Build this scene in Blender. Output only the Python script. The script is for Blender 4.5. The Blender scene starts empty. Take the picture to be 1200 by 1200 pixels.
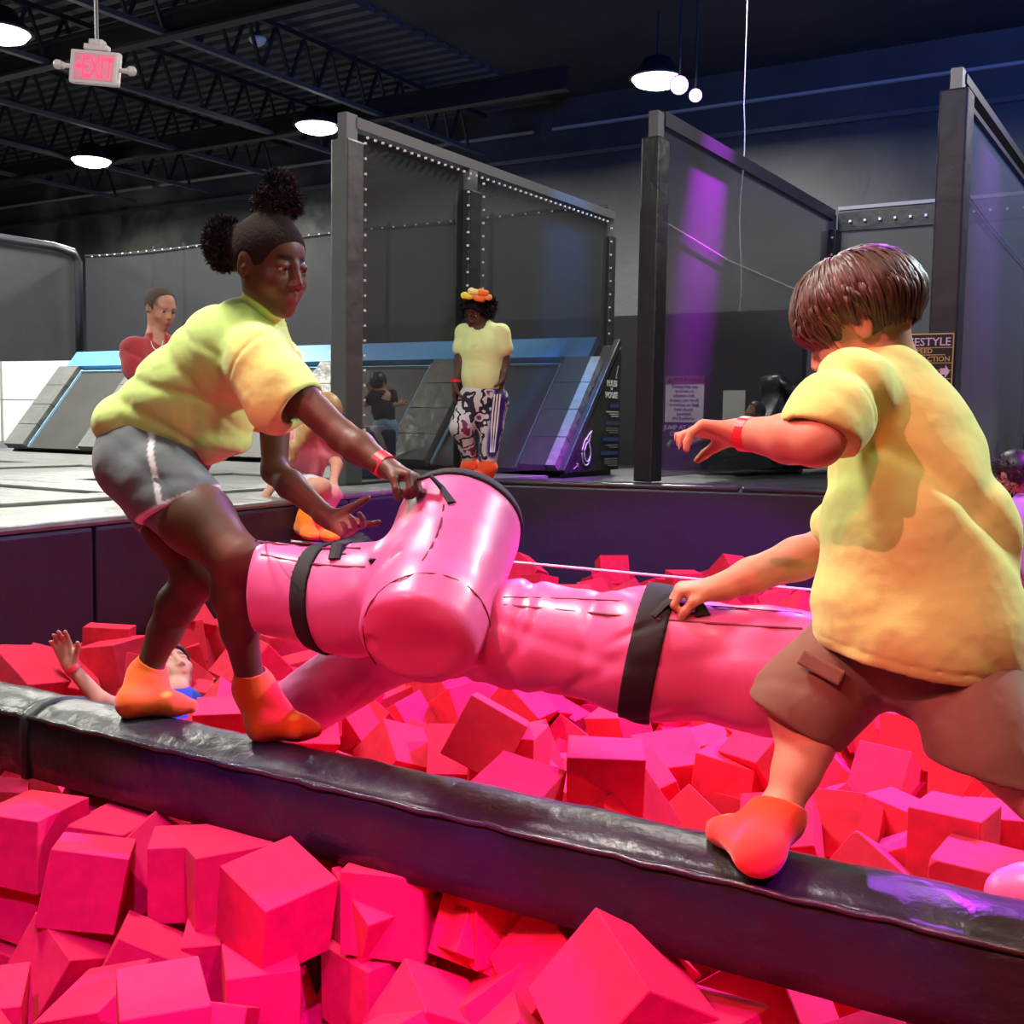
import bpy, bmesh, math, random
import numpy as np
from mathutils import Vector, Matrix, Quaternion

R_ = math.radians
SC = bpy.context.scene
COL = SC.collection
random.seed(11)

# ------------------------------------------------------------------ camera
CAMZ = 1.57
FPX = 1310.0
cam_data = bpy.data.cameras.new('camera')
cam_data.sensor_fit = 'HORIZONTAL'
cam_data.sensor_width = 36.0
cam_data.lens = FPX * 36.0 / 1200.0
cam_data.clip_start = 0.035
cam_data.clip_end = 100
cam = bpy.data.objects.new('camera', cam_data)
COL.objects.link(cam)
cam.location = (0, 0, CAMZ)
cam.rotation_euler = (R_(90 - 4.7), R_(-0.9), 0)
SC.camera = cam

# ------------------------------------------------------------------ world, exposure
SC.view_settings.view_transform = 'Standard'
SC.view_settings.look = 'None'
SC.view_settings.gamma = 1.0
SC.view_settings.use_curve_mapping = False
SC.view_settings.exposure = 0.0
world = bpy.data.worlds.new('world')
SC.world = world
world.use_nodes = True
world.node_tree.nodes['Background'].inputs[0].default_value = (0.50, 0.55, 0.75, 1)
world.node_tree.nodes['Background'].inputs[1].default_value = 0.035

# room frame: U runs along the beam and the back wall, V runs away from the viewer
TH = R_(32)
U = Vector((math.cos(TH), -math.sin(TH), 0))
V = Vector((math.sin(TH), math.cos(TH), 0))


def rp(a, b, z=0.0):
    p = U * a + V * b
    return Vector((p.x, p.y, z))


_E = cam.rotation_euler.to_matrix()


def P(x, y, d):
    """point of the place seen at image x, y, standing d metres down the hall"""
    v = _E @ Vector(((x - 600) / FPX, -(y - 600) / FPX, -1))
    return Vector((0, 0, CAMZ)) + v * (d / v.y)


def PZ(x, y, z):
    v = _E @ Vector(((x - 600) / FPX, -(y - 600) / FPX, -1))
    return Vector((0, 0, CAMZ)) + v * ((z - CAMZ) / v.z)


# ------------------------------------------------------------------ lights
def aim(o, target):
    o.rotation_euler = (Vector(target) - o.location).to_track_quat('-Z', 'Y').to_euler()


def area(name, loc, target, power, size, color, shape='DISK', spread=180):
    l = bpy.data.lights.new(name, 'AREA')
    l.shape = shape
    l.size = size
    l.energy = power
    l.color = color
    l.spread = R_(spread)
    o = bpy.data.objects.new(name, l)
    COL.objects.link(o)
    o.location = loc
    aim(o, target)
    return o


def spot(name, loc, target, power, deg, color, blend=.4, radius=.05):
    l = bpy.data.lights.new(name, 'SPOT')
    l.energy = power
    l.color = color
    l.spot_size = R_(deg)
    l.spot_blend = blend
    l.shadow_soft_size = radius
    o = bpy.data.objects.new(name, l)
    COL.objects.link(o)
    o.location = loc
    aim(o, target)
    return o


WHITE = (1.0, .97, .88)
# high-bay lamps: the four in view, and the same grid carried on unseen, plus added fills
BAYS = [P(107, 188, 15.8), P(372, 148, 13.9), P(770, 93, 11.8), P(0, 38, 10.6)]
for b_ in BAYS:
    area('bay_and_fill_light', (b_.x, b_.y, b_.z - .1), (b_.x, b_.y, 0), 300, .6, WHITE, spread=175)
for x_, y_, e_ in ((-1.9, 2.8, 260), (.9, .2, 42), (-2.8, -1.5, 35), (4.6, 3.6, 100), (-6.5, 8.0, 340), (-11.5, 10.5, 460), (6.8, 9.0, 160), (1.3, 8.3, 170)):  # dim front pair fills the foreground; last is added to brighten the warning sign
    area('bay_and_fill_light', (x_, y_, 5.1), (x_, y_, 0), e_, .9, WHITE, spread=175)
# coloured LED heads on the ceiling
PINK = (.58, .0, 1)
spot('pink_led', (2.8, 5.2, 5.0), (.3, 3.1, .6), 3600, 25, PINK, .12, .03)
spot('pink_led', (.3, -1.8, 4.8), (-.62, 1.50, .6), 1900, 17, PINK, .10, .02)
spot('pink_led', (1.7, -1.5, 4.8), (.05, 1.28, .6), 1700, 15, PINK, .10, .02)
spot('pink_led', (3.4, 2.4, 5.0), (1.1, 4.7, .6), 2000, 38, PINK, .12, .03)
spot('pink_led', (1.6, 6.0, 5.0), (1.25, 2.7, .6), 2600, 24, PINK, .12, .03)
spot('pink_led', (-2.7, -.4, 4.8), (.70, 2.0, 1.1), 800, 27, (1, .20, .26), .12, .03)
spot('red_led', (-.7, -1.6, 4.7), (.38, 1.55, .7), 420, 22, (1, .10, .05), .15, .03)
spot('magenta_led', (2.3, 6.2, 4.9), (-.5, 2.5, 1.6), 560, 44, (.50, .10, 1), .4, .04)
spot('blue_led', (4.6, 3.4, 4.8), (1.2, 1.8, 1.5), 1000, 44, (.70, .95, 1), .5, .05)
spot('violet_wash', rp(-2.45, 7.75, 5.4), rp(-2.99, 7.3, 3.35), 6500, 19, (.60, .0, 1), 1.0, .05)
spot('violet_wash', (2.3, 8.2, 5.3), (1.25, 6.58, 1.2), 1500, 13, (.60, .02, 1), .8, .05)
spot('violet_wash', rp(-.5, 7.9, 5.2), rp(-1.29, 7.7, 2.6), 900, 30, (.50, .10, 1), 1.0, .05)
spot('blue_wash', rp(-3.65, 7.2, 5.0), rp(-4.05, 7.2, 2.95), 1600, 22, (.02, .30, 1), 1.0, .05)
spot('ceiling_blue', (4.2, 4.5, 3.6), (4.5, 9.0, 6.5), 1400, 150, (.05, .20, 1), 1.0, .2)

# ------------------------------------------------------------------ materials
MATS = {}


def mat(name, col, rough=.6, metal=0.0, spec=.5, bump=0.0, bscale=60, vary=0.0, vscale=6, emit=None, estr=1.0,
        coat=0.0, attr=False, sheen=0.0, alpha=1.0, sss=0.0, stretch=None, wrinkle=0.0, wscale=8, trans=0.0):
    if name in MATS:
        return MATS[name]
    m = bpy.data.materials.new(name)
    m.use_nodes = True
    nt = m.node_tree
    b = nt.nodes['Principled BSDF']
    b.inputs['Roughness'].default_value = rough
    b.inputs['Metallic'].default_value = metal
    b.inputs['Specular IOR Level'].default_value = spec
    b.inputs['Coat Weight'].default_value = coat
    b.inputs['Coat Roughness'].default_value = .12
    b.inputs['Sheen Weight'].default_value = sheen
    b.inputs['Alpha'].default_value = alpha
    b.inputs['Transmission Weight'].default_value = trans
    if sss:
        b.inputs['Subsurface Weight'].default_value = sss
        b.inputs['Subsurface Radius'].default_value = (.012, .005, .003)
        b.inputs['Subsurface Scale'].default_value = .6
    tc = nt.nodes.new('ShaderNodeTexCoord')
    src = tc.outputs['Object']
    if stretch:
        mp = nt.nodes.new('ShaderNodeMapping')
        mp.inputs['Scale'].default_value = stretch
        nt.links.new(src, mp.inputs['Vector'])
        src = mp.outputs[0]
    base = None
    if attr:
        a = nt.nodes.new('ShaderNodeAttribute')
        a.attribute_name = 'Col'
        base = a.outputs['Color']
    if vary:
        n = nt.nodes.new('ShaderNodeTexNoise')
        n.inputs['Scale'].default_value = vscale
        n.inputs['Detail'].default_value = 5
        nt.links.new(src, n.inputs['Vector'])
        mr = nt.nodes.new('ShaderNodeMapRange')
        mr.inputs[1].default_value = .3
        mr.inputs[2].default_value = .7
        mr.inputs[3].default_value = 1 - vary
        mr.inputs[4].default_value = 1 + vary
        nt.links.new(n.outputs['Fac'], mr.inputs[0])
        vm = nt.nodes.new('ShaderNodeVectorMath')
        vm.operation = 'SCALE'
        if base:
            nt.links.new(base, vm.inputs[0])
        else:
            vm.inputs[0].default_value = col[:3]
        nt.links.new(mr.outputs[0], vm.inputs['Scale'])
        base = vm.outputs[0]
    if base:
        nt.links.new(base, b.inputs['Base Color'])
    else:
        b.inputs['Base Color'].default_value = (*col[:3], 1)
    nrm = None
    for amt, scl, det in ((wrinkle, wscale, 2), (bump, bscale, 4)):
        if amt:
            n = nt.nodes.new('ShaderNodeTexNoise')
            n.inputs['Scale'].default_value = scl
            n.inputs['Detail'].default_value = det
            nt.links.new(src, n.inputs['Vector'])
            bp = nt.nodes.new('ShaderNodeBump')
            bp.inputs['Strength'].default_value = min(1, amt)
            bp.inputs['Distance'].default_value = .3 / scl
            nt.links.new(n.outputs['Fac'], bp.inputs['Height'])
            if nrm:
                nt.links.new(nrm, bp.inputs['Normal'])
            nrm = bp.outputs[0]
    if nrm:
        nt.links.new(nrm, b.inputs['Normal'])
    if emit:
        b.inputs['Emission Color'].default_value = (*emit, 1)
        b.inputs['Emission Strength'].default_value = estr
    MATS[name] = m
    return m


def net_mat(name, col, see, rough=.45):
    m = bpy.data.materials.new(name)
    m.use_nodes = True
    nt = m.node_tree
    b = nt.nodes['Principled BSDF']
    b.inputs['Base Color'].default_value = (*col, 1)
    b.inputs['Roughness'].default_value = rough
    t = nt.nodes.new('ShaderNodeBsdfTransparent')
    mx = nt.nodes.new('ShaderNodeMixShader')
    mx.inputs[0].default_value = see
    nt.links.new(b.outputs[0], mx.inputs[1])
    nt.links.new(t.outputs[0], mx.inputs[2])
    nt.links.new(mx.outputs[0], nt.nodes['Material Output'].inputs[0])
    return m


# ------------------------------------------------------------------ object helpers
def tag(o, label=None, cat=None, group=None, kind=None):
    if label:
        o['label'] = label
    if cat:
        o['category'] = cat
    if group:
        o['group'] = group
    if kind:
        o['kind'] = kind
    return o


def thing(name, loc, label, cat, group=None, rz=0.0):
    o = bpy.data.objects.new(name, None)
    COL.objects.link(o)
    o.empty_display_size = .1
    o.location = loc
    o.rotation_euler = (0, 0, rz)
    return tag(o, label, cat, group)


def link(name, me, m, parent=None, smooth=False):
    if m is not None and not me.materials:
        me.materials.append(m)
    if smooth:
        me.polygons.foreach_set('use_smooth', [True] * len(me.polygons))
    o = bpy.data.objects.new(name, me)
    COL.objects.link(o)
    if parent is not None:
        o.parent = parent
        M = Matrix.Identity(4)
        p = parent
        while p is not None:            # geometry is written in world space; parents are placed empties
            M = (Matrix.Translation(p.location) @ p.rotation_euler.to_matrix().to_4x4()) @ M
            p = p.parent
        o.matrix_parent_inverse = M.inverted()
    return o


class MB:
    def __init__(s):
        s.bm = bmesh.new()

    def box(s, c, size, rot=None, bev=0.0):
        c = Vector(c)
        r = bmesh.ops.create_cube(s.bm, size=1)
        vs = r['verts']
        bmesh.ops.scale(s.bm, vec=size, verts=vs)
        if bev:
            es = list({e for v in vs for e in v.link_edges})
            rr = bmesh.ops.bevel(s.bm, geom=es, offset=bev, segments=2, affect='EDGES', profile=.6)
            vs = list({v for f in rr['faces'] for v in f.verts} | {v for v in vs if v.is_valid})
        M = Matrix.Translation(c) @ ((rot if isinstance(rot, Matrix) else Matrix.Rotation(rot or 0, 3, 'Z')).to_4x4())
        bmesh.ops.transform(s.bm, matrix=M, verts=vs)
        return s

    def beam(s, a, b, w, h, bev=0.0, up=(0, 0, 1)):
        a, b = Vector(a), Vector(b)
        x = (b - a).normalized()
        up = Vector(up)
        y = up.cross(x)
        if y.length < 1e-4:
            y = Vector((0, 1, 0)).cross(x)
        y.normalize()
        z = x.cross(y)
        rot = Matrix((x, y, z)).transposed()
        return s.box((a + b) / 2, ((b - a).length, w, h), rot, bev)

    def quad(s, pts):
        vs = [s.bm.verts.new(p) for p in pts]
        s.bm.faces.new(vs)
        return s

    def prism(s, pts, off):
        """polygon pts extruded by the vector off"""
        off = Vector(off)
        a = [s.bm.verts.new(p) for p in pts]
        b = [s.bm.verts.new(Vector(p) + off) for p in pts]
        s.bm.faces.new(a[::-1])
        s.bm.faces.new(b)
        n = len(pts)
        for i in range(n):
            s.bm.faces.new((a[i], a[(i + 1) % n], b[(i + 1) % n], b[i]))
        return s

    def tube(s, pts, r, n=8, closed=False, flat=1.0, up=None):
        pts = [Vector(p) for p in pts]
        rings = []
        N = len(pts)
        for i, p in enumerate(pts):
            if closed:
                t = pts[(i + 1) % N] - pts[i - 1]
            else:
                t = pts[min(i + 1, N - 1)] - pts[max(i - 1, 0)]
            t.normalize()
            u0 = Vector(up) if up is not None else Vector((0, 0, 1))
            if abs(u0.dot(t)) > .98:
                u0 = Vector((0, 1, 0))
            a = t.cross(u0).normalized()
            b = a.cross(t)
            rr = r[i] if isinstance(r, (list, tuple)) else r
            rings.append([s.bm.verts.new(p + a * rr * math.cos(k * 2 * math.pi / n) + b * rr * flat * math.sin(k * 2 * math.pi / n)) for k in range(n)])
        for i in range(N if closed else N - 1):
            A, B = rings[i], rings[(i + 1) % N]
            for k in range(n):
                s.bm.faces.new((A[k], A[(k + 1) % n], B[(k + 1) % n], B[k]))
        if not closed:
            s.bm.faces.new(rings[0][::-1])
            s.bm.faces.new(rings[-1])
        return s

    def lathe(s, c, prof, n=20, axis=(0, 0, 1)):
        """prof: (radius, height) pairs along axis from c"""
        c = Vector(c)
        q = Vector((0, 0, 1)).rotation_difference(Vector(axis))
        rings = []
        for r, h in prof:
            rings.append([s.bm.verts.new(c + q @ Vector((r * math.cos(k * 2 * math.pi / n), r * math.sin(k * 2 * math.pi / n), h))) for k in range(n)])
        for A, B in zip(rings, rings[1:]):
            for k in range(n):
                s.bm.faces.new((A[k], A[(k + 1) % n], B[(k + 1) % n], B[k]))
        s.bm.faces.new(rings[0][::-1])
        s.bm.faces.new(rings[-1])
        return s

    def mesh(s, name):
        bmesh.ops.recalc_face_normals(s.bm, faces=s.bm.faces)
        me = bpy.data.meshes.new(name)
        s.bm.to_mesh(me)
        s.bm.free()
        return me

    def build(s, name, m, parent=None, smooth=False):
        return link(name, s.mesh(name), m, parent, smooth)


def lettering(txt, origin, xdir, zdir, size, m, parent, align='LEFT', bold=.0, name='lettering', depth=.0015, sx=1.0):
    cu = bpy.data.curves.new(name, 'FONT')
    cu.body = txt
    cu.size = size
    cu.align_x = align
    cu.extrude = depth
    cu.offset = bold
    cu.resolution_u = 2
    cu.materials.append(m)
    tmp = bpy.data.objects.new('tmp', cu)
    me = bpy.data.meshes.new_from_object(tmp)
    bpy.data.objects.remove(tmp)
    bpy.data.curves.remove(cu)
    me.name = name
    me.transform(Matrix.Diagonal((sx, 1, 1, 1)))
    x = Vector(xdir).normalized()
    y = Vector(zdir).normalized()
    z = x.cross(y)
    me.transform(Matrix.Translation(origin) @ Matrix((x, y, z)).transposed().to_4x4())
    return link(name, me, m, parent)


# ------------------------------------------------------------------ sculpting on a distance grid
class Sculpt:
    def __init__(s, lo, hi, h):
        s.h = h
        s.lo = np.array(lo, float)
        s.n = np.ceil((np.array(hi, float) - s.lo) / h).astype(int) + 1
        s.D = np.full(s.n, 1.0, np.float32)

    def sub(s, lo, hi):
        i0 = np.clip(np.floor((np.array(lo) - s.lo) / s.h).astype(int), 0, s.n)
        i1 = np.clip(np.ceil((np.array(hi) - s.lo) / s.h).astype(int) + 1, 0, s.n)
        if (i1 <= i0).any():
            return None, None
        sl = tuple(slice(a, b) for a, b in zip(i0, i1))
        g = [(s.lo[k] + s.h * np.arange(i0[k], i1[k])).astype(np.float32) for k in range(3)]
        return sl, (g[0][:, None, None], g[1][None, :, None], g[2][None, None, :])

    def put(s, fn, lo, hi, k, op):
        sl, g = s.sub(lo, hi)
        if sl is None:
            return
        d = fn(*g)
        D = s.D[sl]
        k = max(k, 1e-5)
        if op == 'u':
            hh = np.maximum(k - np.abs(D - d), 0) / k
            s.D[sl] = np.minimum(D, d) - hh * hh * k * .25
        elif op == 's':
            d = -d
            hh = np.maximum(k - np.abs(D - d), 0) / k
            s.D[sl] = np.maximum(D, d) + hh * hh * k * .25

    def cone(s, a, b, ra, rb, k=.012, op='u', flat=None, cap=None):
        a = np.array(a, float)
        b = np.array(b, float)
        m = max(ra, rb) * (1.0 if not flat else max(1.0, flat[1])) + k + 2 * s.h
        lo = np.minimum(a, b) - m
        hi = np.maximum(a, b) + m
        ba = b - a
        L2 = float(ba @ ba) + 1e-12
        if flat:
            ax = np.array(flat[0], float)
            ax /= np.linalg.norm(ax)
            f = 1 / flat[1] - 1

        def fn(X, Y, Z):
            x, y, z = X - a[0], Y - a[1], Z - a[2]
            t = np.clip((x * ba[0] + y * ba[1] + z * ba[2]) / L2, 0, 1)
            x = x - t * ba[0]
            y = y - t * ba[1]
            z = z - t * ba[2]
            if flat:
                q = (x * ax[0] + y * ax[1] + z * ax[2]) * f
                x, y, z = x + q * ax[0], y + q * ax[1], z + q * ax[2]
            return np.sqrt(x * x + y * y + z * z) - (ra + (rb - ra) * t)
        s.put(fn, lo, hi, k, op)
        return s

    def chain(s, pts, k=.012, flat=None):
        for (a, ra), (b, rb) in zip(pts, pts[1:]):
            s.cone(a, b, ra, rb, k, flat=flat)
        return s

    def ell(s, c, r, axes=None, k=.012, op='u'):
        c = np.array(c, float)
        A = np.eye(3) if axes is None else np.array([list(v) for v in axes], float)
        r = np.array(r, float)
        m = r.max() + k + 2 * s.h
        lo, hi = c - m, c + m

        def fn(X, Y, Z):
            x, y, z = X - c[0], Y - c[1], Z - c[2]
            q = [(x * A[i, 0] + y * A[i, 1] + z * A[i, 2]) / r[i] for i in range(3)]
            k0 = np.sqrt(q[0] ** 2 + q[1] ** 2 + q[2] ** 2)
            k1 = np.sqrt((q[0] / r[0]) ** 2 + (q[1] / r[1]) ** 2 + (q[2] / r[2]) ** 2) + 1e-6
            return k0 * (k0 - 1) / k1
        s.put(fn, lo, hi, k, op)
        return s

    def cut(s, p, n, k=.004, lo=None, hi=None):
        """remove the side the normal points to (optionally only within a box)"""
        p = np.array(p, float)
        n = np.array(n, float)
        n /= np.linalg.norm(n)
        lo = s.lo if lo is None else np.array(lo, float)
        hi = s.lo + s.h * s.n if hi is None else np.array(hi, float)
        s.put(lambda X, Y, Z: -((X - p[0]) * n[0] + (Y - p[1]) * n[1] + (Z - p[2]) * n[2]), lo, hi, k, 's')
        return s

    def fold(s, fn, band=.03):
        m = np.abs(s.D) < band
        idx = np.argwhere(m)
        p = s.lo + idx * s.h
        s.D[m] += fn(p).astype(np.float32)
        return s

    def mesh(s, name, col=None, paints=()):
        D = s.D
        D[0] = D[-1] = 1
        D[:, 0] = D[:, -1] = 1
        D[:, :, 0] = D[:, :, -1] = 1
        S = (D < 0)
        n = np.array(D.shape)
        cs = np.zeros(n - 1, np.uint8)
        for i in (0, 1):
            for j in (0, 1):
                for k in (0, 1):
                    cs += S[i:n[0] - 1 + i, j:n[1] - 1 + j, k:n[2] - 1 + k]
        cells = np.argwhere((cs > 0) & (cs < 8))
        del cs
        acc = np.zeros((len(cells), 3))
        cnt = np.zeros(len(cells))
        cor = [(i, j, k) for i in (0, 1) for j in (0, 1) for k in (0, 1)]
        val = {c: D[cells[:, 0] + c[0], cells[:, 1] + c[1], cells[:, 2] + c[2]] for c in cor}
        for a in cor:
            for ax in range(3):
                if a[ax]:
                    continue
                b = list(a)
                b[ax] = 1
                b = tuple(b)
                va, vb = val[a], val[b]
                m = (va < 0) != (vb < 0)
                t = va[m] / (va[m] - vb[m])
                pt = np.repeat(np.array(a, float)[None], m.sum(), 0)
                pt[:, ax] += t
                acc[m] += pt
                cnt[m] += 1
        co = s.lo + (cells + acc / cnt[:, None]) * s.h
        im = np.full(n - 1, -1, np.int32)
        im[cells[:, 0], cells[:, 1], cells[:, 2]] = np.arange(len(cells))
        quads = []
        for ax in range(3):
            sl0 = [slice(1, -1)] * 3
            sl1 = [slice(1, -1)] * 3
            sl0[ax] = slice(0, -1)
            sl1[ax] = slice(1, None)
            A, B = S[tuple(sl0)], S[tuple(sl1)]
            e = np.argwhere(A != B)
            if not len(e):
                continue
            inside = A[e[:, 0], e[:, 1], e[:, 2]]
            off = np.ones(3, int)
            off[ax] = 0
            e = e + off
            u, v = [(1, 2), (2, 0), (0, 1)][ax]
            q = []
            for du, dv in ((-1, -1), (0, -1), (0, 0), (-1, 0)):
                c = e.copy()
                c[:, u] += du
                c[:, v] += dv
                q.append(im[c[:, 0], c[:, 1], c[:, 2]])
            q = np.stack(q, 1)
            q[~inside] = q[~inside][:, ::-1]
            quads.append(q)
        q = np.concatenate(quads)
        me = bpy.data.meshes.new(name)
        me.vertices.add(len(co))
        me.vertices.foreach_set('co', co.astype(np.float32).ravel())
        me.loops.add(q.size)
        me.loops.foreach_set('vertex_index', q.astype(np.int32).ravel())
        me.polygons.add(len(q))
        me.polygons.foreach_set('loop_start', np.arange(0, q.size, 4, dtype=np.int32))
        me.polygons.foreach_set('use_smooth', np.ones(len(q), bool))
        me.update(calc_edges=True)
        if col is not None:
            c = np.ones((len(co), 4), np.float32)
            c[:, :3] = col
            for fn, pc in paints:
                w = fn(co)[:, None]
                c[:, :3] = c[:, :3] * (1 - w) + np.array(pc) * w
            at = me.attributes.new('Col', 'FLOAT_COLOR', 'POINT')
            at.data.foreach_set('color', c.ravel())
        return me


def blob(c, r, soft=.3):
    """soft spherical paint mask; r may be a triple"""
    c = np.array(c, float)
    r = np.array(r if hasattr(r, '__len__') else (r,) * 3, float)

    def fn(p):
        d = np.sqrt((((p - c) / r) ** 2).sum(1))
        return np.clip((1 - d) / soft, 0, 1)
    return fn


def capsule_mask(a, b, r, soft=.3):
    a = np.array(a, float)
    b = np.array(b, float)

    def fn(p):
        ba = b - a
        t = np.clip(((p - a) @ ba) / (ba @ ba), 0, 1)
        d = np.linalg.norm(p - a - t[:, None] * ba, axis=1) / r
        return np.clip((1 - d) / soft, 0, 1)
    return fn


def waves(dirs, amp, seed=0, warp=.5):
    """creases: crests running across each (direction, frequency) pair, bent by a slow warp"""
    rs = np.random.RandomState(seed)
    ph = rs.rand(len(dirs), 3) * 6.28

    def fn(p):
        o = np.zeros(len(p))
        for i, (d, f) in enumerate(dirs):
            d = np.array(d, float)
            d /= np.linalg.norm(d)
            w = np.sin(p[:, 0] * f * .41 + ph[i, 0]) + np.sin(p[:, 1] * f * .37 + ph[i, 1]) + np.sin(p[:, 2] * f * .33 + ph[i, 2])
            x = p @ d * f + warp * w * 2
            env = .5 + .5 * np.sin(p @ np.array([d[2], d[0], -d[1]]) * f * .27 + ph[i, 1] * 2 + w)
            o += np.exp(-(np.sin(x) / .30) ** 2) * env - .35 * np.sin(x * .5 + ph[i, 2]) * env
        return 1.5 * amp * o
    return fn

# ================================================================== the hall
M_WALL = mat('black_wall_paint', (.05, .053, .055), .6, bump=.25, bscale=9, vary=.3, vscale=1.3)
M_BLACK = mat('black_vinyl', (.022, .022, .028), .38, bump=.3, bscale=90, wrinkle=.2, wscale=7)
M_NAVY = mat('navy_vinyl', (.022, .020, .045), .45, bump=.35, bscale=110, wrinkle=.15, wscale=5)
M_GREYPAD = mat('grey_vinyl', (.155, .16, .152), .42, bump=.15, bscale=60, wrinkle=.5, wscale=9, vary=.12, vscale=4)
M_BED = mat('trampoline_mesh', (.05, .05, .048), .55, bump=.2, bscale=200, vary=.15, vscale=3)
M_BLUE = mat('sky_blue_vinyl', (.12, .38, .78), .4, bump=.1, bscale=50)
M_LBLUE = mat('light_blue_webbing', (.30, .58, .80), .6)
M_STEEL = mat('grey_steel', (.16, .16, .17), .4, .6)
M_DARKSTEEL = mat('dark_steel', (.035, .035, .04), .45, .4)
M_WHITEP = mat('white_plastic', (.75, .75, .74), .45)
M_LAMP = mat('lamp_glow', (1, 1, 1), .5, emit=(1, .98, .88), estr=9)
M_DOT = mat('white_tie', (.8, .8, .78), .5)
M_CEIL = mat('black_ceiling_paint', (.028, .030, .034), .6, vary=.2, vscale=2)
M_PRINT_W = mat('white_print', (.62, .62, .62), .6)
M_NET1 = net_mat('black_net', (.024, .027, .034), .5, .62)
M_NET2 = net_mat('grey_net', (.085, .085, .09), .45, .62)

# --- shell
DECK = 1.2
HT = 5.75
c_ = [rp(-26, 13), rp(16, 13), rp(16, -12), rp(-26, -12)]
struct = lambda o: tag(o, kind='structure')
struct(MB().quad([Vector((p.x, p.y, 0)) for p in c_]).build('floor', mat('dark_floor', (.03, .03, .035), .7)))
struct(MB().prism([Vector((p.x, p.y, HT)) for p in c_], (0, 0, .2)).build('ceiling', M_CEIL))


def wall(name, a, b, z0, z1, th=.15, m=None, out=(0, 0, 0)):
    a, b = Vector(a), Vector(b)
    n = (b - a).cross(Vector((0, 0, 1))).normalized() * th
    pts = [a, b, b + n, a + n]
    return struct(MB().prism([Vector((p.x, p.y, z0)) for p in pts], (0, 0, z1 - z0)).build(name, m or M_WALL))


w_back = wall('wall_back', rp(16, 13), rp(-26, 13), 0, HT)
wall('wall_left', rp(-26, 13), rp(-26, -12), 0, HT)
wall('wall_right', rp(16, -12), rp(16, 13), 0, HT)
wall('wall_front', rp(-26, -12), rp(16, -12), 0, HT)
# paler worn patches with dark scars on the back wall, part of its paint


def on_back(px, py):
    lo, hi = 5.0, 60.0
    for _ in range(40):
        d = (lo + hi) / 2
        if P(px, py, d).dot(V) > 13:
            hi = d
        else:
            lo = d
    return P(px, py, d)


wb = M_WALL.copy()
wb.name = 'worn_back_wall'
nt = wb.node_tree
bs = nt.nodes['Principled BSDF']
old = bs.inputs['Base Color'].links[0].from_socket
tc = nt.nodes.new('ShaderNodeTexCoord')
nz = nt.nodes.new('ShaderNodeTexNoise')
nz.inputs['Scale'].default_value = 1.7
nz.inputs['Detail'].default_value = 6
nt.links.new(tc.outputs['Object'], nz.inputs['Vector'])
for (px_, py_, r_) in ((165, 265, 1.5), (355, 262, 1.0), (60, 250, .9)):
    q_ = on_back(px_, py_)
    dn = nt.nodes.new('ShaderNodeVectorMath')
    dn.operation = 'DISTANCE'
    dn.inputs[1].default_value = q_
    nt.links.new(tc.outputs['Object'], dn.inputs[0])
    mr = nt.nodes.new('ShaderNodeMapRange')
    mr.inputs[1].default_value = r_
    mr.inputs[2].default_value = r_ * .35
    nt.links.new(dn.outputs['Value'], mr.inputs[0])
    mm_ = nt.nodes.new('ShaderNodeMath')
    mm_.operation = 'MULTIPLY'
    nt.links.new(mr.outputs[0], mm_.inputs[0])
    r2 = nt.nodes.new('ShaderNodeMapRange')
    r2.inputs[1].default_value = .38
    r2.inputs[2].default_value = .58
    nt.links.new(nz.outputs['Fac'], r2.inputs[0])
    nt.links.new(r2.outputs[0], mm_.inputs[1])
    mx = nt.nodes.new('ShaderNodeMix')
    mx.data_type = 'RGBA'
    nt.links.new(mm_.outputs[0], mx.inputs['Factor'])
    nt.links.new(old, mx.inputs['A'])
    mx.inputs['B'].default_value = (.17, .175, .15, 1)
    old = mx.outputs['Result']
nt.links.new(old, bs.inputs['Base Color'])
w_back.data.materials[0] = wb
# pale broken strip along the head of the back wall
for i_, (a0, a1) in enumerate(((-25, -15.2), (-15, -12.6), (-12.3, -10.2), (-9.9, -7.8), (-7.5, -1))):
    struct(MB().beam(rp(a0, 12.9, 5.35), rp(a1, 12.9, 5.35), .05, .03).build('trim_%d' % (3 + i_), mat('pale_strip', (.35, .36, .36), .5)))
struct(MB().beam(rp(-25, 12.93, 5.0), rp(15, 12.93, 5.0), .06, .05).build('trim_8', M_STEEL))

# --- roof deck ribs and open-web joists
deckrib = MB()
for k in range(70):
    b = -2 + k * .215
    deckrib.box(rp(-15, b, HT - .03), (15, .10, .06), -TH)
tag(deckrib.build('ceiling_ribs', mat('roof_deck', (.075, .078, .08), .5)), kind='structure')


def joist(a, b0, b1, ztop, zbot):
    root = thing('roof_joist', rp(a, b0, zbot), None, 'joist', 'open-web steel joists under the roof deck')
    root['label'] = 'open-web steel joist under the roof deck, %s from the left' % ('first second third fourth fifth'.split()[int(round((a + 15.5) / 1.75))])
    MB().beam(rp(a, b0, ztop), rp(a, b1, ztop), .07, .05).build('top_chord', M_DARKSTEEL, root)
    MB().beam(rp(a, b0, zbot), rp(a, b1, zbot), .07, .05).build('bottom_chord', M_STEEL, root)
    w = MB()
    n = int((b1 - b0) / .42)
    for i in range(n):
        b = b0 + i * .42
        w.beam(rp(a, b, zbot), rp(a, b + .21, ztop), .03, .03)
        w.beam(rp(a, b + .21, ztop), rp(a, b + .42, zbot), .03, .03)
    w.build('web_rods', M_DARKSTEEL, root)


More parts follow.
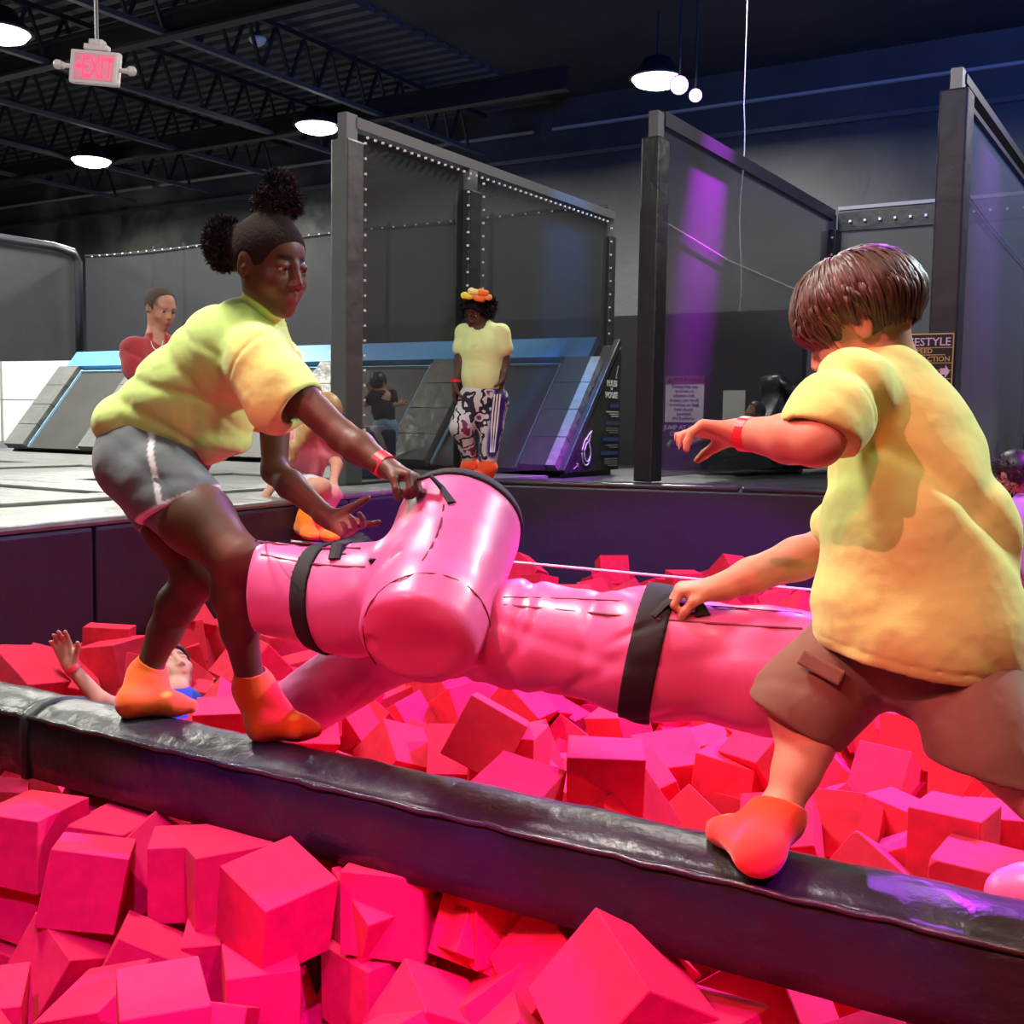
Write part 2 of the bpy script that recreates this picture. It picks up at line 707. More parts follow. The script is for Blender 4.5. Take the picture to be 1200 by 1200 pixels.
for i_ in range(5):
    joist(-15.5 + 1.75 * i_, 1.5, 12.8, 5.62, 5.12)
for i_, b in enumerate((4.0, 7.4, 10.6)):
    r_ = thing('roof_girder', rp(-10, b, 5.0), ['black roof girder nearest over the pit', 'middle black roof girder crossing the joists', 'black roof girder close to the back wall'][i_], 'girder')
    MB().beam(rp(-20, b, 5.08), rp(-6, b, 5.08), .12, .03).beam(rp(-20, b, 5.3), rp(-6, b, 5.3), .12, .03).beam(rp(-20, b, 5.19), rp(-6, b, 5.19), .02, .22).build('flanged_beam', M_DARKSTEEL, r_)

# --- high-bay lamps
bay_names = ['white oval high-bay lamp low over the left rear courts', 'white high-bay lamp beside the top of the tall padded post',
             'large white high-bay lamp next to the two purple lights', 'white high-bay lamp cut by the left edge, beyond the exit sign']
for b_, nm in zip(BAYS, bay_names):
    r = thing('high_bay_lamp', b_, nm, 'lamp', 'white high-bay lamps')
    MB().lathe((b_.x, b_.y, b_.z), [(.10, .22), (.14, .20), (.20, .10), (.30, .02), (.30, 0), (.27, 0)], 24).build('housing', M_DARKSTEEL, r, True)
    MB().lathe((b_.x, b_.y, b_.z - .05), [(.03, -.05), (.13, -.03), (.22, .0), (.265, .055)], 24).build('lens', M_LAMP, r, True)
    MB().tube([(b_.x, b_.y, b_.z + .2), (b_.x, b_.y, HT)], .012, 6).build('hanger', M_DARKSTEEL, r)
for i_, (q_, nm, s_) in enumerate(((P(796, 100, 10.6), 'larger purple stage light touching the glare of the white lamp', .075), (P(815, 112, 10.9), 'smaller purple stage light right of the white lamp', .055))):
    r = thing('stage_light', q_, nm, 'light')
    ax = (Vector((0.2, 2.6, 1.2)) - q_).normalized()
    MB().lathe(q_ - ax * .16, [(s_ * .6, 0), (s_ * 1.1, .03), (s_ * 1.25, .15)], 16, ax).build('housing', M_DARKSTEEL, r, True)
    MB().lathe(q_ - ax * .012, [(s_ * 1.15, 0), (s_ * .9, .012), (s_ * .3, .02)], 16, ax).build('lens', mat('purple_glow', (.8, .3, 1), .5, emit=(.75, .22, 1), estr=8), r, True)
    MB().tube([q_ - ax * .1, q_ - ax * .1 + Vector((0, 0, .3)), Vector((q_.x - ax.x * .1, q_.y - ax.y * .1, HT))], .012, 6).build('bracket', M_DARKSTEEL, r)

# --- exit sign
q = P(112, 80, 6.5)
ex = thing('exit_sign', q, 'white exit sign with red letters hanging from the ceiling on a thin rod', 'sign')
xs = Vector((.985, -.10, -.10)).normalized()
ys = Vector((xs.y, -xs.x, 0)).normalized() * -1
zs = xs.cross(ys)
if zs.z < 0:
    zs = -zs
rotx = Matrix((xs, ys, zs)).transposed()
M_EXW = mat('exit_casing', (.62, .58, .60), .4, emit=(1, .75, .8), estr=.02)
MB().box(q, (.29, .045, .185), rotx, .012).build('casing', M_EXW, ex)
MB().box(q + zs * .11, (.14, .055, .035), rotx, .01).box(q + zs * .135, (.085, .06, .04), rotx, .012).build('canopy', M_EXW, ex)
MB().tube([q + zs * .14, Vector((q.x, q.y, HT))], .008, 6).tube([q + zs * .14 - xs * .012, Vector((q.x, q.y, HT)) - xs * .012], .004, 5).build('rod', M_STEEL, ex)
for s_ in (-1, 1):
    c0 = q + xs * s_ * .145 + zs * .0
    MB().tube([c0, c0 + xs * s_ * .035, c0 + xs * s_ * .05], [.012, .014, .022], 10).lathe(c0 + xs * s_ * .05 - ys * .005, [(.01, 0), (.026, .01), (.026, .035), (.018, .045)], 12, (xs * s_ - ys * .2).normalized()).build('lamp_head', M_EXW, ex, True)
M_RED = mat('exit_red', (.9, .1, .2), .5, emit=(1, .06, .16), estr=.9)
MB().box(q - ys * .024, (.235, .003, .145), rotx).build('face_panel', mat('exit_pink', (.7, .3, .4), .5, emit=(1, .25, .38), estr=.12), ex)
fr = -ys
lettering('EXIT', q - ys * .027 - xs * .072 - zs * .058, xs, zs, .165, M_RED, ex, bold=.004, sx=.56)
MB().prism([q - ys * .027 + xs * a + zs * b for a, b in ((-.112, .0), (-.085, .028), (-.085, .010), (-.068, .010), (-.068, -.010), (-.085, -.010), (-.085, -.028))], -ys * .003).build('arrow', M_RED, ex)

# --- smoke detector, hanging cable
q = P(302, 47, 11.9)
sd = thing('smoke_detector', (q.x, q.y, HT - .3), 'small white dome smoke detector on the dark ceiling', 'detector')
MB().lathe((q.x, q.y, q.z - .03), [(.03, -.03), (.07, 0), (.09, .03), (.09, .05)], 18).build('dome', M_WHITEP, sd, True)
MB().tube([(q.x, q.y, q.z + .01), (q.x, q.y, HT)], .02, 8).build('mount', M_DARKSTEEL, sd)
p0, p1 = P(872, 125, 8.2), P(866, 365, 8.2)
hc = MB().tube([Vector((p0.x, p0.y, HT)), p0] + [p0.lerp(p1, t) + Vector((.012 * math.sin(9 * t), 0, 0)) for t in np.linspace(.1, 1, 9)], .004, 5).build('hanging_cable', M_DOT)
tag(hc, 'thin pale cable hanging down in front of the purple-lit net', 'cable')

# --- deck around the pit
PA = Vector((-.10, 6.95, 0))
PB = PA + Vector((-1.543, -3.367, 0)).normalized() * 6.6
PC = PA + Vector((1.808, -.50, 0)).normalized() * 6.0
ldir = (PB - PA).normalized()
fdir = (PC - PA).normalized()
lout = Vector((ldir.y, -ldir.x, 0))     # away from the pit, to the left
fout = Vector((-fdir.y, fdir.x, 0))     # away from the pit, to the rear
if lout.x > 0:
    lout = -lout
if fout.y < 0:
    fout = -fout


def pad_run(name, a, b, out, z0, z1, w, n, m, root, gap=.006):
    for i in range(n):
        s, e = a.lerp(b, i / n), a.lerp(b, (i + 1) / n)
        d = (e - s).normalized() * gap
        c = (s + e) / 2 + out * w / 2
        MB().beam(Vector((s.x, s.y, (z0 + z1) / 2)) + d + out * w / 2, Vector((e.x, e.y, (z0 + z1) / 2)) - d + out * w / 2, w, z1 - z0, .015).build(name, m, root)


lw = thing('pit_wall', PA, 'dark navy padded pit wall along the left side behind the beam', 'pit wall')
pad_run('wall_pad', PA + lout * .0, PB, lout, .0, DECK - .03, .10, 4, M_NAVY, lw)
pad_run('edge_pad', PA + lout * .004, PB, lout, DECK - .03, DECK, .34, 5, M_GREYPAD, lw)
fw = thing('pit_wall', PA, 'dark navy padded pit wall at the far side, under the purple-edged ledge', 'pit wall')
pad_run('wall_pad', PA, PC, fout, .0, DECK - .03, .10, 2, M_NAVY, fw)
pad_run('edge_pad', PA + fout * .004, PC, fout, DECK - .03, DECK, .22, 4, mat('dark_ledge_vinyl', (.03, .028, .04), .22, bump=.1, bscale=60), fw)

# deck body (black), following the pit outline
dk = [PA + lout * .11 + fout * .11, PB + lout * .11, rp(-26, PB.dot(V)), rp(-26, 12.99), rp(15.9, 12.99), rp(15.9, PC.dot(V)), PC + fout * .11]
struct(MB().prism([Vector((p.x, p.y, 0)) for p in dk], (0, 0, DECK - .04)).build('trim_9', M_BLACK))


# court: grey pads with recessed beds
def inside_left(p):
    return (p - PA).dot(lout) > .40


court = thing('trampoline_court', rp(-9, 4, DECK), 'flat trampoline court of grey pads and recessed beds left of the pit', 'trampoline court')
pu, pv = 1.55, 1.75
for i in range(9):
    for j in range(5):
        a0 = -16.6 + i * pu
        b0 = -1.45 + j * pv
        if a0 + pu > -4.1 and j >= 0:
            pass
        cc = rp(a0 + pu / 2, b0 + pv / 2)
        if b0 + pv > 7.0:
            continue
        corners = [rp(a0, b0), rp(a0 + pu, b0), rp(a0, b0 + pv), rp(a0 + pu, b0 + pv)]
        if not all(inside_left(c) for c in corners) or a0 + pu > -4.0 or cc.y < 1.0:
            continue
        if abs(cc.x) > cc.y * .75 + 1:
            continue
        bw = .27
        MB().box(rp(a0 + pu / 2, b0 + pv / 2, DECK - .035), (pu - 2 * bw, pv - 2 * bw, .01), -TH).build('trampoline_bed', M_BED, court)
        for (a, b, w, l) in ((a0 + bw / 2, b0 + pv / 2, bw, pv), (a0 + pu - bw / 2, b0 + pv / 2, bw, pv)):
            MB().box(rp(a, b, DECK - .022), (w - .008, l - .01, .036), -TH, .01).build('grey_pad', M_GREYPAD, court)
        for (a, b, w, l) in ((a0 + pu / 2, b0 + bw / 2, pu - 2 * bw, bw), (a0 + pu / 2, b0 + pv - bw / 2, pu - 2 * bw, bw)):
            MB().box(rp(a, b, DECK - .022), (w - .008, l - .008, .036), -TH, .01).build('grey_pad', M_GREYPAD, court)
# grey matting between the courts and the pit edge
mm = MB().prism([PA + lout * .36 + Vector((0, 0, DECK - .039)), PB + lout * .36 + Vector((0, 0, DECK - .039)), rp(-26, PB.dot(V), DECK - .039), rp(-26, 6.9, DECK - .039), rp(-4.0, 6.9, DECK - .039)], (0, 0, .018))
tag(mm.build('deck_matting', M_GREYPAD), 'grey vinyl matting on the deck around the courts', 'matting')

# --- sloped wall trampolines
SB0, SB1, SZ1 = 7.0, 7.80, 2.17


def sp(a, t, lift=0.0):
    """point on the slope: t 0 at the deck, 1 at the top edge"""
    n = (Vector((0, 0, 1)) * (SB1 - SB0) - V * (SZ1 - DECK)).normalized()
    return rp(a, SB0 + (SB1 - SB0) * t, DECK + (SZ1 - DECK) * t) + n * lift


BEDA = [-10.12, -8.87, -7.62, -6.37, -5.12]
SIDE = ['far left by the bright white panel', 'behind the man in the red shirt', 'left of the tall padded post', 'where the small boy plays', 'beside the rules panel']
slope_n = (Vector((0, 0, 1)) * (SB1 - SB0) - V * (SZ1 - DECK)).normalized()
for k, a in enumerate(BEDA):
    r = thing('wall_trampoline', rp(a, SB0, DECK), 'sloped black wall trampoline with pale blue edging, ' + SIDE[k], 'trampoline', 'sloped wall trampolines')
    w = .84
    MB().prism([sp(a, .0, .03), sp(a + w, .0, .03), sp(a + w, .82, .03), sp(a, .82, .03)], -slope_n * .02).build('trampoline_bed', M_BED, r)
    for (a0, t0, a1, t1) in ((a + .035, .0, a + .035, .82), (a + w - .035, .0, a + w - .035, .82), (a + .035, .805, a + w - .035, .805)):
        MB().beam(sp(a0, t0, .035), sp(a1, t1, .035), .035 if a0 == a1 else .008, .008 if a0 == a1 else .035, 0, slope_n if a0 != a1 else U).build('blue_edging', M_LBLUE, r)
    MB().prism([sp(a - .205, .84, .02), sp(a + w + .205, .84, .02), sp(a + w + .205, 1.0, .02), sp(a - .205, 1.0, .02)], slope_n * .06).build('blue_top_pad', M_BLUE, r)
for k in range(6):
    if k == 0:
        a0, a1 = -10.12 - .33, -10.12
    elif k == 5:
        a0, a1 = -4.28, -3.96
    else:
        a0, a1 = BEDA[k - 1] + .84, BEDA[k]
    r = thing('slope_pad', rp(a0, SB0, DECK), 'grey padded strip between sloped trampolines, ' + ['at their far left end', 'right of the first bed', 'behind the man in red', 'hidden partly by the tall post', 'right of the small boy', 'next to the rules panel'][k], 'pad', 'grey strips between the sloped trampolines')
    for j in range(4):
        t0, t1 = .21 * j, .21 * (j + 1) - .006
        MB().prism([sp(a0 + .008, t0, .01), sp(a1 - .008, t0, .01), sp(a1 - .008, t1, .01), sp(a0 + .008, t1, .01)], slope_n * .075).build('pad_section', M_GREYPAD, r)
# solid body below the slopes
struct(MB().prism([rp(-10.45, SB0 + .02, DECK - .05), rp(-10.45, SB1, DECK - .05), rp(-10.45, SB1, SZ1 - .01), ], U * 6.49).build('trim_10', M_BLACK))

# rules panel: black side of the slopes
rl = thing('rules_panel', rp(-3.95, 7.4, DECK), 'black triangular rules panel with white bird outline at the end of the slopes', 'sign')
pts = [rp(-3.95, SB0 + .03, DECK), rp(-3.95, SB1 + .06, DECK), rp(-3.95, SB1 + .06, SZ1 - .02)]
MB().prism(pts, U * .03).build('board', M_BLACK, rl)
MB().beam(rp(-3.93, SB0 - .02, DECK + .0), rp(-3.93, SB1 + .02, SZ1 + .02), .05, .05, .008).build('edge_roll', M_BLACK, rl)


def onpanel(b, z):
    return rp(-3.915, b, z)


M_PB = mat('panel_blue_print', (.03, .05, .16), .6)
M_PG = mat('panel_grey_print', (.22, .22, .23), .6)
lettering('RULES', onpanel(7.70, 1.84), V, (0, 0, 1), .065, M_PRINT_W, rl, 'CENTER', .0015)
lettering('OF', onpanel(7.70, 1.81), V, (0, 0, 1), .03, M_PRINT_W, rl, 'CENTER')
lettering('HOUSE', onpanel(7.70, 1.75), V, (0, 0, 1), .065, M_PRINT_W, rl, 'CENTER', .0015)
for i_, z in enumerate((1.69, 1.56, 1.435, 1.33)):
    b0 = 7.84 - (.16, .22, .27, .30)[i_]
    MB().beam(onpanel(b0, z), onpanel(7.83, z), .002, .028).build('blue_heading', M_PB, rl)
for z, b0, m_ in ((1.645, 7.62, 0), (1.628, 7.67, 0), (1.611, 7.70, 0), (1.52, 7.62, 1), (1.503, 7.62, 1), (1.487, 7.66, 1), (1.39, 7.62, 1), (1.373, 7.68, 1),
                  (1.285, 7.60, 1), (1.268, 7.60, 1), (1.251, 7.60, 1), (1.234, 7.66, 1)):
    MB().beam(onpanel(b0, z), onpanel(7.82, z), .002, .007).build('small_print', M_PRINT_W if m_ == 0 else M_PG, rl)
bird = MB()
for dx, s_ in ((0, 1), (.018, .72)):
    pts = [onpanel(7.31 + dx + .070 * s_ * math.cos(t) * (1 - .45 * max(0, math.sin(t))), 1.345 + .100 * s_ * math.sin(t)) for t in np.linspace(0, 6.28, 24)[:-1]]
    bird.tube(pts, .0055, 5, closed=True)
bird.tube([onpanel(7.30, 1.43), onpanel(7.34, 1.47), onpanel(7.39, 1.50), onpanel(7.36, 1.45), onpanel(7.35, 1.42)], .005, 5)
bird.build('bird_outline', M_PRINT_W, rl)
for p_ in ([onpanel(7.12, 1.22), onpanel(7.19, 1.26)], [onpanel(7.19, 1.26), onpanel(7.15, 1.26)], [onpanel(7.19, 1.26), onpanel(7.18, 1.235)],
           [onpanel(7.80, 2.0), onpanel(7.765, 1.90)], [onpanel(7.765, 1.90), onpanel(7.785, 1.91)], [onpanel(7.765, 1.90), onpanel(7.765, 1.925)]):
    MB().tube(p_, .004, 5).build('arrow_line', M_PG, rl)


# --- nets on padded frames
def post(root, a, b, z0, z1, zpad, w=.13, m=None, ww=.09):
    MB().box(rp(a, b, (z0 + zpad) / 2 - .0), (w, w * 1.25, zpad - z0), -TH, .012).build('post_pad', m or M_BLACK, root)
    MB().box(rp(a, b, (zpad + z1) / 2), (ww * .7, ww, z1 - zpad), -TH).build('steel_post', M_STEEL, root)


def ties(root, p0, p1, n, r=.006):
    t = MB()
    for i in range(n):
        c = p0.lerp(p1, (i + .5) / n)
        t.box(c, (r * 2, r * 2, r * 2), -TH)
    tag(t.build('net_ties', M_DOT, root), kind='stuff')


n1 = thing('safety_net', rp(-4.05, 4.75, DECK), 'tall black safety net running back from the padded post beside the jumping girl', 'net')
post(n1, -4.05, 4.76, DECK, 3.20, 3.06, .115, mat('post_vinyl', (.075, .08, .08), .4, bump=.2, bscale=60, wrinkle=.2, wscale=5))
post(n1, -4.05, 5.93, DECK, 3.17, 3.0, .11)
post(n1, -4.05, 7.86, DECK, 3.17, 3.0, .08, ww=.06)
MB().beam(rp(-4.05, 4.8, 3.16), rp(-4.05, 7.9, 3.16), .07, .06).build('top_rail', mat('rail_steel', (.12, .12, .13), .4, .5), n1)
MB().prism([rp(-4.05, 4.84, DECK + .02), rp(-4.05, 5.86, DECK + .02), rp(-4.05, 5.86, 3.11), rp(-4.05, 4.84, 3.11)], U * .004).build('net_panel', M_NET1, n1)
MB().prism([rp(-4.05, 6.0, DECK + .02), rp(-4.05, 7.82, DECK + .02), rp(-4.05, 7.82, 3.11), rp(-4.05, 6.0, 3.11)], U * .004).build('net_panel', M_NET1, n1)
ties(n1, rp(-4.02, 4.86, 3.10), rp(-4.02, 7.8, 3.10), 44)
ties(n1, rp(-4.0, 4.85, 1.3), rp(-4.0, 4.85, 3.1), 22)
ties(n1, rp(-4.0, 5.85, 1.3), rp(-4.0, 5.85, 3.1), 22)
ties(n1, rp(-4.0, 6.02, 1.3), rp(-4.0, 6.02, 3.1), 22)
ties(n1, rp(-4.0, 7.80, 1.3), rp(-4.0, 7.80, 3.1), 18)

n2 = thing('safety_net', rp(-2.99, 6.38, DECK), 'purple-lit safety net on a padded post behind the far pit wall', 'net')
post(n2, -2.99, 6.40, DECK, 3.46, 3.30, .125)
MB().beam(rp(-2.99, 6.45, 3.43), rp(-2.99, 10.1, 3.43), .08, .09).build('top_rail', M_DARKSTEEL, n2)
post(n2, -2.99, 10.12, DECK, 3.44, 3.3, .14)
MB().prism([rp(-2.99, 6.5, DECK + .02), rp(-2.99, 10.05, DECK + .02), rp(-2.99, 10.05, 3.38), rp(-2.99, 6.5, 3.38)], U * .004).build('net_panel', M_NET2, n2)
MB().tube([rp(-2.97, 6.5, 2.82), rp(-2.97, 7.6, 2.72), rp(-2.97, 9.0, 2.68), rp(-2.97, 10.0, 2.66)], .004, 5).build('sewn_seam', M_DOT, n2)
ties(n2, rp(-2.95, 10.02, 1.5), rp(-2.95, 10.02, 3.3), 12, .008)

n3 = thing('safety_net', rp(-1.29, 6.6, DECK), 'grey safety net on the blue-lit padded post beyond the boy, at the right', 'net')
post(n3, -1.29, 6.62, DECK, 3.52, 3.40, .15, M_NAVY)
MB().beam(rp(-1.29, 6.66, 3.48), rp(-1.29, 10.1, 3.48), .08, .05).beam(rp(-1.29, 6.66, 3.38), rp(-1.29, 10.1, 3.38), .06, .03).build('top_rail', M_DARKSTEEL, n3)
MB().prism([rp(-1.29, 6.7, DECK + .02), rp(-1.29, 10.05, DECK + .02), rp(-1.29, 10.05, 3.36), rp(-1.29, 6.7, 3.36)], U * .004).build('net_panel', M_NET2, n3)
MB().tube([rp(-1.27, 6.7, 2.92), rp(-1.27, 7.6, 2.86), rp(-1.27, 9.0, 2.80), rp(-1.27, 10.0, 2.78)], .004, 5).build('sewn_seam', mat('grey_thread', (.25, .25, .26), .6), n3)
post(n3, -1.29, 10.12, DECK, 3.5, 3.3, .12)

n4 = thing('safety_net', rp(-2.1, 10.2, DECK), 'dark rear net with white ties between the two right-hand nets', 'net')
MB().beam(rp(-2.95, 10.2, 3.50), rp(-1.3, 10.2, 3.50), .06, .03).build('top_rail', mat('pale_rail', (.30, .30, .31), .5), n4)
MB().box(rp(-2.12, 10.2, 3.38), (1.66, .05, .16), -TH).build('top_pad', M_BLACK, n4)
MB().prism([rp(-2.93, 10.2, DECK + .02), rp(-1.32, 10.2, DECK + .02), rp(-1.32, 10.2, 3.3), rp(-2.93, 10.2, 3.3)], V * .004).build('net_panel', M_NET2, n4)
ties(n4, rp(-2.9, 10.16, 3.38), rp(-1.35, 10.16, 3.38), 12, .010)

n5 = thing('safety_net', rp(-7, 7.95, SZ1), 'low black net along the top of the sloped trampolines', 'net')
MB().prism([rp(-10.4, 7.92, SZ1 - .05), rp(-4.1, 7.92, SZ1 - .05), rp(-4.1, 7.92, 3.26), rp(-10.4, 7.92, 3.26)], V * .004).build('net_panel', M_NET1, n5)
MB().tube([rp(-10.4 + i * .315, 7.92, 3.26 - .03 * abs(math.sin(i * .52))) for i in range(21)], .014, 6).build('top_cable', M_DARKSTEEL, n5)
for a in (-9.35, -8.9, -7.6, -6.3, -5.2):
    MB().tube([rp(a, 7.95, SZ1 - .1), rp(a, 7.95, 3.3)], .022, 6).build('post', M_DARKSTEEL, n5)
ties(n5, rp(-10.3, 7.88, SZ1 + .03), rp(-4.15, 7.88, SZ1 + .03), 46, .008)
ties(n5, rp(-10.3, 7.88, 3.24), rp(-4.15, 7.88, 3.24), 50, .006)
n6 = thing('safety_net', rp(-10.45, 7.8, DECK), 'grey net on a black frame at the far left, above the bright white panel', 'net')
MB().tube([rp(-10.5, 7.9, SZ1 - .2), rp(-10.5, 7.9, 3.2), rp(-10.5, 7.84, 3.29), rp(-10.5, 7.6, 3.32), rp(-10.5, 3.5, 3.32)], .05, 8).build('frame', M_BLACK, n6, True)
MB().prism([rp(-10.5, 3.5, DECK), rp(-10.5, 7.85, DECK), rp(-10.5, 7.85, 3.28), rp(-10.5, 3.5, 3.28)], U * .004).build('net_panel', net_mat('thin_net', (.08, .085, .09), .75), n6)

# --- glowing white panel standing in for the blown-out bright area at the far left
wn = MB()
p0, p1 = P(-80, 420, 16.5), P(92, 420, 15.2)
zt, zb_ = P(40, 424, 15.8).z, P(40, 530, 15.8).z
M_GLOW = mat('white_glow', (1, 1, 1), .5, emit=(1, 1, .98), estr=1.4)
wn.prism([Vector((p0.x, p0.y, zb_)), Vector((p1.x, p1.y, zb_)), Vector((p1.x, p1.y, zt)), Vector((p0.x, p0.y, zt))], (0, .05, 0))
w1 = struct(wn.build('glow_panel_1', M_GLOW))
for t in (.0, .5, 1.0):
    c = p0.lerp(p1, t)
    struct(MB().box((c.x, c.y - .03, (zt + zb_) / 2), (.03, .04, zt - zb_)).build('panel_bar', mat('pale_frame', (.7, .7, .68), .5), w1))
struct(MB().beam(Vector((p0.x, p0.y - .03, (zt + zb_) / 2 + .1)), Vector((p1.x, p1.y - .03, (zt + zb_) / 2 + .1)), .03, .02).build('panel_bar', mat('pale_frame', (1, 1, 1)), w1))

# --- low wall with the warning sign, behind the purple net
lwz = 2.57
struct(MB().prism([rp(-8, 9.62, DECK - .05), rp(-3.05, 9.62, DECK - .05), rp(-3.05, 9.74, DECK - .05), rp(-8, 9.74, DECK - .05)], (0, 0, lwz - DECK + .05)).build('wall_low', mat('low_wall_black', (.02, .02, .022), .5)))


def wall_pt(px, py, b=9.60):
    lo, hi = 3.0, 30.0
    for _ in range(40):
        d = (lo + hi) / 2
        if P(px, py, d).dot(V) > b:
            hi = d
        else:
            lo = d
    return P(px, py, d)


def flat_board(name, root, px0, py0, px1, py1, m, b=9.60, th=.01):
    q0, q1 = wall_pt(px0, py1, b), wall_pt(px1, py0, b)
    a0, a1 = q0.dot(U), q1.dot(U)
    z0, z1 = q0.z, q1.z
    MB().prism([rp(a0, b, z0), rp(a1, b, z0), rp(a1, b, z1), rp(a0, b, z1)], -V * th).build(name, m, root)
    return a0, a1, z0, z1


wsn = thing('warning_sign', wall_pt(803, 495), 'white warning sign with a brown heading on the black low wall', 'sign')
a0, a1, z0, z1 = flat_board('board', wsn, 779.5, 440.5, 826, 494.5, mat('sign_white', (.85, .85, .80), .5))
hz = z1 - (z1 - z0) * .17
MB().prism([rp(a0, 9.588, hz), rp(a1, 9.588, hz), rp(a1, 9.588, z1), rp(a0, 9.588, z1)], -V * .003).build('heading_band', mat('sign_brown', (.33, .10, .06), .5), wsn)
W_ = a1 - a0
M_INK = mat('black_ink', (.01, .01, .01), .6)
lettering('WARNING', rp(a0 + W_ * .60, 9.583, hz + (z1 - hz) * .2), U, (0, 0, 1), (z1 - hz) * .92, M_INK, wsn, 'CENTER', .001)
MB().prism([rp(a0 + W_ * x, 9.584, hz + (z1 - hz) * y) for x, y in ((.05, .18), (.19, .18), (.12, .85))], -V * .002).build('triangle_mark', M_INK, wsn)
for i_, t_ in enumerate(('Trampoline use', 'involves an', 'inherent risk.', 'Impact can result', 'in serious or fatal', 'head injury,', 'paralysis', 'and fractures.')):
    lettering(t_, rp(a0 + W_ * .5, 9.586, hz - (hz - z0) * (.105 + .118 * i_)), U, (0, 0, 1), (hz - z0) * .118, M_INK, wsn, 'CENTER')
lettering('JUMP AT YOUR', rp(a0 + W_ * .5, 9.60, z0 - W_ * .18), U, (0, 0, 1), W_ * .155, M_PRINT_W, wsn, 'CENTER', .0015)
lettering('OWN RISK', rp(a0 + W_ * .5, 9.60, z0 - W_ * .33), U, (0, 0, 1), W_ * .155, M_PRINT_W, wsn, 'CENTER', .0015)
s2 = thing('notice', wall_pt(862, 480), 'small white notice half hidden behind the black recliner', 'sign')
flat_board('board', s2, 847, 457.5, 874, 492, mat('sign_white', (.6, .6, .56)))

# direction board by the right post
fs = thing('direction_sign', rp(-1.37, 6.5, DECK), 'black gold-bordered direction board reading FREESTYLE, behind the boy', 'sign')
FB = 6.50
a0, a1, z0, z1 = flat_board('board', fs, 1052, 391, 1118.5, 520, M_INK, FB, .012)
M_GOLD = mat('gold_line', (.55, .42, .18), .5)
f1 = FB - .013
MB().prism([rp(a0, f1, z0), rp(a1, f1, z0), rp(a1, f1, z1), rp(a0, f1, z1)], -V * .001).build('face', mat('board_black', (.012, .012, .014), .4), fs)
for s, e in ((rp(a0, f1, z1), rp(a1, f1, z1)), (rp(a1, f1, z1), rp(a1, f1, z0)), (rp(a0, f1, z1), rp(a0, f1, z0))):
    MB().beam(s - V * .004, e - V * .004, .004, .008).build('gold_border', M_GOLD, fs)


def fz(py):
    return wall_pt(1100, py, FB).z


M_LILAC = mat('lilac_print', (.62, .55, .85), .6)
for py in (407.5, 416, 425.5, 434, 444, 461):
    MB().beam(rp(a0 + .01, f1 - .004, fz(py)), rp(a1 - (.0 if py not in (416,) else .04), f1 - .004, fz(py)), .004, .004).build('gold_rule', M_GOLD, fs)
hh = fz(395) - fz(405)
lettering('FREESTYLE', rp(a1 - .012, f1 - .004, fz(405)), U, (0, 0, 1), hh * 1.33, M_LILAC, fs, 'RIGHT', .0006)
lettering('SPEED', rp(a0 + .02 + .045, f1 - .004, fz(414)), U, (0, 0, 1), hh * .82, M_GOLD, fs, 'LEFT', .0004)
lettering('ACTION', rp(a0 + .075 + .04, f1 - .004, fz(423.5)), U, (0, 0, 1), hh * .82, M_GOLD, fs, 'LEFT', .0004)
lettering('UNDER', rp(a0 + .10, f1 - .004, fz(440)), U, (0, 0, 1), hh * .7, M_LILAC, fs, 'LEFT', .0004)
zc = fz(435.5)
MB().prism([rp(a1 - .012, f1 - .004, zc), rp(a1 - .036, f1 - .004, zc + .036), rp(a1 - .036, f1 - .004, zc + .017), rp(a1 - .062, f1 - .004, zc + .017), rp(a1 - .062, f1 - .004, zc - .017), rp(a1 - .036, f1 - .004, zc - .017), rp(a1 - .036, f1 - .004, zc - .036)], -V * .002).build('arrow', M_LILAC, fs)

# pale lit poster at the right edge
q_ = P(1210, 530, 8.0)
lp = thing('lit_poster', (q_.x, q_.y, DECK), 'narrow bright poster cut by the right edge behind the boy', 'poster')
MB().box((q_.x + .12, q_.y, q_.z), (.36, .04, .62)).build('frame', M_BLACK, lp)
MB().box((q_.x + .12, q_.y - .025, q_.z), (.32, .01, .58)).build('sheet', mat('poster_glow', (.9, .9, .75), .5, emit=(1, 1, .8), estr=1.0), lp)

# --- black recliners below the warning sign
M_LEATHER = mat('black_leather', (.018, .018, .02), .3, wrinkle=.4, wscale=12)


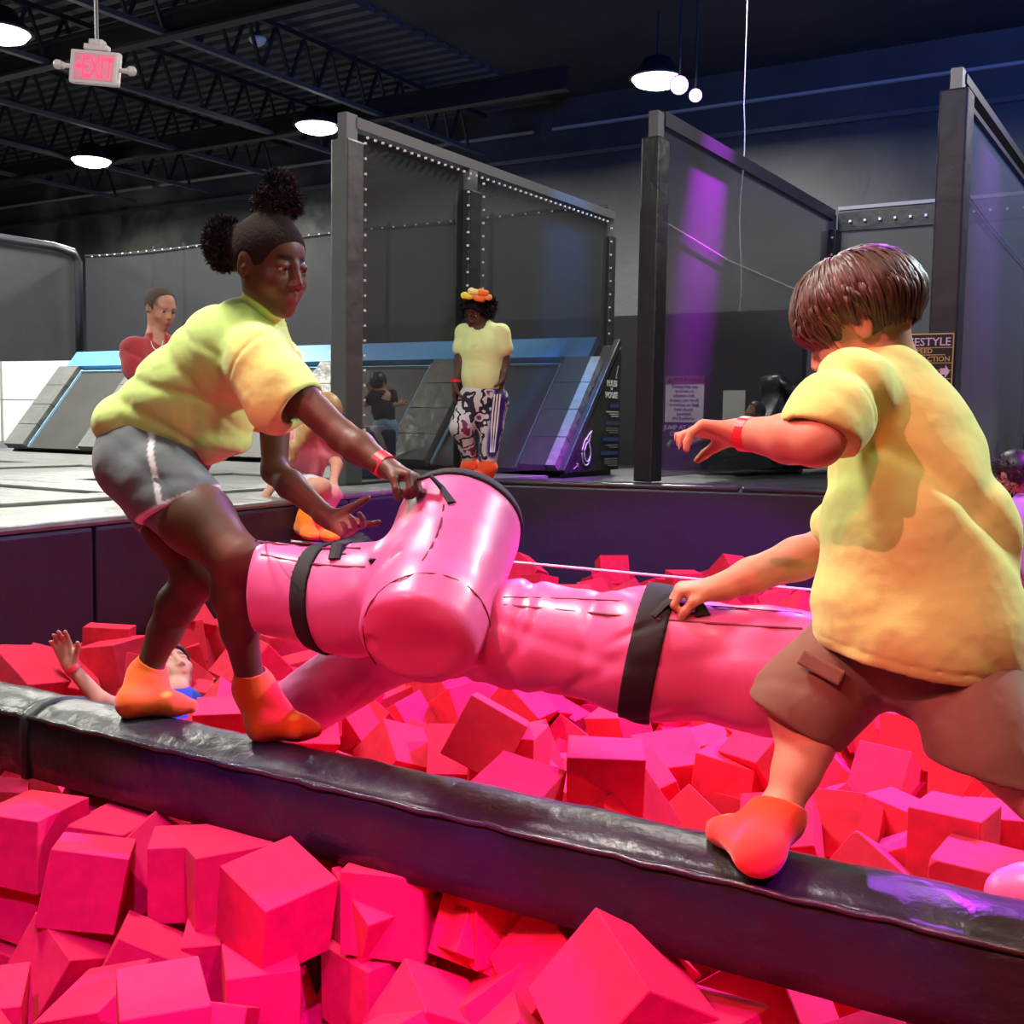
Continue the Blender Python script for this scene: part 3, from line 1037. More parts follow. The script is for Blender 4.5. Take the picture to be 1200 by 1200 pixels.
def recliner(px, py, d, s, label, yaw):
    q = P(px, py, d)
    r = thing('recliner_chair', (q.x, q.y, DECK), label, 'chair', 'black massage recliners')
    X = Vector((math.cos(yaw), math.sin(yaw), 0))
    Y = Vector((-math.sin(yaw), math.cos(yaw), 0))
    o = Vector((q.x, q.y, DECK))
    rot = Matrix((X, Y, Vector((0, 0, 1)))).transposed()

    def w(x, y, z):
        return o + (X * x + Y * y + Vector((0, 0, z))) * s
    MB().box(w(0, 0, .28), (.62 * s, .62 * s, .22 * s), rot, .05 * s).build('seat', M_LEATHER, r, True)
    for sy in (-1, 1):
        MB().box(w(0, sy * .36, .34), (.72 * s, .16 * s, .52 * s), rot, .07 * s).build('armrest', M_LEATHER, r, True)
    back = Matrix.Rotation(R_(28), 3, Y)
    MB().box(w(.40, 0, .72), (.20 * s, .58 * s, .80 * s), back @ rot, .08 * s).build('backrest', M_LEATHER, r, True)
    MB().tube([w(.55, -.33, .85), w(.50, -.33, 1.05), w(.42, -.2, 1.16), w(.42, .2, 1.16), w(.50, .33, 1.05), w(.55, .33, .85)], .09 * s, 8).build('head_hood', M_LEATHER, r, True)
    for k in range(3):
        MB().box(w(-.42 - .10 * k, 0, .30 - .05 * k), (.12 * s, .56 * s, .40 * s), rot, .05 * s).build('leg_cushion', M_LEATHER, r, True)
    MB().box(w(0, 0, .06), (.8 * s, .6 * s, .12 * s), rot, .02).build('base', M_BLACK, r)


recliner(868, 552, 9.2, .62, 'black padded recliner under the warning sign, its hood over the white notice', .25)
recliner(915, 552, 9.5, .62, 'second black recliner, dark beside the far net post', .25)

VISIBLE_CUBES = """-435,2055,641,-20,-73,33,-57,158,158,158;109,1961,576,-22,27,-11,93,166,166,166;949,2161,639,22,67,-22,67,166,166,166;-216,2128,627,8,70,-8,70,166,166,166;520,2088,619,-90,21,11,-38,158,158,158;-844,2195,625,-11,-77,63,1,150,150,150;20,2290,759,53,2,11,-84,150,150,150;327,2139,642,82,-26,-1,50,166,166,166;778,2292,587,18,-40,38,81,158,158,158;239,1980,578,88,32,-30,20,158,158,126;-21,2093,631,36,-36,-61,61,158,158,158;470,1876,538,37,2,85,38,166,166,166;214,2380,781,100,0,0,-3,166,166,166;622,2433,640,27,-94,13,-14,158,158,158;-1029,2374,640,70,12,70,-12,158,158,158;-515,1622,633,40,-40,-58,58,158,158,126;658,2017,491,67,-41,56,28,166,166,166;842,1992,484,97,-13,10,-20,158,158,158;-869,2149,475,82,-28,-48,-16,150,150,150;635,2667,761,12,49,-50,70,158,158,126;968,2349,681,64,64,30,30,150,150,150;-647,2237,631,7,-7,70,-70,158,158,126;-251,2132,455,66,66,26,26,158,158,158;-139,1961,460,80,-15,22,-53,150,150,150;-457,2019,483,10,-70,-10,-70,166,166,133;-52,2724,786,-74,-62,-13,20,158,158,158;-576,2225,627,20,68,20,-68,166,166,166;-482,2580,642,50,-25,65,51,166,166,166;331,1740,545,4,43,-90,7,158,158,158;-774,3007,704,47,-52,43,56,158,158,158;-249,3105,459,31,81,-46,19,158,158,158;-1435,3241,763,72,51,-42,22,166,166,166;252,2366,710,-41,29,9,-86,150,150,150;-599,3231,711,65,28,-65,28,158,158,158;439,2518,603,84,-40,-35,-5,158,158,158;789,2534,624,-61,-3,-66,43,158,158,126;-695,1900,488,-62,-51,-27,-52,150,150,150;-330,3245,560,57,-5,-57,59,158,158,158;1065,3068,576,31,-14,-42,84,150,150,150;-897,2732,635,71,1,71,-1,150,150,150;-481,2412,626,72,6,69,-8,158,158,126;-1256,3545,765,63,-14,-75,-16,158,158,158;-692,2073,491,-44,-31,-60,59,158,158,158;-654,2965,633,-57,80,18,-5,158,158,126;1189,3184,658,-35,-64,23,-65,150,150,150;149,2239,611,-7,4,43,90,150,150,150;508,3639,646,14,-42,-84,31,158,158,158;-798,3444,775,2,-53,53,-66,158,158,158;-1133,3400,625,27,65,-27,65,150,150,120;560,2685,690,-18,-25,-65,-70,158,158,158;-446,3043,520,-33,-17,-87,32,158,158,158;1353,3316,662,30,-4,46,83,166,166,166;1114,3947,639,-16,10,-40,89,166,166,166;1235,2641,704,22,-36,-89,-18,158,158,126;1429,3558,711,16,64,44,61,158,158,158;908,2160,491,48,-52,-48,-52,150,150,120;352,3396,614,-61,65,41,-21,158,158,126;-1297,3291,526,-42,-79,-42,15,158,158,158;-855,2394,607,12,12,70,70,158,158,158;238,4074,627,-39,89,-8,-20,150,150,150;-1200,2988,531,1,90,-31,-30,166,166,133;429,2895,641,-14,75,-64,-8,166,166,166;-243,2142,597,67,37,-65,5,158,158,158;-243,3920,623,-8,52,52,67,158,158,158;163,2168,570,-73,-8,-35,-58,166,166,166;-110,4379,636,81,8,5,-58,158,158,126;32,1984,487,7,45,9,89,158,158,158;1221,2858,633,98,0,0,18,158,158,126;-544,2179,499,-55,46,-39,-58,166,166,166;30,3569,619,-21,-34,5,-92,166,166,166;1347,3954,643,11,-5,44,89,158,158,158;-792,2365,588,45,-70,-54,14,150,150,150;-911,1859,495,42,-57,42,57,158,158,158;-1198,3559,696,45,58,-17,65,166,166,166;-1245,4227,777,89,-22,-37,-15,158,158,158;1131,3542,633,26,10,96,-3,150,150,150;1168,4448,782,-16,87,-25,40,158,158,158;-865,2740,573,65,0,-45,62,158,158,158;-31,2105,601,-62,-2,-76,20,158,158,158;-509,3359,640,5,37,67,-64,158,158,126;-1049,2417,495,63,-75,17,-10,158,158,158;-601,3223,639,-89,40,1,-22,166,166,166;-983,2593,589,54,-5,80,27,158,158,158;1375,4262,696,33,-94,5,-5,158,158,158;1199,4392,711,53,47,-53,47,158,158,158;412,4159,580,4,76,61,-23,158,158,158;-40,2097,593,94,-19,21,21,166,166,133;-149,3223,571,24,65,-67,24,158,158,158;319,4605,690,-33,62,70,-9,166,166,166;-143,3737,573,11,29,-82,-48,166,166,166;101,4212,703,-27,-21,-84,42,150,150,150;-537,5069,608,-61,65,30,-35,150,150,150;-412,2279,329,16,38,-39,83,158,158,126;950,2615,609,-10,38,92,-3,158,158,126;685,2811,763,-77,-26,17,56,150,150,150;-1231,4181,708,48,34,56,59,158,158,158;851,4159,620,36,42,83,5,158,158,158;940,3576,623,42,-51,58,-48,150,150,150;10,2760,713,70,70,-10,-10,166,166,166;1132,2452,637,5,-71,5,71,158,158,158;1961,4796,599,5,-49,-9,86,166,166,133;-855,4386,708,22,-79,0,57,158,158,158;1152,5062,644,28,-76,-8,58,158,158,158;-979,3297,560,-38,39,-41,73,158,158,158;-670,5554,648,31,45,-55,-63,158,158,126;629,4345,655,47,-51,0,72,158,158,126;777,4495,711,21,0,0,98,158,158,158;752,3802,603,-82,52,24,3,150,150,150;-1463,3220,697,-19,22,18,94,158,158,126;1835,5069,645,-69,1,-63,-35,158,158,158;952,3210,503,-21,81,45,-31,158,158,158;-591,4035,629,40,71,-12,-57,158,158,126;1170,5862,774,7,-51,-41,75,150,150,150;1551,5243,701,-83,-40,-7,39,166,166,133;1161,3319,623,10,-1,51,-85,158,158,158;-913,4939,715,70,9,70,-9,158,158,158;2180,5227,717,-77,-54,-8,32,166,166,166;18,1784,475,36,-7,92,-8,166,166,166;-792,3027,633,71,-1,-70,-6,158,158,126;-1481,3231,633,-82,32,0,48,158,158,158;2117,4661,638,58,-59,-40,39,158,158,158;1874,3954,540,54,-56,61,-12,158,158,158;-347,3705,531,-3,-40,-62,68,158,158,158;92,4177,633,3,71,-3,71,158,158,158;-852,4142,685,33,33,62,62,150,150,150;-97,4557,667,22,-24,21,-92,158,158,158;1319,3031,631,53,67,18,-49,150,150,150;2007,5914,774,-36,-87,-1,-34,166,166,166;1861,5749,690,38,-24,-72,53,166,166,133;-955,3474,640,38,60,38,-59,158,158,126;-559,3564,675,16,-52,42,73,158,158,158;-518,1828,488,22,69,-68,14,158,158,158;1971,4319,591,25,45,-4,85,150,150,120;-123,2633,477,43,35,68,-47,166,166,133;621,1761,492,-97,-16,17,-4,150,150,150;440,4398,616,-31,86,9,39,150,150,150;337,2685,635,-62,3,23,-75,166,166,166;-1449,3667,711,12,60,-74,27,158,158,126;699,3532,591,23,-69,69,-1,158,158,158;-821,3182,686,-11,90,6,43,158,158,158;87,3778,592,37,79,48,6,166,166,166;-1141,4398,685,0,-97,-23,0,166,166,133;-1493,3635,640,10,-93,-21,27,158,158,158;-539,5739,699,69,-20,69,14,158,158,126;2310,5197,637,-22,6,-72,65,158,158,158;596,4721,633,-51,-65,40,40,158,158,158;-361,5756,632,52,-31,7,-79,158,158,158;566,6119,743,16,71,-6,-68,158,158,158;439,2322,495,67,21,67,-21,158,158,158;86,6349,695,-45,-71,-52,-15,166,166,166;649,4073,633,99,-1,3,-17,158,158,158;310,2184,491,-16,-82,11,54,166,166,166;922,5880,704,53,-53,46,-46,158,158,158;-728,4910,539,34,19,-84,-38,158,158,158;-373,2261,589,20,53,-9,-82,150,150,150;-304,4104,623,72,-64,-2,-25,150,150,150;2102,5188,642,-31,3,-79,-53,166,166,166;107,4397,713,15,63,69,-30,166,166,166;1153,5801,633,-27,-39,-75,-46,158,158,158;1067,3591,455,54,42,7,73,158,158,158;584,2665,605,24,24,67,67,158,158,158;933,2399,586,-44,74,43,-29,166,166,166;-349,5003,588,35,67,-28,60,158,158,158;1616,4403,640,-46,22,-62,59,150,150,120;-227,4666,634,-56,81,-20,-4,150,150,150;-1160,3967,585,-38,-76,53,6,158,158,158;-237,5215,636,60,-22,76,-8,158,158,126;-1220,4190,634,63,76,-6,14,166,166,166;1053,4706,557,9,84,-31,44,150,150,150;-397,3966,525,-19,7,-98,-4,158,158,158;-32,5429,626,77,-7,-59,22,158,158,126;449,4768,671,37,-16,-87,-28,166,166,133;-212,6051,708,-3,-96,9,26,158,158,158;-207,1777,487,42,-24,4,88,158,158,126;223,4814,714,37,-68,49,40,158,158,158;804,4477,639,-56,8,79,-24,166,166,133;567,3038,638,-63,-15,9,76,150,150,150;1347,3726,616,-8,36,-14,-92,150,150,120;-1352,2864,519,21,9,-70,-68,158,158,126;259,4309,640,0,-99,-10,0,158,158,158;987,1893,487,69,17,69,-17,158,158,158;192,3657,479,-94,11,-31,6,166,166,166;-670,2760,491,14,97,15,-10,166,166,166;-1437,3618,495,54,0,0,84,158,158,158;-810,5117,603,11,21,20,-95,158,158,158;949,5650,613,4,-89,-9,-44,158,158,158;572,3935,626,-32,25,87,27,150,150,120;-1477,3237,479,29,-10,-32,90,158,158,158;1477,4185,637,69,-37,-59,-20,158,158,158;315,5281,704,2,0,0,-100,158,158,158;2590,5726,640,40,-83,5,-38,158,158,158;-219,5992,632,-47,-48,69,-28,166,166,133;-743,3968,624,58,-7,-8,81,166,166,166;67,5737,630,7,88,41,-24,150,150,120;647,3194,639,0,-49,-87,0,150,150,150;621,5791,635,-74,48,-39,-26,158,158,158;-793,3449,701,35,-57,-43,-61,166,166,166;1414,4490,699,-18,-91,35,-9,166,166,166;-484,4181,530,83,-26,-33,37,158,158,126;161,6090,642,-67,-15,-62,38,150,150,150;571,5208,670,-21,27,67,66,166,166,133;436,5810,633,-20,-15,39,88,158,158,158;1974,5028,586,-25,7,30,92,166,166,166;-31,2196,487,14,-69,14,69,158,158,158;2020,5899,701,45,69,46,-33,158,158,158;-120,3157,390,14,-92,33,15,150,150,150;1104,5344,596,52,34,21,-75,158,158,126;-374,4723,529,83,43,-23,27,158,158,126;684,5250,600,59,-54,-60,-2,166,166,166;180,3904,489,45,-68,-23,-53,158,158,126;903,3863,568,-78,37,28,42,150,150,120;1072,2256,458,45,-57,47,49,158,158,126;-702,4202,635,66,-24,66,24,150,150,150;-486,2735,531,28,64,58,-41,158,158,126;751,5999,579,89,3,-41,-21,166,166,166;1666,4240,600,73,-22,-51,40,158,158,158;-475,3575,579,23,91,-14,-31,158,158,158;-493,2886,487,7,-70,8,70,158,158,158;-19,2298,581,-87,46,21,-3,158,158,158;41,3106,609,18,24,95,6,158,158,158;-458,4395,523,-35,-49,-50,62,158,158,158;1284,5298,665,-37,-92,2,-12,150,150,150;203,5883,612,-42,-54,25,-69,150,150,150;1843,4338,521,50,61,11,61,166,166,133;1486,6300,593,28,-33,-7,90,158,158,158;-781,3098,483,71,-3,71,3,150,150,120;904,5419,592,-32,-51,80,1,166,166,133;-521,5432,560,15,46,-19,86,166,166,166;934,5835,635,-37,-51,-1,-77,150,150,150;-586,5019,458,11,-2,94,-32,150,150,150;1216,4435,639,96,0,0,28,166,166,166;-1072,2403,333,68,-20,-68,-20,166,166,166;1616,3641,479,96,-22,-12,-13,166,166,166;1043,5228,519,66,-26,-70,-7,158,158,158;796,1776,476,51,69,-3,-51,158,158,126;-423,3190,372,12,5,76,64,166,166,166;1008,4178,546,41,64,39,-52,158,158,126;-636,2995,491,22,-11,97,-8,166,166,166;967,2433,440,-26,-27,-73,57,158,158,126;-179,5425,606,34,24,-75,52,158,158,126;-377,2968,329,59,-78,11,17,158,158,158;1169,5855,704,14,-84,-42,-30,158,158,126;-106,5885,575,-12,95,7,-29,158,158,158;922,2633,343,46,-39,-37,70,166,166,133;-536,5752,619,-90,-23,-16,-35,166,166,166;1605,3814,589,86,10,48,-15,158,158,126;570,4951,637,0,-2,100,0,158,158,158;635,2728,463,15,0,0,-99,158,158,126;-389,6049,632,42,37,67,48,158,158,158;1013,4355,548,39,41,-63,-54,150,150,150;1309,6196,597,-30,63,-49,-53,158,158,158;-1292,3757,483,34,-92,3,16,166,166,166;39,5080,586,38,71,18,57,150,150,120;2319,6072,526,56,40,66,-31,150,150,150;1748,5918,631,55,56,46,-42,166,166,166;-1372,3907,479,-58,31,-23,-72,158,158,158;-659,2404,566,11,48,-87,-7,158,158,158;-904,2738,607,32,94,12,-4,150,150,120;1649,5322,637,-68,72,6,-11,158,158,158;520,6091,671,-27,0,-59,76,158,158,158;-208,2173,601,-19,88,-43,6,158,158,158;-261,3397,517,-41,55,16,-71,158,158,158;291,4075,441,1,-1,61,-80,158,158,126;178,3427,457,49,-61,-61,-12,158,158,158;54,4382,491,-46,4,-19,87,166,166,166;1197,3178,522,-34,-40,-74,-42,158,158,158;-182,2951,333,-71,-8,60,36,166,166,166;1686,4796,581,15,-86,-27,41,158,158,158;2196,5856,530,-39,-50,25,-73,158,158,158;-736,3684,631,-60,49,-61,16,150,150,150;1153,6488,609,-6,48,77,-43,158,158,126;171,2594,637,31,8,-2,95,150,150,150;1214,2637,635,-6,70,52,-48,150,150,150;1821,5548,565,-84,2,-35,42,158,158,158;900,6122,639,61,35,61,-35,150,150,120;1198,4104,587,-50,7,-71,50,158,158,158;-1147,3164,478,-85,-6,-3,52,158,158,126;939,2334,313,95,0,0,-32,158,158,126;552,3540,488,77,-31,-43,-35,150,150,150;-557,3792,583,15,32,77,54,158,158,158;895,2984,483,79,54,-8,28,150,150,120;-584,4818,428,-22,-46,50,70,150,150,150;1360,5584,636,-62,62,45,-20,158,158,158;-252,4487,530,84,27,18,-44,150,150,150;2147,4425,631,17,0,0,98,166,166,133;1614,5080,630,72,65,12,-21,150,150,150;-296,2576,476,52,15,-71,45,150,150,150;1109,3907,487,8,-64,-30,-70,158,158,126;1900,5725,548,7,-52,62,59,158,158,158;1607,4595,599,65,-44,-20,-59,158,158,126;-843,2391,468,28,0,0,-96,150,150,120;656,4516,639,16,96,-10,-20,150,150,150"""
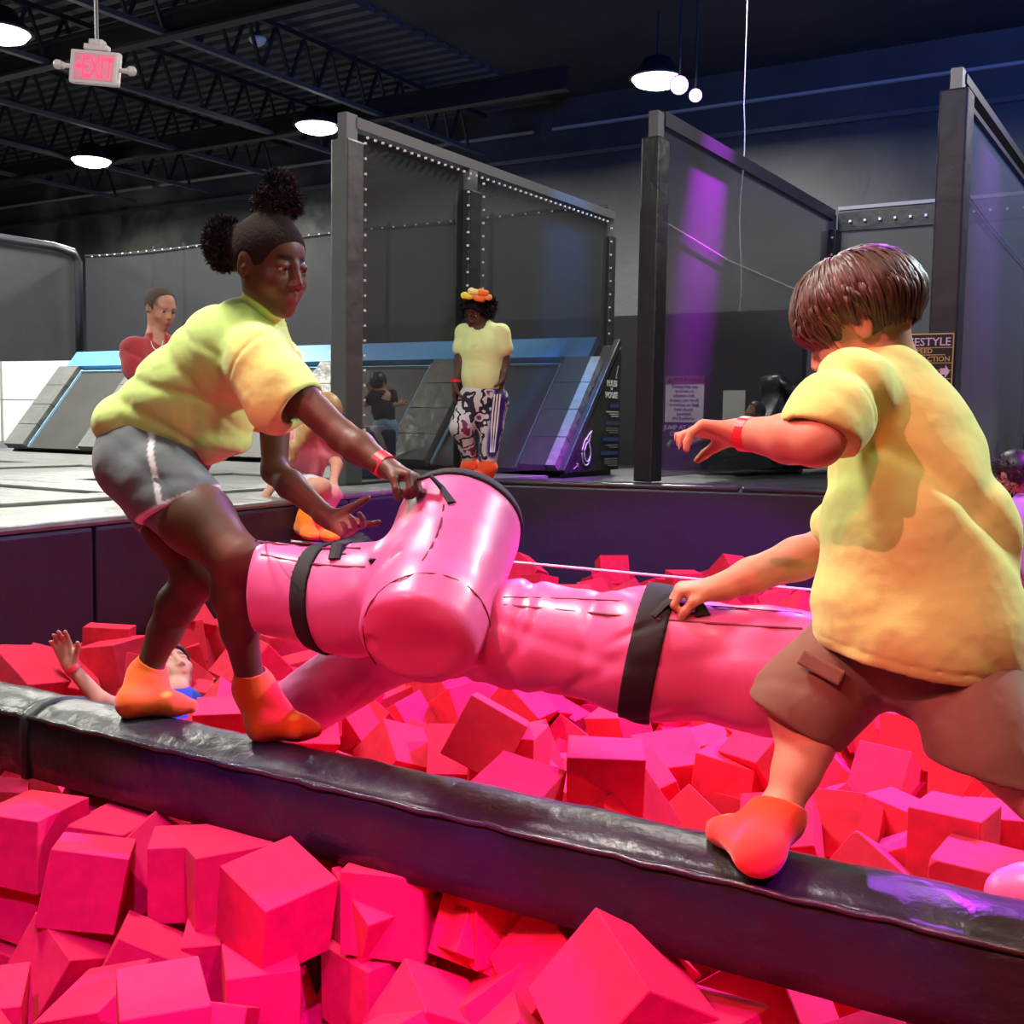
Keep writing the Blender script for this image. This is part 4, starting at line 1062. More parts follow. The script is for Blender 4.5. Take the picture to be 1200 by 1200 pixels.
BURIED_CUBES = """34,2388,619,70,-23,-59,-34,150,150,150;-841,1641,541,26,11,70,-66,158,158,158;529,5355,617,52,-82,17,-17,150,150,120;78,4410,640,71,71,-2,-2,158,158,158;-1139,3389,475,48,-14,84,23,150,150,150;1147,5578,579,-11,93,3,36,158,158,126;6,2709,640,15,-69,-15,-69,158,158,158;1024,5995,598,-71,-20,-55,39,158,158,126;-107,3953,526,54,22,-21,-79,158,158,126;-794,3277,615,20,-89,-42,-2,158,158,126;-960,3666,615,-25,-54,13,80,150,150,150;2445,5077,629,6,-63,-74,24,158,158,158;-1201,3555,627,8,-17,98,-2,158,158,126;-698,5367,462,67,-62,-7,-41,166,166,133;1691,3845,442,-38,40,69,48,158,158,158;780,2603,481,-7,-14,-89,42,158,158,158;-916,4947,644,3,-4,62,-78,158,158,126;236,3271,494,74,66,11,12,158,158,126;328,5255,633,-5,-89,44,7,158,158,158;1878,3757,487,41,8,72,55,158,158,158;-295,5357,529,-31,45,19,81,158,158,158;829,6271,581,13,-67,48,55,158,158,158;265,3057,535,13,9,85,-50,158,158,158;254,4329,495,14,-87,27,39,158,158,126;86,2887,573,3,92,-12,-36,158,158,158;698,4275,575,-39,34,85,9,158,158,158;49,6422,629,-11,-89,9,43,158,158,126;1964,5917,625,24,-7,-30,92,166,166,166;375,5647,584,64,-57,43,-27,158,158,158;25,6644,487,-15,18,88,-41,158,158,126;929,5018,496,15,52,80,-27,150,150,150;1134,5038,499,-6,-21,-54,81,166,166,166;558,5988,594,-24,34,-56,-71,150,150,150;-459,3386,495,41,42,-57,-57,158,158,126;1468,4345,616,-33,16,-31,88,150,150,150;-1323,3055,436,16,-12,-94,-27,158,158,158;752,3068,537,96,-10,-26,9,150,150,150;-690,2598,519,-83,8,15,52,158,158,158;2134,4974,487,55,23,20,-78,158,158,158;82,4619,632,63,2,77,0,158,158,158;-645,5503,476,25,-10,-7,-96,158,158,158;668,2843,697,65,74,12,9,150,150,150;576,6485,639,78,61,-13,-2,158,158,158;596,6274,642,69,16,-68,19,158,158,158;-122,2420,480,44,-33,-58,60,158,158,158;586,3741,516,55,25,52,-61,166,166,133;1737,6350,495,9,-16,25,-95,158,158,158;2008,4608,487,85,0,0,53,158,158,158;2141,4768,494,99,5,-16,-3,150,150,120;636,2464,491,14,-10,-84,51,166,166,166;-105,4694,485,55,-70,-22,-40,158,158,158;-154,4381,469,67,-61,15,-41,158,158,158;64,6590,637,100,0,0,-9,158,158,158;1414,3253,571,29,-42,55,-67,158,158,126;240,4485,615,2,-71,2,71,158,158,158;247,2401,640,51,-49,51,49,158,158,158;1883,4173,450,60,38,65,-27,150,150,120;-213,6216,637,82,3,-57,3,158,158,158;-325,5596,487,69,0,0,72,158,158,158;-499,2582,491,56,-56,-43,43,166,166,133;1225,5213,491,8,96,27,1,166,166,166;2311,5400,636,20,-25,-66,68,158,158,158;-432,4877,450,45,-87,-21,-4,158,158,158;-84,4105,484,28,81,-5,52,166,166,166;1721,4104,483,-11,-93,-36,0,150,150,150;-1256,3742,632,62,37,22,66,158,158,126;1583,5509,635,1,-98,11,-15,158,158,158;-333,5782,484,34,-77,-47,-27,150,150,150;876,6106,495,46,-34,-73,-37,158,158,158;2311,5249,487,94,0,0,-33,158,158,158;999,3764,471,64,5,-11,76,150,150,150;-332,2396,484,-1,56,61,-56,158,158,126;-135,5744,434,70,-20,28,-63,166,166,166;221,5408,558,-41,-73,-23,50,158,158,158;712,5531,485,-56,20,68,44,158,158,158;1990,5435,561,-75,60,-29,2,158,158,158;1642,5504,483,1,71,-1,71,150,150,120;1906,5256,491,83,-4,-3,55,166,166,166;2662,5036,708,-14,69,-70,10,158,158,158;2616,5145,506,-22,13,-96,-7,158,158,126;-131,5562,464,52,-21,42,71,158,158,126;2793,4842,455,-18,21,10,95,158,158,158;-109,5279,507,69,17,2,-70,150,150,150;514,5155,540,3,54,29,79,158,158,126;877,5161,585,-1,29,8,95,158,158,126;1618,5696,555,-14,-78,-53,30,166,166,166;393,1427,495,69,-69,17,-17,158,158,158;767,1314,491,4,54,-84,0,166,166,166;335,1959,448,51,-45,73,8,150,150,120;8,1131,637,71,-1,-71,-1,158,158,158;265,1310,434,-15,-50,-66,-53,158,158,126;-21,1403,498,-2,-50,61,62,166,166,166;2049,6090,487,-10,15,-2,-98,158,158,158;43,6438,491,0,-26,-96,0,150,150,150;381,6574,425,-37,77,17,48,158,158,158;656,6369,491,63,-77,-3,10,166,166,166;867,6356,442,46,23,5,-86,158,158,158;1125,6497,422,22,58,-76,19,158,158,158;-567,1214,633,16,55,-55,61,158,158,158;-185,6138,487,69,15,69,-15,158,158,158;187,6092,499,-50,36,-45,65,166,166,166;630,6195,499,-40,-58,-35,62,166,166,166;1090,6101,425,48,14,65,-57,158,158,158;1468,6233,436,-17,37,39,-83,158,158,158;598,5905,457,20,-49,-18,83,166,166,166;876,5837,487,-23,-85,-16,-45,158,158,158;1113,5879,483,79,13,-60,5,150,150,150;1427,5760,485,43,-63,-52,-38,158,158,158;1723,5880,475,69,69,-13,-13,150,150,120;2004,5894,479,15,0,0,-99,158,158,126;2571,5703,495,-13,98,-16,-7,158,158,158;1458,5578,488,32,-8,80,-49,158,158,126;1764,5683,415,43,81,-39,-7,158,158,158;2030,5622,487,-1,10,93,36,158,158,158;2334,5548,483,11,45,-88,-11,150,150,120;2557,5509,495,37,-37,-60,60,158,158,158;-294,5965,481,53,45,59,41,158,158,158;75,5823,487,49,-47,25,-69,158,158,158;312,5794,471,-11,-57,-57,-58,158,158,126;-521,5691,475,50,-1,-4,-86,166,166,133;316,5529,468,-90,10,-24,36,150,150,120;578,5706,476,-9,30,88,35,166,166,166;915,5634,471,7,-77,-18,60,158,158,126;1220,5692,458,38,-59,-26,66,166,166,166;326,5250,479,-18,-44,-35,81,158,158,126;1495,5307,487,-10,18,-97,14,158,158,158;1728,5325,487,66,-61,15,-41,158,158,158;2115,5253,495,70,-8,70,8,158,158,158;1055,2700,500,68,-49,48,27,150,150,150;-1095,2828,458,-16,74,15,64,150,150,150;-1240,2299,412,-15,51,76,38,158,158,126;-728,3476,630,12,-28,48,-82,158,158,158;375,3469,473,14,-68,-20,69,158,158,158;1215,3482,511,-18,-72,27,61,150,150,150;649,2856,627,60,58,-17,52,158,158,158;1571,3059,410,12,47,15,86,158,158,158;-765,3362,476,-22,31,-89,25,158,158,126;-1747,2944,574,58,0,41,70,158,158,158;-1528,2902,416,13,64,-68,33,166,166,166;78,3167,466,63,19,-66,37,158,158,158;267,2864,487,66,62,-41,-11,158,158,126;1377,5103,471,-75,-66,8,0,166,166,166;1781,4855,418,18,58,72,-32,150,150,150;2408,5054,475,45,-87,1,-19,150,150,150;2620,4974,495,-21,27,57,74,158,158,158;-403,5310,412,56,55,-50,-38,158,158,158;-920,4955,499,48,24,73,-42,166,166,133;218,4921,428,-19,-16,0,-97,150,150,120;603,4945,487,-38,22,-85,-29,158,158,126;789,4655,403,-45,-17,39,-79,150,150,150;1413,4642,492,91,9,-1,41,158,158,158;1956,4804,458,-62,55,-56,6,150,150,150;2631,4675,491,64,29,64,-29,166,166,166;2326,4335,471,-38,46,-65,48,158,158,126;-419,4544,424,25,-6,49,-83,158,158,126;-281,4602,443,-32,32,-55,70,158,158,126;66,4758,495,-39,-39,-9,83,158,158,126;246,4735,483,8,66,-59,46,166,166,166;1136,4198,455,67,40,16,-61,166,166,166;2190,3970,483,-43,-88,-18,-7,158,158,158;2071,3597,546,-20,-31,-72,-59,158,158,158;-900,4165,618,-77,6,-60,-22,150,150,120;-614,3907,509,20,-79,47,33,158,158,126;796,3720,473,-70,-59,40,6,166,166,166;1255,3835,491,22,-78,-57,-15,166,166,166;733,3376,529,60,39,-37,-59,158,158,158;1433,3544,640,70,9,70,-9,158,158,126;2049,3155,495,-49,8,-2,-87,158,158,126;-965,3971,459,8,-46,-65,60,166,166,166;2475,4825,462,46,-21,8,86,158,158,126;-748,5149,429,-67,21,70,15,158,158,126;-322,5158,487,-98,12,7,12,158,158,158;243,4738,637,-12,93,30,20,158,158,126;670,4674,512,62,23,-26,-70,166,166,133;1413,4552,631,14,-13,-91,-36,150,150,150;1787,4677,529,29,15,85,-42,150,150,150;1590,4588,414,-85,20,-12,47,158,158,158;2067,4296,461,-42,-50,58,-49,150,150,150;2770,4173,487,-84,-40,17,-33,158,158,158;-1153,4414,468,67,55,5,-50,150,150,120;-902,4351,639,-28,-34,-84,-33,150,150,150;-698,4245,487,50,50,-50,50,158,158,158;-231,4219,519,65,-61,-17,43,158,158,126;219,4483,453,55,53,24,59,166,166,166;609,4459,491,20,-42,56,69,166,166,166;802,4440,487,24,66,24,-66,158,158,158;1231,4413,487,-16,-18,-91,34,158,158,158;1433,4429,462,-25,-4,1,97,158,158,158;1702,4440,487,59,-35,-69,22,158,158,158;1535,4097,487,78,-25,2,57,158,158,158;2036,4093,499,94,0,0,-34,166,166,166;-870,4378,491,50,-50,-50,50,166,166,133;-671,4438,441,-33,-5,8,94,166,166,166;-1084,4154,487,-54,-25,-2,-81,158,158,158;-861,4181,483,97,-4,-24,-5,150,150,150;-573,4046,421,-40,74,-18,-50,166,166,133;105,4182,479,16,-76,-61,-15,158,158,126;567,4106,479,-32,-50,-39,-70,158,158,158;732,4186,443,30,93,18,6,158,158,158;-46,3762,441,74,-7,-41,-53,158,158,158;584,3910,491,88,38,-27,10,150,150,120;2063,3711,412,-12,42,72,-54,150,150,150;524,5518,493,-39,53,-57,49,158,158,158;1271,5503,466,61,-53,-39,-43,150,150,120;2172,5469,460,78,43,-39,-25,150,150,150;2409,5424,489,9,-24,96,10,158,158,158;176,5643,491,70,70,-11,-11,166,166,166;86,5259,483,19,-74,-33,56,150,150,150;483,5331,479,-6,-78,-29,55,158,158,126;814,5310,487,-48,29,64,-53,158,158,126;1474,5307,635,0,-84,-54,0,150,150,150;770,4853,468,53,-69,-37,33,150,150,120;1359,5113,635,-30,-60,46,-58,158,158,158;1632,5174,425,63,58,0,51,158,158,126;1130,6290,479,42,-57,42,57,158,158,126;-542,1241,706,0,-32,95,0,166,166,166;-4,1092,708,48,-52,-48,-52,158,158,158;562,1218,642,66,24,66,-24,166,166,166;1284,6153,441,8,41,89,-17,166,166,133;1619,6061,468,-49,-2,84,-22,150,150,120;1919,6263,495,-2,-67,57,47,158,158,158;2465,6133,438,53,13,-83,11,158,158,158;499,6655,519,6,-43,-3,-90,158,158,158;2248,5961,402,-64,-72,20,19,150,150,150;2657,5935,481,-58,-12,68,-43,158,158,126;-75,5967,426,70,12,21,-67,158,158,158;322,5962,489,-33,-55,-70,30,158,158,126;1542,5909,491,-29,-94,-12,12,166,166,133;1414,3559,491,37,30,78,40,166,166,166;2058,3381,473,-6,92,18,33,158,158,158;-1085,3784,491,1,26,9,-96,166,166,166;-820,3809,479,41,85,15,-30,158,158,158;-259,3813,444,-95,-2,28,13,158,158,158;-1181,3563,486,67,-70,-22,10,158,158,158;-904,3522,495,8,61,-61,-50,158,158,158;-637,3467,486,75,33,-55,16,150,150,150;-271,3527,440,14,-36,-82,-43,158,158,126;-2,3572,476,67,0,0,75,150,150,120;570,3382,486,33,79,49,-15,158,158,126;824,3508,450,-1,39,63,68,166,166,133;421,3279,476,-70,-35,-29,56,158,158,126;591,3210,495,-53,-44,-36,62,158,158,126;775,3236,449,-65,50,30,49,166,166,166;1565,3258,462,34,-46,27,77,158,158,158;1741,3193,487,9,-77,45,-44,158,158,158;1364,3053,483,-87,-33,-33,-19,150,150,150;1761,3013,491,25,-53,-4,81,166,166,166;-599,3268,487,37,60,37,-60,158,158,158;-1234,2356,588,-92,-16,-35,6,166,166,166;-494,2361,484,55,-47,-69,-5,158,158,158;-1264,2505,413,62,-26,-40,62,158,158,158;-1024,1682,436,91,0,0,-42,166,166,133;-340,1588,491,-18,-17,97,8,158,158,158;393,1101,487,2,-25,30,-92,158,158,158;486,1585,487,98,-5,-15,-15,158,158,158;452,2819,477,-15,-22,-82,51,158,158,158;615,2942,476,-20,-35,-68,-61,150,150,120;66,2686,491,75,-47,32,35,166,166,166;263,2686,479,-68,-40,-50,35,158,158,158;1195,2604,487,-28,-39,84,24,158,158,126;1390,2635,490,72,26,55,33,158,158,158;-1724,2981,483,11,-11,-70,70,150,150,150;1203,2430,487,-13,71,49,49,158,158,158;1557,2498,487,38,-37,-59,61,158,158,126;-853,2748,468,-74,-24,22,-59,150,150,120;38,2479,459,59,-38,-59,-38,166,166,166;292,2419,495,4,1,83,56,158,158,158;-17,2963,454,60,18,-38,-69,158,158,126;1042,2909,471,43,36,81,17,158,158,126;1245,2815,495,-68,24,31,61,158,158,126;-1770,3000,604,-78,-1,17,-60,150,150,150;-1666,2702,477,-71,-67,-18,-6,166,166,166;-964,3063,485,-68,24,64,-27,158,158,158;1368,2449,604,-10,-9,-73,68,166,166,166;-1291,2679,475,-66,-42,-34,-53,166,166,133;-1040,2608,439,34,47,52,-63,166,166,166;634,2233,435,79,-14,50,-33,166,166,166;528,1233,495,3,6,-87,49,158,158,158;-537,1596,483,46,-54,46,54,150,150,150;-151,1611,487,71,2,71,-2,158,158,158;16,1596,487,41,11,-79,45,158,158,158;935,1418,479,-64,40,-30,58,158,158,158;-544,1261,483,49,-43,-70,-28,150,150,120;-177,1082,487,66,25,66,-25,158,158,158;35,1150,487,38,0,0,-92,158,158,158;747,3942,482,45,50,5,74,150,150,150;1433,3762,489,-46,40,38,69,158,158,158;1848,3571,492,-65,44,-53,-34,158,158,158;-1185,3961,400,60,-29,48,-57,150,150,150;-688,3660,479,49,-27,-81,18,158,158,158;-82,3403,491,3,-69,72,4,158,158,158;461,3101,526,-47,59,64,16,158,158,158;2112,4099,644,90,36,23,0,158,158,158;2289,4634,453,23,-58,-43,-66,158,158,126;2501,4191,449,-42,82,-37,-14,158,158,158;-994,4536,434,23,89,23,-31,158,158,126;432,4601,543,4,-21,-33,92,166,166,166;1345,4057,479,48,57,64,-21,158,158,158;1493,3936,519,-74,-59,-21,26,158,158,158;2359,4097,491,14,66,-55,50,166,166,166;884,4261,441,2,61,56,-56,150,150,120;721,5078,480,-46,-25,-83,-19,158,158,158;1302,5371,569,-39,12,-77,49,166,166,133;2498,5285,495,97,0,0,24,158,158,158;1792,4938,525,90,-37,-3,-22,150,150,120;2294,4930,514,-18,91,-32,17,158,158,158;2605,5008,639,-62,-9,-75,22,150,150,150;-148,5072,519,47,18,-18,-85,158,158,158;-67,4888,480,39,-54,-61,44,158,158,158;205,5126,487,-55,61,44,36,158,158,126;396,5023,486,-38,-36,-7,85,150,150,150;1304,4803,491,63,-21,-67,-33,158,158,158;395,4859,562,-41,60,47,-50,158,158,158;981,4537,507,25,-61,72,-24,150,150,120;1505,4730,642,-63,-52,-53,24,158,158,126;1933,4421,406,95,-24,8,-17,158,158,126;-239,6357,466,-26,-6,73,-63,166,166,133;451,6402,489,81,-5,-10,-58,158,158,158;1433,6041,487,-18,92,-35,7,158,158,126;1323,5918,475,94,-7,15,-30,158,158,158;2345,5718,491,46,57,-25,-63,166,166,166;2708,5318,437,38,53,-70,29,150,150,150;53,5484,498,38,41,-68,48,158,158,158;1068,5487,491,10,53,-36,-76,166,166,166;-1029,2027,407,-16,-63,76,-7,158,158,126;-173,1295,568,-50,-32,-43,-68,158,158,158;213,1533,457,10,-46,53,-70,158,158,158;797,1553,458,-57,34,47,58,158,158,158;-745,1703,432,-12,-88,-29,35,158,158,158;-838,1067,487,90,32,9,-27,158,158,126;-258,1093,635,94,24,25,-4,150,150,150;-14,1061,779,59,74,0,33,158,158,158;-749,1450,490,76,-22,20,58,166,166,166;2588,6090,535,-15,75,-60,24,150,150,150;217,6536,502,17,-22,96,4,158,158,126;751,6534,487,-65,-71,18,-21,158,158,158;957,6553,497,61,-37,-8,-70,158,158,126;-17,6810,443,18,-66,-63,36,158,158,158;-1793,3004,590,-51,3,76,-40,158,158,126;-936,2906,488,87,-16,46,10,150,150,120;-1470,2686,491,47,53,47,-53,166,166,166;1820,3388,487,0,69,-72,0,158,158,158;-1325,3436,431,-79,-35,33,-38,158,158,158;378,3639,522,28,68,19,66,150,150,150;1580,2727,491,29,-25,-64,67,150,150,150;1687,2608,491,68,28,-63,25,166,166,166;-1141,4411,607,53,37,-71,-28,158,158,158;420,3958,479,3,13,99,-2,166,166,133;967,4033,491,57,41,-57,41,166,166,133;2235,3792,441,21,-9,-73,-64,150,150,150;105,4917,539,36,69,-63,-2,166,166,166;982,4822,484,14,52,79,-30,158,158,126;1582,5014,474,67,-59,-10,43,166,166,166;1774,5135,527,-9,45,81,-36,158,158,158;2543,4804,606,44,-19,81,33,158,158,158;1482,4828,495,8,85,-29,-42,158,158,158;-247,4867,490,65,37,-59,-31,158,158,158;250,4952,626,21,-71,-57,35,158,158,158;2072,3857,560,82,-32,-33,-34,158,158,158;2179,4489,487,-21,-85,-37,32,158,158,158;2078,6228,640,64,-68,29,-22,166,166,166;-54,6255,484,-20,-31,-77,-52,158,158,158;129,6270,487,37,34,62,60,150,150,120;456,6100,495,-54,-37,-29,-69,158,158,158;1573,6422,492,38,-52,-48,-60,158,158,126;1641,6217,491,13,-70,12,69,150,150,150;2179,6211,474,35,49,-37,71,158,158,126;625,6638,595,70,22,16,66,158,158,126;994,6416,572,-22,-16,-95,17,150,150,150"""

# ================================================================== foam pit
M_FOAM = mat('red_foam', (.64, .026, .060), .95, spec=.15, bump=.25, bscale=170, vary=.10, vscale=5)
cube_mesh = []
for k in range(8):
    rs_ = random.Random(k + 50)
    bm = bmesh.new()
    bmesh.ops.create_cube(bm, size=1)
    for v in bm.verts:
        v.co += Vector([rs_.uniform(-.018, .018) for _ in range(3)])
    # torn corners and nicks
    if k % 2 == 0:
        for v in rs_.sample(list(bm.verts), 2):
            for e in list(v.link_edges)[:1]:
                pass
        v = rs_.choice(list(bm.verts))
        bmesh.ops.bevel(bm, geom=[v], offset=rs_.uniform(.05, .12), affect='VERTICES', segments=1)
    es = list(bm.edges)
    bmesh.ops.bevel(bm, geom=es, offset=.012, segments=1, affect='EDGES')
    me = bpy.data.meshes.new('foam_cube')
    bm.to_mesh(me)
    bm.free()
    me.materials.append(M_FOAM)
    cube_mesh.append(me)


ORD = 'first second third fourth fifth sixth seventh eighth ninth tenth eleventh twelfth thirteenth fourteenth fifteenth sixteenth'.split()
ROWS = {}


def cube_label(l):
    """say where a cube lies: its row counted off the beam and its place in that row, or the part of the pit"""
    s = (l - BEAM_A).dot(BEAM_N)
    t = (l - BEAM_A).dot(BEAM_D)
    if s < -.1:
        k = min(3, int((-s - .1) / .19))
        row = ['just this side of the beam', 'one row out this side of the beam', 'two rows out this side of the beam', 'nearest the viewer this side of the beam'][k]
        return ('near', k), row, t, 'red foam cubes in the pit this side of the beam'
    k = int((s + .1) / .17)
    if k < 7:
        row = 'behind the beam, ' + ['row touching the beam', 'second row back', 'third row back', 'fourth row back', 'fifth row back', 'sixth row back', 'seventh row back'][k]
        return ('far', k), row, t, 'red foam cubes in the pit behind the beam'
    e = (l - PA).dot(-lout)
    f = (l - PA).dot(-fout)
    if e < .6:
        return ('left', 0), 'against the left pit wall', (l - PA).dot(-ldir), 'red foam cubes against the left pit wall'
    if f < .75:
        return ('wall', 0), 'against the far pit wall', (l - PA).dot(fdir), 'red foam cubes against the far pit wall'
    k = min(4, int((s - 1.09) / .34))
    row = ['in the pit just beyond the pillows', 'mid-pit near the white rope', 'beyond the white rope', 'well beyond the rope', 'deep in the pit by the far corner'][k]
    return ('mid', k), row, t, 'red foam cubes in the middle of the pit'


BEAM_A = Vector((-1.375, 2.98, 0))
BEAM_D = Vector((2.176, -1.307, 0)).normalized()
BEAM_N = Vector((-BEAM_D.y, BEAM_D.x, 0))


def read_cubes(s):
    out = []
    for t in s.split(';'):
        v = [int(q) for q in t.split(',')]
        out.append((Vector(v[:3]) / 1000, Quaternion([q / 100 for q in v[3:7]]).normalized(), Vector(v[7:10]) / 1000))
    return out


vis_cubes = read_cubes(VISIBLE_CUBES)
KEEPOUT = []     # (point, radius): left clear for the child lying in the foam


def put_cube(i, l, q, s, label=None, group='red foam cubes filling the pit'):
    o = bpy.data.objects.new('foam_cube', cube_mesh[i % 8])
    COL.objects.link(o)
    o.location = l
    o.rotation_mode = 'QUATERNION'
    o.rotation_quaternion = q
    o.scale = s
    if label:
        tag(o, label, 'foam cube', 'odd foam blocks in the pit')
    else:
        key, row, t, group = cube_label(l)
        tag(o, 'red foam cube ' + row if key else row, 'foam cube', group)
        if key:
            ROWS.setdefault(key, []).append((t, o, row))
    return o


deep = bmesh.new()
for i, (l, q, s) in enumerate(read_cubes(BURIED_CUBES)):
    M = Matrix.Translation(l) @ q.to_matrix().to_4x4() @ Matrix.Diagonal((*s, 1))
    bmesh.ops.create_cube(deep, size=1, matrix=M)
me = bpy.data.meshes.new('buried_foam')
deep.to_mesh(me)
deep.free()
tag(link('buried_foam', me, M_FOAM), 'red foam cubes buried below the visible ones in the pit', 'foam', kind='stuff')
bx_ = [PA, PB, PB + Vector((6, 0, 0)), PC]
tag(MB().prism([Vector((p.x, p.y, .02)) for p in bx_], (0, 0, .2)).build('pit_bed', M_FOAM), 'red foam bedding at the bottom of the pit', 'foam bed', kind='stuff')

for i, (l, q, s) in enumerate(vis_cubes):
    if any((l - c).length < r for c, r in KEEPOUT):
        continue
    put_cube(i, l, q, s)


def hand_cube(px, py, d, size, e, label):
    c = P(px, py, d)
    q = Matrix.Rotation(0, 3, 'Z').to_quaternion()
    from mathutils import Euler
    put_cube(1, c, Euler([R_(t) for t in e]).to_quaternion(), Vector((size,) * 3 if not hasattr(size, '__len__') else size), label, None)


hand_cube(128, 758, 3.62, (.155, .06, .14), (4, 2, -2), 'flat square red foam block standing upright by the raised hand')
hand_cube(5, 790, 3.35, (.17, .16, .15), (0, 3, 14), 'red foam block at the left edge behind the beam, against the pit wall')
hand_cube(62, 812, 3.45, .2, (28, 20, 40), 'darker red foam block tilted behind the raised wrist')
hand_cube(728, 1178, 1.72, (.19, .18, .18), (22, 32, 36), 'largest red foam cube, leaning up against the lower face of the beam')

for key, L in ROWS.items():
    L.sort(key=lambda q: q[0])
    for n, (t, o, row) in enumerate(L):
        if min(n, len(L) - 1 - n) >= len(ORD):
            continue
        if n < len(ORD):
            o['label'] = 'red foam cube %s, %s from the left end' % (row, ORD[n])
        else:
            o['label'] = 'red foam cube %s, %s from the right end' % (row, ORD[len(L) - 1 - n])

# ================================================================== balance beam
bmt = thing('balance_beam', BEAM_A + Vector((0, 0, .7)), 'black vinyl-padded balance beam crossing the pit under the children\'s feet', 'beam')


def beam_section(s0, s1, w0, w1, name, m, root, crown=.012, sag=0.0):
    bm = bmesh.new()
    rows = []
    n = max(2, int((s1 - s0) / .03))
    W = .185
    prof = [(-W / 2 + .0, .70), (-W / 2 - .004, .74), (-W / 2 - .004, .80), (-W / 2, .838), (-W / 2 + .007, .850), (-W / 2 + .014, .848), (-W / 2 + .022, .854), (-W / 2 + .045, .864), (-W / 2 + .08, .870),
            (0.02, .871), (W / 2 - .05, .866), (W / 2 - .02, .856), (W / 2 - .004, .835), (W / 2, .80), (W / 2, .74), (W / 2 - .01, .70)]
    for i in range(n + 1):
        s = s0 + (s1 - s0) * i / n
        row = []
        for j, (y, z) in enumerate(prof):
            wob = .0016 * math.sin(s * 23 + j * .9) * (1 if 4 < j < 12 else .6) + .0012 * math.sin(s * 61 + j * 2.1)
            zz = z + (wob if z > .8 else wob * .4) * (1 if z > .71 else 0)
            yy = y + (wob * .6 if z < .84 else 0)
            g = 1 + w0
            row.append(bm.verts.new(BEAM_A + BEAM_D * s + BEAM_N * (yy * g - W / 2 - .01) + Vector((0, 0, .785 + (zz - .785) * g))))
        rows.append(row)
    for A, B in zip(rows, rows[1:]):
        for k in range(len(prof)):
            bm.faces.new((A[k], A[(k + 1) % len(prof)], B[(k + 1) % len(prof)], B[k]))
    bm.faces.new(rows[0])
    bm.faces.new(rows[-1][::-1])
    bmesh.ops.recalc_face_normals(bm, faces=bm.faces)
    me = bpy.data.meshes.new(name)
    bm.to_mesh(me)
    bm.free()
    return link(name, me, m, root, True)


M_BEAM = mat('beam_vinyl', (.018, .019, .019), .36, spec=.6, bump=.5, bscale=120, wrinkle=.35, wscale=14)
beam_section(-.75, .37, 0, 0, 'padded_cover', M_BEAM, bmt)
beam_section(.385, 3.4, 0, 0, 'padded_cover', M_BEAM, bmt)
beam_section(.366, .390, .055, 0, 'joint_strap', mat('strap_black', (.012, .012, .016), .5), bmt)
# seam piping along the front top edge
for s0, s1 in ((-.74, .365), (.392, 3.38)):
    MB().tube([BEAM_A + BEAM_D * (s0 + (s1 - s0) * t / 60) + BEAM_N * (-.185 - .012 + .0025 * math.sin(t * 1.3)) + Vector((0, 0, .847 + .002 * math.sin(t * 2.7))) for t in range(61)], .006, 6).build('seam_piping', mat('piping_vinyl', (.03, .03, .028), .22, spec=.7, bump=.8, bscale=220), bmt, True)
# support posts below the foam
for s in (-.6, 1.2, 3.1):
    c = BEAM_A + BEAM_D * s - BEAM_N * .1
    MB().box((c.x, c.y, .35), (.06, .06, .70), math.atan2(BEAM_D.y, BEAM_D.x)).build('support_post', M_DARKSTEEL, bmt)

# rope across the pit
ra, rb_ = P(338, 634, 5.02), P(1010, 697, 4.2)
re_ = ra + (rb_ - ra) * 1.9
tag(MB().tube([ra.lerp(re_, t) for t in np.linspace(0, 1, 12)], .0065, 6).build('white_rope', mat('rope_white', (.75, .75, .72), .7)), 'thin white rope stretched across the pit behind the pink pillows', 'rope')

# ================================================================== people
def nv(v):
    return Vector(v).normalized()


def frame(F, up=(0, 0, 1), roll=0.0):
    F = nv(F)
    S = F.cross(Vector(up)).normalized()      # the person's right
    Up = S.cross(F).normalized()
    if roll:
        q = Quaternion(F, R_(roll))
        S, Up = q @ S, q @ Up
    return F, Up, S


def at_head(c, fr, f, u, s, k=1.0):
    F, Up, S = fr
    return c + (F * f + Up * u + S * s) * k


